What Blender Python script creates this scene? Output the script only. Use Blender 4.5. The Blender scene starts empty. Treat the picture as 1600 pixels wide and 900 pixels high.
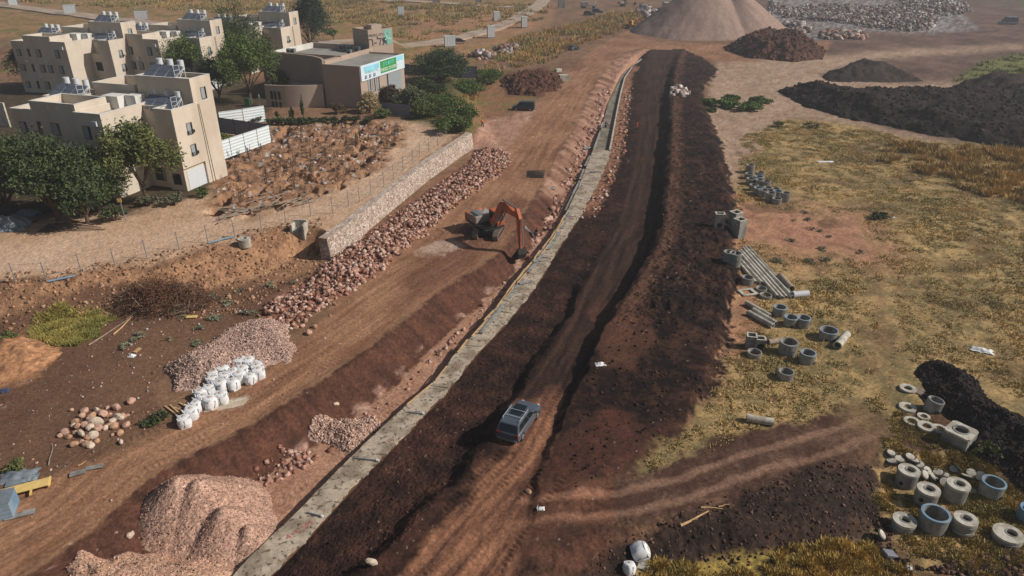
import bpy, math, random
import numpy as np
from mathutils import Vector, Matrix
random.seed(7)
RNG = np.random.default_rng(7)
scene = bpy.context.scene
COL = scene.collection
R = math.radians
# ------------------------------------------------------------------ camera
F = 1109.0; TILT = R(26.5); H = 34.0
sT, cT = math.sin(TILT), math.cos(TILT)
cam_d = bpy.data.cameras.new('camera'); cam = bpy.data.objects.new('camera', cam_d); COL.objects.link(cam)
cam_d.sensor_width = 36; cam_d.lens = 36 * F / 1600; cam_d.clip_start = 0.5; cam_d.clip_end = 6000
cam.location = (0, 0, H); cam.rotation_euler = (math.pi / 2 - TILT, 0, 0)
scene.camera = cam
# ------------------------------------------------------------------ light
SUN_EL = R(37); SUN_AZ = R(96)          # azimuth measured clockwise from +Y; from the right, a touch behind
world = bpy.data.worlds.new("World"); scene.world = world; world.use_nodes = True
wn = world.node_tree; bg = wn.nodes['Background']
sky = wn.nodes.new('ShaderNodeTexSky'); sky.sky_type = 'NISHITA'; sky.sun_disc = False
sky.sun_elevation = SUN_EL; sky.sun_rotation = SUN_AZ; sky.air_density = 1.2; sky.dust_density = 2.5
wn.links.new(sky.outputs[0], bg.inputs[0]); bg.inputs[1].default_value = 0.055
sun_d = bpy.data.lights.new('sun', 'SUN'); sun_d.energy = 4.6; sun_d.angle = R(0.5); sun_d.color = (1, .95, .89)
sun = bpy.data.objects.new('sun', sun_d); COL.objects.link(sun)
sd_ = Vector((math.sin(SUN_AZ) * math.cos(SUN_EL), math.cos(SUN_AZ) * math.cos(SUN_EL), math.sin(SUN_EL)))
sun.rotation_euler = sd_.to_track_quat('Z', 'Y').to_euler(); sun.location = sd_ * 200
scene.view_settings.view_transform = 'Standard'; scene.view_settings.look = 'None'
scene.view_settings.exposure = -0.18; scene.view_settings.gamma = 1; scene.view_settings.use_curve_mapping = False
scene.cycles.max_bounces = 5; scene.cycles.diffuse_bounces = 2; scene.cycles.glossy_bounces = 2
scene.cycles.transmission_bounces = 2; scene.cycles.volume_bounces = 0; scene.cycles.transparent_max_bounces = 6
# ------------------------------------------------------------------ projection helpers (photo pixels -> ground points)
def unproj(px, py, h=0.0):
    px = np.asarray(px, float); py = np.asarray(py, float)
    r = (450 - py) / F; K = H - h
    den = np.maximum(sT - r * cT, 0.012)
    D = K * (cT + r * sT) / den; z = D * cT + K * sT
    return (px - 800) / F * z, D
def proj(x, y, h):
    K = H - h; z = np.maximum(y * cT + K * sT, .5)
    return 800 + F * x / z, 450 - F * (-K * cT + y * sT) / z
# ------------------------------------------------------------------ noise
_perm = np.random.default_rng(3).permutation(512).astype(np.int64)
_ang = np.random.default_rng(4).random(512) * 2 * np.pi
_gx, _gy = np.cos(_ang), np.sin(_ang)
def perlin(x, y, seed=0):
    xi = np.floor(x).astype(np.int64); yi = np.floor(y).astype(np.int64)
    xf = x - xi; yf = y - yi
    u = xf * xf * xf * (xf * (xf * 6 - 15) + 10); v = yf * yf * yf * (yf * (yf * 6 - 15) + 10)
    def g(ix, iy, fx, fy):
        k = _perm[(_perm[(ix + seed * 17) & 511] + iy) & 511]
        return _gx[k] * fx + _gy[k] * fy
    a = g(xi, yi, xf, yf); b = g(xi + 1, yi, xf - 1, yf); c = g(xi, yi + 1, xf, yf - 1); d = g(xi + 1, yi + 1, xf - 1, yf - 1)
    return ((a + (b - a) * u) + ((c + (d - c) * u) - (a + (b - a) * u)) * v) * 1.5
def fbm(x, y, sc, octv=4, seed=0, gain=.5):
    s = 0; a = 1; t = 0
    for i in range(octv):
        s = s + a * perlin(x / sc * 2 ** i + i * 13.7, y / sc * 2 ** i - i * 7.3, seed + i); t += a; a *= gain
    return s / t
def ss(a, b, x):
    t = np.clip((x - a) / (b - a), 0, 1); return t * t * (3 - 2 * t)
def lerp(a, b, t): return a + (b - a) * t
def S(r, g, b):                     # sRGB 0-255 -> linear albedo
    f = lambda c: (c / 255 / 12.92) if c / 255 <= .04045 else ((c / 255 + .055) / 1.055) ** 2.4
    return np.array([f(r), f(g), f(b)])
# ------------------------------------------------------------------ 2-D distance tools
def seg_dist(X, Y, pts):
    """signed distance (positive = right of the line), arclength, interpolated third value"""
    best = np.full(X.shape, 1e9); sg = np.zeros(X.shape); T = np.zeros(X.shape); V = np.zeros(X.shape); L = 0
    for (x0, y0, v0), (x1, y1, v1) in zip(pts[:-1], pts[1:]):
        dx, dy = x1 - x0, y1 - y0; l = math.hypot(dx, dy) + 1e-9
        t = np.clip(((X - x0) * dx + (Y - y0) * dy) / l / l, 0, 1)
        ex, ey = X - (x0 + t * dx), Y - (y0 + t * dy); d = ex * ex + ey * ey
        m = d < best
        best = np.where(m, d, best); sg = np.where(m, np.sign(dy * ex - dx * ey), sg)
        T = np.where(m, L + t * l, T); V = np.where(m, v0 + (v1 - v0) * t, V); L += l
    return np.sqrt(best) * np.where(sg == 0, 1, sg), T, V
def poly_sd(X, Y, poly, reach=40.):
    """positive inside; cheap -reach far outside"""
    out = np.full(X.shape, -float(reach)); P = np.asarray(poly)[:, :2]
    lo = P.min(0) - reach; hi = P.max(0) + reach
    m = (X > lo[0]) & (X < hi[0]) & (Y > lo[1]) & (Y < hi[1])
    x, y = X[m], Y[m]
    if x.size == 0: return out
    d = np.full(x.shape, 1e9); ins = np.zeros(x.shape, bool); n = len(P)
    for i in range(n):
        x0, y0 = P[i]; x1, y1 = P[(i + 1) % n]; dx, dy = x1 - x0, y1 - y0
        t = np.clip(((x - x0) * dx + (y - y0) * dy) / (dx * dx + dy * dy + 1e-12), 0, 1)
        d = np.minimum(d, (x - x0 - t * dx) ** 2 + (y - y0 - t * dy) ** 2)
        c = ((y0 > y) != (y1 > y))
        with np.errstate(divide='ignore', invalid='ignore'):
            ins ^= c & (x < (x1 - x0) * (y - y0) / (y1 - y0 if y1 != y0 else 1e-12) + x0)
    d = np.sqrt(d); out[m] = np.maximum(np.where(ins, d, -d), -reach)
    return out
def W(pts, h=0.0):
    """list of (px,py[,h]) -> world (x,y,h)"""
    o = []
    for p in pts:
        hh = p[2] if len(p) > 2 else h
        x, y = unproj(p[0], p[1], hh); o.append((float(x), float(y), hh))
    return o
# ------------------------------------------------------------------ terrain break lines (left to right across the works)
L0 = W([(-60,1000,0),(40,900,0),(150,825,0),(235,745,0),(330,695,0),(400,660,0),(480,607,0),(562,553,0),(610,518,0),(650,485,0),(687,455,0),(735,425,0),(775,400,0),(800,370,0),(822,325,0),(848,287,0),(872,243,0),(900,195,0),(920,150,0),(940,115,0),(965,90,0),(1000,76,0)])
L1 = W([(100,1020,-1),(210,900,-1.3),(320,810,-1.7),(400,755,-2),(480,705,-2),(555,650,-2),(615,605,-2),(662,557,-2),(712,510,-2),(760,468,-2),(800,430,-2),(835,387,-2),(862,345,-2),(892,287,-1.8),(914,240,-1.7),(936,190,-1.6),(952,150,-1.4),(965,115,-1),(985,92,-.6),(1003,79,0)])
CHL = [(330,935),(400,860),(467,797),(520,742),(550,712),(592,672),(640,628),(690,585),(707,557),(735,527),(775,480),(800,445),(850,385),(885,332),(905,290),(930,225),(939,200),(950,160),(962,135),(972,115),(985,102),(1000,92)]
CHR = [(385,945),(422,897),(460,860),(520,795),(575,735),(637,675),(662,647),(695,615),(720,582),(745,552),(790,505),(837,447),(882,372),(907,337),(935,285),(952,245),(956,225),(965,175),(971,145),(977,122),(989,105),(1003,93)]
CW_L = W(CHL, -1.0); CW_R = W(CHR, -1.0)
def shift(line, d, h=None):
    o = []
    for i, p in enumerate(line):
        a = line[max(i - 1, 0)]; b = line[min(i + 1, len(line) - 1)]
        dx, dy = b[0] - a[0], b[1] - a[1]; l = math.hypot(dx, dy)
        o.append((p[0] + dy / l * d, p[1] - dx / l * d, p[2] if h is None else h))
    return o
L2 = shift(CW_L, .25, -2.0); L3 = shift(CW_R, -.1, -1.12)
L4 = W([(470,960,-.9),(520,900,-.9),(590,840,-.9),(640,785,-.9),(700,735,-.9),(740,695,-.9),(762,650,-.9),(800,605,-.85),(837,550,-.8),(875,495,-.75),(897,450,-.7),(920,410,-.6),(950,355,-.5),(968,300,-.4),(980,250,-.4),(990,200,-.4),(996,150,-.3),(1003,110,-.1),(1012,85,0)])
L5 = W([(505,970,.1),(556,905,.1),(622,850,.1),(668,800,.1),(724,742,.1),(765,700,.1),(792,655,.1),(820,610,0),(854,555,0),(890,500,0),(911,452,0),(932,412,-.3),(962,355,-.35),(980,300,-.3),(992,250,-.3),(1000,200,-.3),(1004,150,-.2),(1009,112,0),(1016,86,0)])
L6 = W([(770,1000,0),(795,850,0),(825,780,0),(850,700,0),(870,640,0),(903,590,0),(940,517,0),(962,482,-.1),(982,450,-.1),(1000,420,-.15),(1018,375,-.2),(1028,300,-.2),(1033,225,-.2),(1036,170,-.2),(1040,125,-.1),(1050,95,0),(1058,80,0)])
L7 = W([(790,1000,.1),(812,850,.1),(842,780,.3),(868,700,.5),(885,640,.7),(913,583,1.1),(949,506,1.3),(972,466,1.3),(993,434,1.3),(1012,404,1.3),(1031,360,1.4),(1041,288,1.4),(1046,214,1.4),(1049,158,1.3),(1052,116,1.1),(1058,91,.6),(1064,80,0)])
L8 = W([(810,1000,.1),(830,850,.2),(860,800,.3),(905,760,.5),(960,715,.6),(1010,680,.6),(1068,632,.7),(1100,585,.9),(1118,525,1),(1124,475,1),(1140,430,1),(1132,370,1),(1136,320,1),(1118,250,1),(1112,215,1),(1092,172,.9),(1086,140,.8),(1104,108,.6),(1085,92,.3),(1070,80,0)])
L9 = W([(850,1000,0),(880,860,0),(915,800,0),(965,765,0),(1010,730,0),(1060,690,0),(1092,650,0),(1120,600,0),(1137,530,0),(1140,480,0),(1158,440,0),(1146,380,0),(1152,325,0),(1134,250,0),(1127,220,0),(1106,175,0),(1098,140,0),(1124,108,0),(1095,88,0),(1074,79,0)])
BREAKS = [L0, L1, L2, L3, L4, L5, L6, L7, L8, L9]
PLAT = W([(-700,520),(-300,460),(0,438),(70,436),(130,427),(300,394),(420,360),(480,346),(517,366),(600,303),(660,258),(729,211),(722,180),(708,150),(700,120),(650,85),(560,40),(380,0),(200,-20),(-900,-25)], 2.5)
WALLTOP = W([(503,377),(540,350),(600,303),(660,258),(729,209)], 2.45)
SE = W([(700,1200),(880,960),(1010,893),(1200,880),(1340,855),(1388,800),(1405,760),(1600,775),(2000,830),(2200,1300)], -1.2)
DEBRIS = [(330,262),(350,225),(415,205),(440,196),(560,186),(625,190),(632,215),(600,255),(560,282),(505,305),(430,330),(360,345),(322,330),(335,300)]
BANK = [(395,505),(415,470),(470,445),(512,405),(560,375),(620,330),(680,290),(735,250),(742,232),(795,232),(800,252),(770,275),(720,310),(680,345),(640,378),(600,410),(560,440),(520,470),(470,492),(430,505)]
RIGHT_HUMP = W([(1180,100),(1600,130),(1600,240),(1180,240)])
wBANK = W(BANK, .3); wDEB = W(DEBRIS, 2.6)
def base_h(X, Y):
    h = np.zeros(X.shape)
    # left terrace
    sd = poly_sd(X, Y, PLAT, 30)
    dw, _, _ = seg_dist(X, Y, WALLTOP)
    wid = lerp(.35, 6.0, ss(.6, 6, np.abs(dw)))
    h += 2.5 * ss(-1, 0, sd / wid)
    # far ground rises very gently
    # right low ground
    h += -1.2 * ss(-1, 0, poly_sd(X, Y, SE, 30) / 3.2)
    # corridor loft
    near = (Y < 300) & (X > -60) & (X < 75)
    if near.any():
        x, y = X[near], Y[near]
        wx = x + .9 * fbm(x, y, 4, 4, 401); wy = y + 1.2 * fbm(x, y, 4, 4, 402)
        dd = [seg_dist(x, y, L) if k < 4 else seg_dist(wx, wy, L) for k, L in enumerate(BREAKS)]
        hh = h[near].copy(); ytop = BREAKS[0][-1][1]
        for i in range(len(BREAKS) - 1):
            a, b = dd[i], dd[i + 1]
            m = (a[0] > 0) & (b[0] <= 0) & (y < 250)
            w = np.clip(a[0] / (a[0] - b[0] + 1e-6), 0, 1)
            if i in (0, 4, 6, 8): w = w * w * (3 - 2 * w)
            v = lerp(a[2], b[2], w)
            f = ss(245, 232, y)
            hh = np.where(m, v * f + hh * 0, hh)
        h[near] = hh
    return h
def rough(X, Y):
    """relief noise, amplitude by area"""
    U, V = proj(X, Y, base_h(X, Y) if False else 0)
    h = .05 * fbm(X, Y, 6, 3, 1) + .035 * fbm(X, Y, 1.2, 3, 5)
    # berm: lumps
    d7 = seg_dist(X, Y, L7)[0]; d9 = seg_dist(X, Y, L9)[0]; d3 = seg_dist(X, Y, L3)[0]; d5 = seg_dist(X, Y, L5)[0]; d6 = seg_dist(X, Y, L6)[0]
    berm = ss(-.2, .6, d7) * ss(.8, -.4, d9) * (Y < 245) * ss(54, 62, Y)
    lump = np.abs(fbm(X, Y, 1.5, 3, 21)) * 1.0 + .5 * fbm(X, Y, 4, 2, 31)
    bill = 1 - np.abs(fbm(X, Y, .7, 3, 41)) * 3
    h += berm * (.55 * lump + .10 * bill * ss(.3, -.3, fbm(X, Y, 5, 2, 8)) + .05)
    h += berm * .13 * (np.abs(fbm(X, Y, .45, 3, 43)) + .6 * np.abs(fbm(X, Y, 1.0, 2, 44))) * ss(140, 80, Y)
    # transverse tipping ridges on the berm
    tt = seg_dist(X, Y, L7)[1]
    h += berm * .18 * fbm(tt, d7 * .25, 2.2, 2, 77) * ss(1.5, 4, d7)
    fill = ss(.1, .6, d3) * ss(.3, -.3, d5) * (Y < 245)
    h += fill * (.10 * fbm(X, Y, 1.4, 4, 51) + .10 * np.abs(fbm(X, Y, .6, 2, 52)))
    # tyre ruts along the track
    trk = ss(0, .5, d5) * ss(0, -.4, d6) * (Y < 245)
    h += trk * (.07 * np.cos(d5 * 2 * np.pi / 1.55) * (.6 + fbm(X, Y, 4, 2, 9)) + .05 * fbm(X, Y, .5, 2, 17))
    # debris lot: pits and hummocks
    lot = ss(-.5, 1.0, poly_sd(X, Y, wDEB, 12))
    h += lot * (.8 * fbm(X, Y, 4.2, 3, 61) - 1.6 * ss(.12, .38, fbm(X, Y, 2.6, 2, 63)) + .4 * np.abs(fbm(X, Y, 1.3, 3, 62)))
    # rubble bank
    bk = poly_sd(X, Y, wBANK, 8)
    h += .40 * ss(-.8, 2.2, bk) + .35 * ss(-.5, 1, bk) * fbm(X, Y, .8, 2, 71)
    # slope of the cut: raking gullies
    d0, t0, _ = seg_dist(X, Y, L0); d1 = seg_dist(X, Y, L1)[0]
    cut = ss(0, .5, d0) * ss(0, -.5, d1) * (Y < 245)
    up_ = ss(60, 95, Y); h += cut * up_ * (.55 * fbm(t0, d0 * .25, 3.2, 3, 85))
    h += cut * (.10 * fbm(t0, d0 * .5, 1.1, 4, 81) + .30 * fbm(t0, d0 * .3, 7, 3, 82) + .10 * fbm(X, Y, 1.2, 4, 84))
    # streaks on the haul road
    rd = ss(.5, -.5, d0) * ss(-9, -7.5, d0) * (Y < 300)
    h += rd * (.05 * np.cos(d0 * 2 * np.pi / 2.1) * ss(-.2, .5, fbm(X, Y, 12, 2, 3)) + .035 * fbm(t0 * .08, d0, .5, 2, 83))
    # tipping edge between terrace slope
    sl = poly_sd(X, Y, PLAT, 12); slope = ss(-7, -1, sl) * ss(1.5, -.5, sl) * (X < -18)
    h += slope * (.5 * fbm(X, Y, 3.5, 4, 91))
    # south-east embankment & rough ground of the fields
    se = poly_sd(X, Y, SE, 12); h += ss(-4.5, -2.5, se) * ss(.6, -.8, se) * (.25 * fbm(X, Y, 1.8, 4, 95) + .12 * np.abs(fbm(X, Y, .6, 2, 96)))
    fld = ss(0, 4, d9) * ss(300, 120, Y)
    h += fld * (.16 * fbm(X, Y, 5, 3, 97) + .07 * fbm(X, Y, .9, 3, 98))
    # crawler and tyre tread prints
    t5 = seg_dist(X, Y, L5)[1]
    for off, wd in ((.9, .28), (2.9, .28), (1.9, .2), (4.6, .25), (6.4, .25)):
        h += .045 * np.sin(t5 * 2 * np.pi / .42) * ss(wd, wd * .6, np.abs(d5 - off + .3 * fbm(t5, t5 * 0, 9, 2, 6))) * ss(-.12, .1, fbm(X, Y, 6, 2, 13)) * ss(75, 60, Y) * ss(0, .5, d5)
    for off in (-.9, -1.5, -3.0, -5.2):
        h += .04 * np.sin(t0 * 2 * np.pi / .42) * ss(.3, .2, np.abs(d0 - off + .4 * fbm(t0, t0 * 0, 11, 2, 16))) * ss(-.1, .15, fbm(X, Y, 7, 2, 14)) * ss(75, 60, Y)
    for off in (1.2, 2.0, 3.0):
        h += .05 * np.sin(t0 * 2 * np.pi / .45) * ss(.35, .2, np.abs(d1 - off)) * ss(-.1, .15, fbm(X, Y, 5, 2, 15)) * ss(75, 60, Y) * (seg_dist(X, Y, L2)[0] < -.4)
    h += np.random.default_rng(55).normal(0, 1, X.shape) * (.004 + .026 * np.clip(berm + fill + cut * .4 + lot * .5 + slope * .5, 0, 1)) * ss(400, 100, Y) if X.size > 5000 else 0
    far = ss(110, 200, Y) * ss(-1, 3, np.abs(X - 20) - 12) 
    h += far * (.8 * fbm(X, Y, 22, 4, 99))
    return h
GATE = {}
GRID = {}
def terrain_h(X, Y):
    """height of the built ground sheet (bilinear look-up in its rings)"""
    X = np.asarray(X, float); Y = np.asarray(Y, float); g = GRID
    a = np.arctan2(X, Y); r = np.hypot(X, Y)
    i = np.clip(np.searchsorted(g['r'], r) - 1, 0, len(g['r']) - 2); j = np.clip(np.searchsorted(g['a'], a) - 1, 0, len(g['a']) - 2)
    u = np.clip((r - g['r'][i]) / (g['r'][i + 1] - g['r'][i]), 0, 1); v = np.clip((a - g['a'][j]) / (g['a'][j + 1] - g['a'][j]), 0, 1)
    Z = g['z']; return (Z[i, j] * (1 - u) + Z[i + 1, j] * u) * (1 - v) + (Z[i, j + 1] * (1 - u) + Z[i + 1, j + 1] * u) * v
def G(px, py):
    """pixel of the photograph -> point on the ground (x,y,h)"""
    h = 0.0
    for _ in range(7):
        x, y = unproj(px, py, h); h = float(terrain_h(np.array([float(x)]), np.array([float(y)]))[0])
    return Vector((float(x), float(y), h))
def GZ(x, y): return float(terrain_h(np.array([float(x)]), np.array([float(y)]))[0])
def GA(px, py):
    px = np.asarray(px, float); py = np.asarray(py, float); h = np.zeros(px.shape)
    for _ in range(6):
        x, y = unproj(px, py, h); h = terrain_h(x, y)
    return x, y, h
# ------------------------------------------------------------------ scene-graph helpers
def tag(o, label=None, cat=None, group=None, kind=None):
    if label: o['label'] = label
    if cat: o['category'] = cat
    if group: o['group'] = group
    if kind: o['kind'] = kind
    return o
def empty(name, loc, rz=0.0, **k):
    o = bpy.data.objects.new(name, None); o.location = loc; o.rotation_euler = (0, 0, rz); COL.objects.link(o)
    o.empty_display_size = .3
    return tag(o, **k)
def copy_tree(o, parent=None):
    c = o.copy(); COL.objects.link(c); c.parent = parent
    for ch in o.children: copy_tree(ch, c)
    return c
class MB:
    def __init__(s, M=None): s.v = []; s.f = []; s.M = M
    def add(s, vs, fs):
        n = len(s.v)
        for p in vs:
            p = Vector(p)
            s.v.append(tuple(s.M @ p) if s.M is not None else tuple(p))
        s.f += [tuple(i + n for i in f) for f in fs]; return s
    def box(s, x0, x1, y0, y1, z0, z1, T=None):
        vs = [Vector((x, y, z)) for z in (z0, z1) for x, y in ((x0, y0), (x1, y0), (x1, y1), (x0, y1))]
        if T is not None: vs = [T @ p for p in vs]
        return s.add(vs, [(3, 2, 1, 0), (4, 5, 6, 7), (0, 1, 5, 4), (1, 2, 6, 5), (2, 3, 7, 6), (3, 0, 4, 7)])
    def bar(s, a, b, w, t=None, up=(0, 0, 1)):
        a, b = Vector(a), Vector(b); d = (b - a); l = d.length; d.normalize(); t = w if t is None else t
        u = Vector(up)
        if abs(d.dot(u)) > .98: u = Vector((1, 0, 0))
        x = d.cross(u).normalized(); y = x.cross(d).normalized()
        vs = [a + x * sx * w / 2 + y * sy * t / 2 + d * k for k in (0, l) for sx, sy in ((-1, -1), (1, -1), (1, 1), (-1, 1))]
        return s.add(vs, [(3, 2, 1, 0), (4, 5, 6, 7), (0, 1, 5, 4), (1, 2, 6, 5), (2, 3, 7, 6), (3, 0, 4, 7)])
    def tube(s, a, b, r, r2=None, n=12, caps=True):
        a, b = Vector(a), Vector(b); d = (b - a).normalized(); r2 = r if r2 is None else r2
        u = Vector((0, 0, 1)) if abs(d.z) < .95 else Vector((1, 0, 0))
        x = d.cross(u).normalized(); y = d.cross(x).normalized()
        vs = [p + (x * math.cos(2 * math.pi * i / n) + y * math.sin(2 * math.pi * i / n)) * rr for p, rr in ((a, r), (b, r2)) for i in range(n)]
        fs = [(i, (i + 1) % n, n + (i + 1) % n, n + i) for i in range(n)]
        if caps: fs += [tuple(range(n))[::-1], tuple(range(n, 2 * n))]
        return s.add(vs, fs)
    def lathe(s, prof, n=32, T=None, closed=True):
        """prof: list of (r,z); closed -> ring solid"""
        m = len(prof); vs = []
        for i in range(n):
            c, k = math.cos(2 * math.pi * i / n), math.sin(2 * math.pi * i / n)
            for r, z in prof:
                p = Vector((r * c, r * k, z)); vs.append(T @ p if T is not None else p)
        fs = []
        for i in range(n):
            j = (i + 1) % n
            for q in range(m if closed else m - 1):
                w = (q + 1) % m
                fs.append((i * m + q, j * m + q, j * m + w, i * m + w))
        return s.add(vs, fs)
    def prism(s, outline, y0, y1, axis='y'):
        """outline in xz extruded along y (or xy along z)"""
        n = len(outline)
        if axis == 'y': vs = [(x, y, z) for y in (y0, y1) for x, z in outline]
        else: vs = [(x, z, y) for y in (y0, y1) for x, z in outline]
        return s.add(vs, [tuple(range(n)), tuple(range(2 * n - 1, n - 1, -1))] + [(i, n + i, n + (i + 1) % n, (i + 1) % n) for i in range(n)])
    def build(s, name, mat, parent=None, smooth=False, bevel=0):
        me = bpy.data.meshes.new(name); me.from_pydata(s.v, [], s.f); me.update()
        import bmesh
        bm = bmesh.new(); bm.from_mesh(me); bmesh.ops.recalc_face_normals(bm, faces=bm.faces); bm.to_mesh(me); bm.free()
        if mat is not None: me.materials.append(mat)
        o = bpy.data.objects.new(name, me); COL.objects.link(o)
        if parent is not None: o.parent = parent
        if smooth:
            me.polygons.foreach_set('use_smooth', [True] * len(me.polygons)); me.set_sharp_from_angle(angle=R(38))
        if bevel:
            b = o.modifiers.new('bevel', 'BEVEL'); b.width = bevel; b.segments = 2; b.limit_method = 'ANGLE'
        return o
def np_mesh(name, co, faces, mat, col=None, smooth=False, parent=None, nrm=None):
    me = bpy.data.meshes.new(name); faces = np.asarray(faces); k = faces.shape[1]
    me.vertices.add(len(co)); me.vertices.foreach_set('co', np.asarray(co, np.float32).ravel())
    me.loops.add(faces.size); me.loops.foreach_set('vertex_index', faces.ravel().astype(np.int32))
    me.polygons.add(len(faces)); me.polygons.foreach_set('loop_start', (np.arange(len(faces)) * k).astype(np.int32))
    me.update(calc_edges=True)
    if col is not None:
        a = me.color_attributes.new('Col', 'FLOAT_COLOR', 'POINT')
        c4 = np.ones((len(co), 4), np.float32); c4[:, :3] = col; a.data.foreach_set('color', c4.ravel())
    if smooth: me.polygons.foreach_set('use_smooth', np.ones(len(faces), bool))
    me.materials.append(mat)
    if nrm is not None: me.normals_split_custom_set_from_vertices(nrm)
    o = bpy.data.objects.new(name, me); COL.objects.link(o)
    if parent is not None: o.parent = parent
    return o
# ------------------------------------------------------------------ materials
def mat(name, col, rough=.9, vary=.12, scale=3.0, metal=0.0, bump=0.0, bscale=None, spec=.3, attr=False, stain=None, stain_amt=0., coat=0., speck=None):
    m = bpy.data.materials.new(name); m.use_nodes = True; nt = m.node_tree; N = nt.nodes; Lk = nt.links
    b = N['Principled BSDF']; b.inputs['Roughness'].default_value = rough; b.inputs['Metallic'].default_value = metal
    b.inputs['Specular IOR Level'].default_value = spec
    if coat: b.inputs['Coat Weight'].default_value = coat; b.inputs['Coat Roughness'].default_value = .15
    tc = N.new('ShaderNodeTexCoord'); nz = N.new('ShaderNodeTexNoise'); nz.inputs['Scale'].default_value = scale
    nz.inputs['Detail'].default_value = 8; nz.inputs['Roughness'].default_value = .65
    Lk.new(tc.outputs['Object'], nz.inputs['Vector'])
    mr = N.new('ShaderNodeMapRange'); mr.inputs[1].default_value = .37; mr.inputs[2].default_value = .63
    mr.inputs[3].default_value = 1 - vary; mr.inputs[4].default_value = 1 + vary
    Lk.new(nz.outputs['Fac'], mr.inputs[0])
    mx = N.new('ShaderNodeVectorMath'); mx.operation = 'SCALE'; Lk.new(mr.outputs[0], mx.inputs['Scale'])
    if attr:
        at = N.new('ShaderNodeAttribute'); at.attribute_name = 'Col'; Lk.new(at.outputs['Color'], mx.inputs[0])
    else:
        mx.inputs[0].default_value = tuple(float(c) for c in col[:3])
    out = mx.outputs[0]
    if stain is not None:
        n2 = N.new('ShaderNodeTexNoise'); n2.inputs['Scale'].default_value = scale * .4; n2.inputs['Detail'].default_value = 6
        mp = N.new('ShaderNodeMapping'); mp.inputs['Scale'].default_value = (1, 1, .35)
        Lk.new(tc.outputs['Object'], mp.inputs['Vector']); Lk.new(mp.outputs[0], n2.inputs['Vector'])
        r2 = N.new('ShaderNodeMapRange'); r2.inputs[1].default_value = .47; r2.inputs[2].default_value = .62; r2.inputs[4].default_value = stain_amt
        Lk.new(n2.outputs['Fac'], r2.inputs[0])
        mm = N.new('ShaderNodeMix'); mm.data_type = 'RGBA'; Lk.new(r2.outputs[0], mm.inputs[0]); Lk.new(out, mm.inputs[6])
        mm.inputs[7].default_value = (*[float(c) for c in stain[:3]], 1); out = mm.outputs[2]
    if speck is not None:
        n4 = N.new('ShaderNodeTexNoise'); n4.inputs['Scale'].default_value = speck[1]; n4.inputs['Detail'].default_value = 3
        Lk.new(tc.outputs['Object'], n4.inputs['Vector']); r4 = N.new('ShaderNodeMapRange'); r4.inputs[1].default_value = speck[2]; r4.inputs[2].default_value = speck[3]; r4.inputs[4].default_value = speck[4]
        Lk.new(n4.outputs['Fac'], r4.inputs[0]); m4 = N.new('ShaderNodeMix'); m4.data_type = 'RGBA'; Lk.new(r4.outputs[0], m4.inputs[0]); Lk.new(out, m4.inputs[6]); m4.inputs[7].default_value = (*[float(c) for c in speck[0][:3]], 1); out = m4.outputs[2]
    Lk.new(out, b.inputs['Base Color'])
    if bump:
        bp = N.new('ShaderNodeBump'); bp.inputs['Strength'].default_value = bump; bp.inputs['Distance'].default_value = .05
        n3 = N.new('ShaderNodeTexNoise'); n3.inputs['Scale'].default_value = bscale or scale * 3; n3.inputs['Detail'].default_value = 6
        Lk.new(tc.outputs['Object'], n3.inputs['Vector']); Lk.new(n3.outputs['Fac'], bp.inputs['Height']); Lk.new(bp.outputs[0], b.inputs['Normal'])
    return m
M = {}
def mk(k, *a, **kw): M[k] = mat(k, *a, **kw)
mk('earth', (1, 1, 1), rough=.97, vary=.24, scale=4, attr=True, bump=.4, bscale=8, spec=.12)
mk('gravel', (1, 1, 1), rough=.95, vary=.42, scale=8, attr=True, bump=1.0, bscale=9, spec=.15)
mk('stone_pink', S(190, 152, 132), rough=.9, vary=.22, scale=1.5, bump=.4)
mk('stone_tan', S(178, 140, 112), rough=.9, vary=.22, scale=1.5, bump=.4)
mk('stone_pale', S(200, 180, 160), rough=.9, vary=.2, scale=1.5, bump=.4)
mk('clod', S(72, 48, 38), rough=.98, vary=.3, scale=4, bump=.5, spec=.1)
mk('leaf', (1, 1, 1), rough=.75, vary=.15, scale=2, attr=True, spec=.25)
mk('bark', S(96, 80, 66), vary=.3, scale=6)
mk('plaster', S(210, 196, 178), vary=.05, scale=.5, stain=S(160, 140, 118), stain_amt=.35)
mk('plaster_office', S(176, 156, 140), vary=.05, scale=.4, stain=S(150, 132, 118), stain_amt=.3)
mk('white_plaster', S(218, 214, 206), vary=.06, scale=1, stain=S(170, 165, 155), stain_amt=.4)
mk('roof_white', S(196, 190, 180), vary=.12, scale=.6, stain=S(140, 134, 126), stain_amt=.6)
mk('roof_grey', S(150, 146, 138), vary=.1, scale=.4, stain=S(120, 116, 108), stain_amt=.6)
mk('glass', S(30, 36, 40), rough=.12, vary=.1, spec=.6)
mk('shutter', S(150, 156, 158), rough=.5, vary=.06)
mk('frame_dark', S(62, 60, 58), rough=.5, vary=.1)
mk('panel_sky_tint', S(102, 106, 116), rough=.18, vary=.08, spec=.6)  # lightened blue-grey: the sky's reflection is put into the base colour
mk('metal_white', S(205, 208, 210), rough=.4, vary=.05)
mk('metal_grey', S(130, 132, 132), rough=.5, vary=.08, metal=.3)
mk('metal_dark', S(52, 50, 48), rough=.6, vary=.15)
mk('galv', S(150, 154, 156), rough=.45, vary=.06, metal=.4)
mk('hoarding', S(214, 222, 224), rough=.45, vary=.04, scale=1.2)
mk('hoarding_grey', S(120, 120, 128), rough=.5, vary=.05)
mk('hoarding_blue', S(92, 98, 112), rough=.5, vary=.05)
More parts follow.
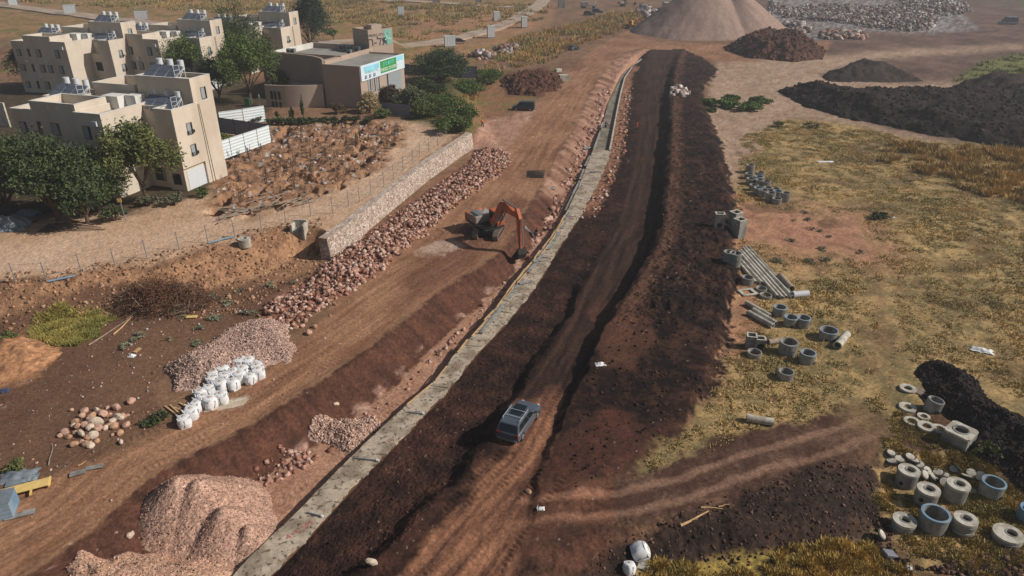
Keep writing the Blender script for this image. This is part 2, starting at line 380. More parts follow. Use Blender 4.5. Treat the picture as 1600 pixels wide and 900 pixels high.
mk('concrete', S(148, 146, 140), vary=.2, scale=3, bump=.3, stain=S(98, 92, 84), stain_amt=.7)
mk('concrete_pale', S(190, 184, 170), vary=.18, scale=3, bump=.3, stain=S(136, 126, 110), stain_amt=.65)
mk('concrete_blue', S(112, 142, 164), vary=.15, scale=2, stain=S(150, 158, 160), stain_amt=.5)
mk('slab', S(178, 162, 142), vary=.2, scale=1.6, bump=.9, bscale=4, stain=S(120, 104, 86), stain_amt=.7, speck=(S(80, 68, 54), 3.0, .56, .63, .85))
mk('slab_far', S(132, 124, 108), vary=.16, scale=1.2, bump=.3, stain=S(84, 74, 62), stain_amt=.7)
mk('wood', S(196, 160, 116), vary=.2, scale=3, rough=.85)
mk('wood_yellow', S(222, 190, 118), vary=.08, scale=2, rough=.7)
mk('wood_grey', S(158, 142, 124), vary=.25, scale=3, rough=.9)
mk('bag', S(222, 221, 220), rough=.75, vary=.06, scale=2, bump=.5, bscale=3)
mk('bag_strap', S(58, 66, 92), rough=.8)
mk('sand', S(186, 168, 146), vary=.15, scale=5)
mk('concrete_bluish', S(134, 150, 162), vary=.12, scale=2, stain=S(140, 146, 146), stain_amt=.6)
mk('orange', S(186, 100, 60), rough=.6, vary=.2, scale=1.5, stain=S(120, 80, 58), stain_amt=.6)
mk('dusty_white', S(166, 156, 146), rough=.8, vary=.2, scale=1.2, stain=S(120, 98, 82), stain_amt=.6)
mk('yellow', S(196, 140, 50), rough=.5, vary=.2, scale=1.5, stain=S(110, 80, 50), stain_amt=.5)
mk('track', S(112, 98, 86), rough=.8, vary=.2, scale=4)
mk('rubber', S(34, 33, 33), rough=.9, vary=.2)
mk('rim', S(150, 152, 156), rough=.35, vary=.05, metal=.6)
mk('car_grey', S(94, 102, 112), rough=.3, vary=.04, coat=.5, metal=.3)
mk('car_dark', S(44, 48, 52), rough=.3, vary=.04, coat=.5)
mk('car_black', S(28, 34, 40), rough=.3, vary=.04, coat=.5)
mk('car_white', S(225, 226, 226), rough=.3, vary=.02, coat=.4)
mk('chrome', S(225, 228, 230), rough=.4, vary=.02, metal=.7)
mk('tail_lamp', S(120, 20, 18), rough=.3, vary=.02)
mk('head_lamp', S(210, 214, 216), rough=.2, vary=.02)
mk('red_cloth', S(222, 66, 52), rough=.8, vary=.05)
mk('orange_cloth', S(226, 110, 60), rough=.8, vary=.05)
mk('blue_cloth', S(70, 82, 110), rough=.8, vary=.05)
mk('skin', S(170, 125, 100), rough=.7, vary=.05)
mk('helmet_white', S(228, 226, 220), rough=.4, vary=.02)
mk('banner_green', S(64, 150, 78), rough=.5, vary=.03)
mk('banner_white', S(214, 226, 234), rough=.5, vary=.03)
mk('banner_blue', S(150, 214, 232), rough=.5, vary=.1, scale=.4)
mk('letter_white', S(238, 240, 238), rough=.5, vary=.01)
mk('letter_cyan', S(120, 216, 210), rough=.5, vary=.01)
mk('letter_dark', S(66, 66, 70), rough=.5, vary=.01)
mk('logo_teal', S(128, 180, 164), rough=.5, vary=.04)
mk('logo_pale', S(176, 226, 210), rough=.5, vary=.02)
mk('red_paint', S(168, 92, 84), rough=.8, vary=.1)
mk('wire', S(120, 118, 112), rough=.5, vary=.1)
mk('tarp', S(120, 128, 134), rough=.5, vary=.2, scale=1.5, bump=.5, bscale=2)
mk('bin_green', S(48, 92, 62), rough=.5)
# ------------------------------------------------------------------ the terrain
def terrain():
    # rings of ground around the foot of the camera; spacing grows with distance
    rr = [13.0]
    while rr[-1] < 620:
        r = rr[-1]; rr.append(r + max(.055, (r * r + H * H) / (H * 710) * .92))
    rr = np.array(rr + [700, 820, 1000, 1300, 1800, 2600, 4000, 5500])
    a0 = np.concatenate([np.linspace(-75, -41, 60)[:-1], np.linspace(-41, 41, 700), np.linspace(41, 75, 60)[1:]])
    A, Rr = np.meshgrid(np.radians(a0), rr)
    X = (Rr * np.sin(A)).ravel(); Y = (Rr * np.cos(A)).ravel() ; shp = A.shape
    Hb = base_h(X, Y); Z = Hb + rough(X, Y)
    big = ss(600, 900, np.hypot(X, Y)); Z = Z * (1 - big)
    GRID.update(r=rr, a=np.radians(a0), z=Z.reshape(shp))
    U, V = proj(X, Y, Hb)
    ppm = F / np.maximum(Y * cT + H * sT, 1)
    wu = ppm * (2.2 * fbm(X, Y, 5.0, 6, 201, .62)); wv = ppm * .45 * (2.2 * fbm(X, Y, 5.0, 6, 211, .62))
    n = len(X); C = np.zeros((n, 3)); ZN = np.zeros(n, np.int8)
    fine = fbm(X, Y, .5, 3, 221); mid = fbm(X, Y, 2.2, 4, 222); wide = fbm(X, Y, 12, 4, 223); vw = fbm(X, Y, 40, 3, 224)
    def mixc(a, b, t): return a[None] + (b - a)[None] * np.clip(t, 0, 1)[:, None]
    def put(c, w, zone=None):
        nonlocal C
        w = np.clip(w, 0, 1); C = C * (1 - w[:, None]) + (c if c.ndim == 2 else c[None]) * w[:, None]
        if zone is not None: ZN[w > .5] = zone
    # base everywhere: dry earth with grass
    C = mixc(S(134, 104, 80), S(112, 84, 64), .5 + mid + wide)
    def zone(poly, c, soft=.5, warp=1.0, z=None, amt=1.0):
        P = np.array(poly, float)
        m = (U > P[:, 0].min() - 60) & (U < P[:, 0].max() + 60) & (V > P[:, 1].min() - 60) & (V < P[:, 1].max() + 60) & (Y > 5)
        if not m.any(): return m
        # measure in pixels with the vertical stretched back to ground metres
        d = np.full(n, -99.0)
        d[m] = poly_sd(U[m] + wu[m] * warp, V[m] + wv[m] * warp, P, 50)
        w = np.where(m, ss(-soft, soft, d / np.maximum(ppm, .5) * 1.6), 0) * amt
        put(c, w, z); return w
    grass_y = mixc(S(176, 146, 100), S(120, 106, 72), .45 + 1.2 * mid + 1.0 * wide + .9 * fine)
    grass_y = grass_y * (1 + .25 * fine[:, None])
    redearth = mixc(S(180, 132, 106), S(152, 108, 86), .5 + mid)
    dryred = mixc(S(158, 118, 88), S(132, 110, 66), .5 + 1.4 * wide + mid)
    sand = mixc(S(196, 164, 136), S(174, 140, 110), .5 + mid * .8 + wide * .5)
    pale = mixc(S(176, 150, 128), S(150, 122, 100), .5 + mid + wide * .6)
    dark = mixc(S(56, 40, 34), S(80, 56, 46), .3 + mid * 1.0 + fine * .6)
    black = mixc(S(46, 40, 38), S(62, 52, 46), .4 + mid)
    road_ = mixc(S(150, 114, 90), S(122, 88, 68), .45 + .6 * wide + .5 * mid)
    # --- far left fields
    zone([(-300, -60), (880, -60), (840, 40), (760, 90), (640, 110), (500, 60), (300, 60), (-300, 60)], dryred, 2)
    gp = mixc(S(92, 96, 52), S(112, 106, 62), .5 + fine)
    put(gp, ss(.12, .3, fbm(X, Y, 9, 4, 301)) * .8 * (V < 130) * (U < 870))
    zone([(640, 25), (760, 18), (870, 5), (860, 40), (700, 75), (640, 60)], mixc(S(170, 122, 96), S(150, 110, 84), .5 + mid), 3, amt=.6)
    # dark brown right distance
    far_r = mixc(S(120, 94, 82), S(84, 66, 58), .5 + 1.2 * wide + mid * .7)
    zone([(1180, -60), (2400, -60), (2400, 240), (1200, 240)], far_r, 4)
    zone([(1200, -5), (1330, -12), (1480, 5), (1530, 45), (1450, 52), (1350, 50), (1290, 66), (1200, 55)], mixc(S(150, 146, 144), S(98, 84, 78), .5 + fine * 2.2 + mid), 2)
    zone([(1300, -40), (1700, -40), (1700, 8), (1400, 4)], mixc(S(84, 70, 62), S(104, 84, 72), .5 + mid), 2)
    zone([(1580, -50), (2000, -50), (2000, 60), (1700, 30), (1600, 20)], mixc(S(92, 98, 66), S(72, 82, 56), .5 + mid), 2)
    zone([(1490, 125), (1540, 95), (1700, 70), (1900, 150), (1600, 135)], mixc(S(118, 116, 66), S(92, 96, 54), .5 + mid + fine), 2)
    zone([(1120, 95), (1200, 92), (1300, 86), (1420, 76), (1600, 70), (1600, 76), (1440, 86), (1340, 98), (1280, 118), (1400, 128), (1600, 128), (1600, 150), (1400, 142), (1230, 140), (1280, 170), (1400, 205), (1500, 222), (1620, 232), (1620, 250), (1480, 232), (1350, 205), (1260, 188), (1200, 195), (1150, 300), (1120, 250), (1100, 180)], pale, 2.2, z=1)
    # --- right field
    zone([(1150, 215), (1230, 185), (1330, 195), (1420, 218), (1700, 235), (2400, 260), (2400, 1300), (700, 1300), (900, 880), (1110, 880), (1250, 868), (1340, 850), (1385, 790), (1370, 735), (1370, 670), (1220, 660), (1095, 640), (1140, 540), (1150, 440), (1145, 330)], grass_y, 1.2, z=2)
    zone([(1150, 315), (1240, 318), (1300, 330), (1350, 328), (1400, 395), (1390, 420), (1300, 410), (1240, 415), (1200, 385), (1165, 378)], redearth, 5, 2.6, amt=.95)
    zone([(1140, 300), (1180, 315), (1175, 380), (1200, 440), (1190, 520), (1150, 560), (1125, 600), (1110, 640), (1130, 540), (1150, 440)], redearth, 1.5, 1.6, amt=.75)
    zone([(1105, 155), (1200, 190), (1185, 240), (1150, 290), (1130, 240)], pale, 2)
    put(mixc(S(96, 76, 52), S(84, 62, 48), .5 + fine), ss(.15, .3, fbm(X, Y, 6, 4, 333)) * .55 * (V > 230) * (U > 1150) * (ZN == 2))
    zone([(1290, 250), (1330, 228), (1375, 225), (1350, 250), (1300, 255)], S(108, 90, 74), 1.5)
    zone([(1360, 430), (1400, 520), (1400, 600), (1300, 680), (1250, 670), (1360, 600), (1350, 500)], mixc(S(150, 122, 88), S(120, 92, 66), .5 + mid * 1.4), 2.5, 2, amt=.55)
    # tracks through the grass
    for ln in ([(1395, 330), (1385, 420), (1400, 520), (1370, 600), (1300, 660)], [(1330, 300), (1370, 380), (1440, 470), (1500, 560)]):
        d = np.abs(np.abs(seg_dist(X, Y, W(ln))[0]) - .9); put(S(138, 110, 76), ss(.5, .1, d + .3 * mid) * .5)
    # --- left terrace
    zone([(-500, 300), (0, 340), (205, 330), (330, 300), (345, 200), (640, 186), (690, 184), (722, 205), (600, 302), (517, 366), (420, 362), (300, 396), (130, 430), (0, 440), (-500, 470)], sand, .8, z=3)
    zone([(-40, 385), (200, 352), (330, 342), (430, 336), (520, 308), (600, 258), (636, 215), (640, 187), (692, 186), (706, 205), (600, 297), (520, 332), (420, 352), (300, 386), (130, 421), (-40, 436)], mixc(S(204, 174, 148), S(188, 154, 126), .5 + wide), 1.2, .6, z=3, amt=.85)
    zone(DEBRIS, mixc(S(164, 124, 94), S(120, 90, 68), .5 + mid), 1.2, 1.5, z=4)
    put(S(176, 168, 160), ss(.25, .42, fbm(X, Y, 1.6, 4, 311)) * ss(0, 1, poly_sd(X, Y, wDEB, 10)))
    put(S(84, 62, 50), ss(.2, .38, fbm(X, Y, 2.1, 3, 313)) * ss(0, 1, poly_sd(X, Y, wDEB, 10)) * .8)
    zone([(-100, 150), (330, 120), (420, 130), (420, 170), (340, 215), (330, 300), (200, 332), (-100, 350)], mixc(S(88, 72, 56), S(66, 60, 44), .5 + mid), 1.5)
    zone([(560, 140), (760, 110), (760, 200), (728, 212), (640, 190)], mixc(S(104, 92, 58), S(88, 82, 50), .5 + mid), 1.5)
    # slope below the terrace and rough ground below
    zone([(-500, 470), (0, 441), (130, 431), (300, 398), (420, 364), (500, 352), (515, 400), (430, 462), (405, 500), (280, 560), (240, 600), (280, 670), (100, 740), (-500, 1000)], mixc(S(118, 88, 68), S(98, 72, 56), .5 + wide + mid * .6), 1.0, z=5)
    zone([(-500, 472), (0, 442), (130, 432), (300, 399), (420, 365), (500, 353), (515, 400), (440, 440), (330, 455), (180, 440), (100, 460), (0, 500), (-500, 560)], mixc(S(168, 128, 96), S(132, 98, 74), .5 + mid * 1.4 + fine), 1.0, 1.5)
    zone([(0, 530), (60, 525), (95, 545), (60, 590), (0, 600), (-200, 620), (-200, 520)], mixc(S(176, 130, 92), S(150, 108, 78), .5 + mid), .6)
    zone([(55, 505), (100, 485), (170, 490), (160, 520), (110, 540), (60, 530)], mixc(S(140, 124, 66), S(110, 106, 56), .5 + fine), .8, 1.5)
    # rubble bank ground
    zone(BANK, mixc(S(158, 110, 90), S(126, 86, 70), .5 + mid), .8, z=6)
    zone([(730, 225), (760, 185), (800, 180), (860, 150), (850, 175), (800, 235), (780, 255), (740, 245)], mixc(S(176, 138, 118), S(150, 112, 92), .5 + mid * 1.4), 1.2)
    zone([(700, 200), (735, 140), (790, 120), (880, 118), (880, 135), (800, 170), (740, 195)], mixc(S(120, 104, 64), S(138, 100, 74), .5 + wide * 2 + mid), 1.4)
    zone([(785, 115), (850, 105), (880, 120), (850, 150), (790, 148)], mixc(S(110, 72, 56), S(90, 60, 48), .5 + mid), 1.2)
    # --- haul road
    rp = [(-700, 1500), (-200, 870), (0, 775), (140, 722), (215, 700), (290, 655), (400, 590), (480, 525), (560, 445), (640, 375), (700, 318), (755, 270), (790, 235), (820, 200), (850, 150), (880, 115), (930, 75), (975, 50), (1000, 42), (1003, 60), (1060, 68), (1150, 72), (1230, 70), (1300, 62), (1290, 90), (1130, 98), (1065, 80), (1000, 76), (965, 90), (940, 115), (920, 150), (900, 195), (872, 243), (848, 287), (822, 325), (800, 370), (775, 400), (735, 425), (687, 455), (650, 485), (610, 518), (562, 553), (480, 607), (400, 660), (330, 695), (235, 745), (150, 825), (40, 900), (-60, 1000), (-300, 1500)]
    d0, t0, _ = seg_dist(X, Y, L0)
    st = fbm(t0 * .05, d0, .7, 3, 341)
    roadc = mixc(S(160, 120, 92), S(122, 86, 64), .42 + .75 * st + .8 * wide + .35 * mid)
    zone(rp, roadc, .7, .8, z=7)
    zone([(640, 430), (690, 380), (760, 330), (800, 300), (820, 320), (790, 370), (730, 425), (680, 455), (600, 500)], mixc(S(124, 86, 68), S(104, 70, 56), .5 + st), 1.5, 1, amt=.8)
    zone([(672, 372), (712, 372), (722, 385), (690, 402), (660, 400)], S(186, 160, 142), .6, 1.5, amt=.7)
    zone([(335, 640), (362, 625), (388, 620), (380, 632), (350, 638)], S(196, 184, 164), .3, .4, amt=.9)
    # --- cut slope, trench floor
    near = (Y < 245)
    d1 = seg_dist(X, Y, L1)[0]; d2 = seg_dist(X, Y, L2)[0]; d3 = seg_dist(X, Y, L3)[0]; d4 = seg_dist(X, Y, L4)[0]
    d5, t5, _ = seg_dist(X, Y, L5); d6 = seg_dist(X, Y, L6)[0]; d7, t7, _ = seg_dist(X, Y, L7); d9 = seg_dist(X, Y, L9)[0]
    k = .35
    jag = k * (mid + fine * .6) * 2
    rake = fbm(t0, d0 * .1, .9, 3, 351)
    cutc = mixc(S(100, 66, 52), S(68, 46, 38), .5 + .8 * rake + .8 * mid + .4 * fine)
    upcut = mixc(S(160, 124, 104), S(110, 78, 62), .5 + 1.6 * fbm(t0, d0 * .25, 3.2, 3, 85) + .6 * mid)
    cutc = cutc * (1 - ss(318, 300, V))[:, None] + upcut * ss(318, 300, V)[:, None]
    put(cutc, ss(-.2, .3, d0 + jag * .6) * ss(.3, -.2, d1 + jag) * near, 8)
    floor = mixc(S(178, 136, 110), S(148, 108, 88), .4 + mid + .6 * fine)
    put(floor, ss(-.3, .3, d1 + jag) * ss(.6, .3, d2) * near, 9)
    put(mixc(S(196, 160, 140), S(150, 112, 96), .5 + fine * 2), ss(.05, .3, mid) * ss(-1.2, -.3, d1) * ss(1.2, .3, d1) * near * .8)
    # fill right of the channel
    fillc = mixc(S(42, 30, 26), S(84, 55, 44), .22 + .9 * mid + .6 * wide + .4 * fine)
    put(fillc, ss(.1, .3, d3) * ss(.3, -.3, d9 + jag * 2.0) * near, 10)
    # pink rocks right of upper channel
    put(mixc(S(184, 134, 106), S(130, 88, 68), .5 + fine * 2), ss(.1, .3, d3) * ss(2.6, 1.6, d3 + jag * 1.5) * near * ss(345, 318, V) * (V > 105))
    # berm: brown crumb
    bermc = mixc(S(30, 22, 19), S(82, 56, 45), .16 + .9 * mid + .6 * fine + .5 * fbm(X, Y, 7, 3, 361))
    put(bermc, ss(0, .3, d7) * ss(.3, -.3, d9 + jag * 2) * near * (V < 660), 10)
    put(mixc(S(104, 74, 58), S(74, 52, 42), .5 + mid), ss(.1, .8, d7) * ss(2.8, 1.4, d7 + 1.5 * mid) * near * ss(600, 500, V) * .8)
    # haul track on the fill
    s5 = fbm(t5 * .06, d5, .6, 3, 371)
    trk = mixc(S(74, 53, 44), S(42, 31, 27), .5 + 1.2 * s5 + mid * .3)
    put(trk, ss(-.1, .4, d5) * ss(.2, -.3, d6) * near * .9 * ss(700, 640, V), 11)
    lowt = mixc(S(150, 106, 80), S(98, 66, 52), .5 + 1.2 * s5 + mid * .5 + fine * .3)
    zone([(440, 1100), (640, 900), (730, 780), (790, 700), (770, 690), (800, 650), (830, 625), (868, 605), (890, 615), (880, 650), (860, 700), (840, 770), (900, 785), (860, 830), (830, 900), (820, 1100)], lowt, .9, 1, z=11)
    # reddish mound right of the car
    zone([(865, 700), (905, 660), (960, 640), (1000, 660), (1010, 690), (960, 740), (900, 770), (850, 770)], mixc(S(86, 54, 44), S(62, 42, 35), .5 + mid + fine), .8, 1.2, z=10)
    zone([(925, 480), (975, 470), (1020, 500), (1015, 550), (990, 580), (940, 570), (930, 540)], mixc(S(104, 70, 54), S(74, 50, 40), .5 + mid), 1, 1.2, amt=.7)
    # grass wedge under the berm
    zone([(1000, 720), (1030, 690), (1085, 655), (1140, 590), (1230, 560), (1390, 600), (1390, 650), (1230, 662), (1100, 715), (1020, 745)], grass_y, 1, 1.6, z=2)
    zone([(1085, 690), (1180, 672), (1290, 660), (1280, 690), (1180, 705), (1080, 720)], dark, 1, 1.6)
    # second track
    P2 = W([(700, 830), (800, 800), (880, 798), (970, 785), (1060, 765), (1180, 722), (1300, 690), (1420, 640)])
    dp, tp, _ = seg_dist(X, Y, P2)
    t2 = mixc(S(76, 54, 44), S(132, 102, 84), .12 + .8 * ss(.55, .1, np.abs(np.abs(dp + .35 * mid) - .95)) + mid * .5 + fine * .3); t2 = t2 * np.where((U < 960)[:, None], np.array([[1.12, .95, .88]]), 1.0)
    m2 = ss(3.3, 1.9, np.abs(dp) + jag * 2.5) * ss(1430, 1290, U + wu) * ss(770, 850, U + wu * .8) * (V > 620)
    put(t2, m2, 12)
    # junction soils
    zone([(840, 870), (960, 850), (1010, 842), (1100, 792), (1200, 752), (1300, 722), (1365, 722), (1395, 790), (1352, 852), (1250, 872), (1100, 884), (1010, 898), (880, 960), (820, 960)], mixc(S(44, 35, 31), S(74, 56, 47), .3 + mid + fine * .8), .7, 1.2, z=13)
    zone([(800, 840), (900, 815), (1000, 835), (960, 862), (880, 910), (800, 960)], mixc(S(98, 66, 52), S(64, 45, 38), .5 + mid * 1.4), 1, 1.2, z=12)
    # bottom grass
    zone([(1000, 1100), (1015, 897), (1090, 880), (1250, 868), (1350, 850), (1420, 880), (1500, 1000), (1500, 1200)], mixc(S(168, 142, 74), S(124, 108, 60), .4 + fine + mid), .7, 1.5, z=2)
    zone([(1350, 800), (1400, 880), (1450, 890), (1600, 850), (1700, 900), (1500, 960), (1380, 900)], mixc(S(126, 98, 72), S(92, 72, 54), .5 + mid * 1.4), .8, 1.5)
    zone([(1370, 690), (1420, 640), (1500, 660), (1560, 720), (1600, 745), (1600, 800), (1540, 700), (1430, 700)], mixc(S(96, 70, 54), S(72, 54, 44), .5 + mid), .8, 1.4)
    # debris flecks
    fl = fbm(X, Y, .35, 2, 391); put(S(186, 168, 150), ss(.64, .72, fl + .3 * wide) * .45 * (ZN != 2) * (Y < 120))
    gr = np.random.default_rng(66).normal(0, 1, n); C = C * np.clip(1 + .13 * gr * ss(500, 120, Y), .5, 1.6)[:, None]
    C = np.clip(C, .008, .8)
    co = np.stack([X, Y, Z], 1)
    # normals of the whole sheet so that the pieces meet without a seam
    G3 = co.reshape(shp + (3,)); du = np.gradient(G3, axis=1); dv = np.gradient(G3, axis=0)
    nr = np.cross(du, dv).reshape(-1, 3); nr /= np.linalg.norm(nr, axis=1)[:, None] + 1e-12
    if nr[:, 2].mean() < 0: nr = -nr
    nr_, nc = shp; idx = np.arange(n).reshape(shp)
    F4 = np.stack([idx[:-1, :-1], idx[:-1, 1:], idx[1:, 1:], idx[1:, :-1]], -1).reshape(-1, 4)
    fz = ZN[F4[:, 0]]
    names = {0: 'ground', 1: 'dusty_track', 2: 'dry_grassland', 3: 'sandy_terrace', 4: 'demolition_ground', 5: 'earth_slope', 6: 'rubble_bank_ground', 7: 'haul_road', 8: 'cut_slope', 9: 'trench_floor', 10: 'earth_fill', 11: 'dirt_track', 12: 'side_track', 13: 'embankment'}
    for z, nm in names.items():
        f = F4[fz == z]
        if len(f) == 0: continue
        used = np.unique(f); remap = np.zeros(n, np.int64); remap[used] = np.arange(len(used))
        o = np_mesh(nm, co[used], remap[f], M['earth'], C[used], smooth=True, nrm=nr[used])
        o['kind'] = 'structure'
    return
terrain()
# ------------------------------------------------------------------ retaining wall, channel, heaps
def ribbon(name, A, B, top, bottom, material, parent=None, mid=None, **k):
    """solid strip between two equally long lines"""
    n = len(A); v = []; f = []
    for (a, b) in zip(A, B):
        v += [(a[0], a[1], top(a)), (b[0], b[1], top(b)), (b[0], b[1], bottom(b)), (a[0], a[1], bottom(a))]
    for i in range(n - 1):
        for q in range(4): f.append((i * 4 + q, i * 4 + (q + 1) % 4, i * 4 + 4 + (q + 1) % 4, i * 4 + 4 + q))
    f += [(3, 2, 1, 0), tuple(4 * (n - 1) + q for q in range(4))]
    mb = MB(); mb.add(v, f); return mb.build(name, material, parent)
def resample(line, step):
    P = np.array(line, float); d = np.r_[0, np.cumsum(np.hypot(*np.diff(P[:, :2], axis=0).T))]
    t = np.linspace(0, d[-1], max(2, int(d[-1] / step))); return [tuple(np.interp(t, d, P[:, c])[i] for c in range(P.shape[1])) for i in range(len(t))], d[-1]
def resample_n(line, n):
    P = np.array(line, float); d = np.r_[0, np.cumsum(np.hypot(*np.diff(P[:, :2], axis=0).T))]
    t = np.linspace(0, d[-1], n); return [tuple(float(np.interp(q, d, P[:, c])) for c in range(P.shape[1])) for q in t]
# channel: the near stretch is a covered concrete culvert, the far stretch an open trough
ch = empty('concrete_channel', CW_L[6], label='long raw concrete drainage channel running up the middle of the trench', cat='channel')
ch.location = (0, 0, 0)
NS = 260
cl, cr = resample_n(CW_L, NS), resample_n(CW_R, NS)
kopen = next(i for i, p in enumerate(cl) if p[1] > unproj(0, 232, -1)[1])
def jit(line, amp, seed):
    o = []
    for i, p in enumerate(line):
        o.append((p[0] + amp * float(perlin(np.array([i * .7]), np.array([seed * 1.3]), seed)[0]), p[1], p[2]))
    return o
def jit2(line):
    L = resample_n(line, 900); o = []
    for i, p in enumerate(L):
        k = np.array([float(i)]); e = .30 * float(perlin(k * .05, k * 0, 5)[0]) + .16 * float(perlin(k * .21, k * 0, 6)[0]) + .08 * float(perlin(k * .55, k * 0, 7)[0]); a, b = L[max(i - 1, 0)], L[min(i + 1, len(L) - 1)]; l = math.hypot(b[0] - a[0], b[1] - a[1])
        o.append((p[0] + (b[1] - a[1]) / l * e, p[1] - (b[0] - a[0]) / l * e, p[2]))
    return o
ribbon('cover_slab', resample_n(jit(cl[:kopen], .06, 3), 900), jit2(cr[:kopen]), lambda p: -1.0, lambda p: -2.35, M['slab'], ch)
fl_l, fl_r = shift(cl[kopen - 1:], .0), shift(cr[kopen - 1:], .0)
ribbon('channel_floor', fl_l, fl_r, lambda p: -1.4, lambda p: -2.35, M['slab_far'], ch)
ribbon('side_wall', shift(cr[kopen - 1:], -.28), shift(cr[kopen - 1:], .0), lambda p: -.78, lambda p: -2.3, M['concrete_pale'], ch)
ribbon('side_wall', shift(cl[kopen - 1:kopen + 26], -.06), shift(cl[kopen - 1:kopen + 26], .12), lambda p: -.95, lambda p: -2.3, M['concrete'], ch)
# construction joints across the slab
for k in range(30, kopen - 2, 9):
    a, b = Vector(cl[k]), Vector(cr[k]); a.z = b.z = -.985
    MB().bar(a.lerp(b, .06), a.lerp(b, .94), .05, .04).build('joint_strip', M['galv'] if k % 2 else M['metal_dark'], ch)
# formwork boards leaning along the culvert
def plank_line(line, i0, i1, off, w, z, m, lab, grp, step=7, name='timber_board'):
    for i in range(i0, i1, step):
        j = min(i + int(step * random.uniform(.75, 1.2)), len(line) - 1)
        a, b = shift(line, off + random.uniform(-.12, .12))[i], shift(line, off + random.uniform(-.12, .12))[j]
        o = MB().bar((a[0], a[1], z + random.uniform(0, .12)), (b[0], b[1], z + random.uniform(0, .12)), w * random.uniform(.7, 1.2), .05).build(name, m)
        tag(o, lab, 'timber board', grp)
yk = lambda py: next(i for i, p in enumerate(cl) if p[1] > unproj(0, py, -1)[1])
plank_line(cl, yk(640), yk(583), .15, .13, -.93, M['wood'], 'pale timber board lying along the left edge of the concrete channel', 'timber boards along the channel edge', 5)
plank_line(cl, yk(555), yk(345), .12, .15, -.93, M['wood'], 'pale timber board lying along the left edge of the concrete channel', 'timber boards along the channel edge', 4)
plank_line(cl, yk(470), yk(360), .45, .12, -.9, M['wood'], 'pale timber board lying along the left edge of the concrete channel', 'timber boards along the channel edge', 5)
plank_line(cl, yk(520), yk(350), .75, .55, -.94, M['concrete'], 'grey formwork panel lying flat on the concrete channel', 'grey formwork panels on the channel', 9, 'formwork_panel')
plank_line(cl, yk(330), yk(245), -.25, .3, -1.2, M['concrete'], 'grey formwork panel standing against the left side of the channel', 'grey formwork panels beside the channel', 9, 'formwork_panel')
# wooden struts right of the far trough
for i in range(kopen, NS - 6, 2):
    a = cr[i]; b = shift(cr, .75)[i]
    o = MB().bar((a[0] + .03, a[1], -.85), (b[0], b[1] + random.uniform(-.1, .1), -1.0), .16, .07).build('timber_strut', M['wood'])
    tag(o, 'short timber strut bracing the right wall of the open channel', 'timber strut', 'timber struts along the open channel')
for (px, py, ang, m, lab) in [(843, 407, 25, 'concrete', 'light grey board lying across the channel near the digger bucket'), (931, 268, 12, 'concrete', 'grey board lying across the channel where it opens'),
                              (822, 441, 30, 'concrete', 'bent grey sheet lying on the channel below the digger')]:
    x, y = unproj(px, py, -.9)
    o = MB(Matrix.Translation((float(x), float(y), -.88)) @ Matrix.Rotation(R(ang), 4, 'Z') @ Matrix.Rotation(R(4), 4, 'Y')).box(-.9, .9, -.25, .25, -.03, .03).build('grey_board', M[m]); tag(o, lab, 'board')
# steel tie bars with pale caps across the near culvert
for (px, py, px2, py2, lab) in [(479, 800, 502, 806, 'thin pipe with a pale cap lying across the lower end of the channel'), (554, 715, 588, 719, 'thin pipe with a white cap lying across the channel beside the small gravel heap'), (636, 643, 660, 646, 'thin pipe lying across the channel level with the grey car')]:
    a, b = [Vector((float(q[0]), float(q[1]), -.9)) for q in (unproj(px, py, -.9), unproj(px2, py2, -.9))]
    r = empty('tie_pipe', a, label=lab, cat='pipe')
    MB().tube((0, 0, 0), b - a, .05, n=8).build('pipe_body', M['galv'], r); MB().tube(b - a, (b - a) * 1.12, .11, .09, n=8).build('pipe_cap', M['metal_white'], r)
# red sprayed setting-out marks on the slab
def flat_text(txt, size, loc, rz, m, name, label=None, cat='marking', parent=None, M4=None, ext=.004):
    cu = bpy.data.curves.new(name, 'FONT'); cu.body = txt; cu.size = size; cu.extrude = ext; cu.align_x = 'CENTER'; cu.align_y = 'CENTER'; cu.resolution_u = 2
    t = bpy.data.objects.new('t', cu); COL.objects.link(t); bpy.context.view_layer.update()
    me = bpy.data.meshes.new_from_object(t.evaluated_get(bpy.context.evaluated_depsgraph_get())); bpy.data.objects.remove(t)
    me.materials.clear(); me.materials.append(m); o = bpy.data.objects.new(name, me); COL.objects.link(o)
    if M4 is not None: o.matrix_local = M4
    else: o.location = loc; o.rotation_euler = (0, 0, rz)
    if parent is not None: o.parent = parent
    if label: tag(o, label, cat)
    return o
for (px, py, tx, sz) in [(468, 828, '4+6 5M', .62), (608, 690, '1+0', .5), (716, 572, '5+7', .55), (892, 342, 'A', 1.0), (788, 489, '1', .4)]:
    x, y = unproj(px, py, -.99); flat_text(tx, sz, (float(x), float(y), -.992), R(48), M['red_paint'], 'sprayed_mark', parent=ch)
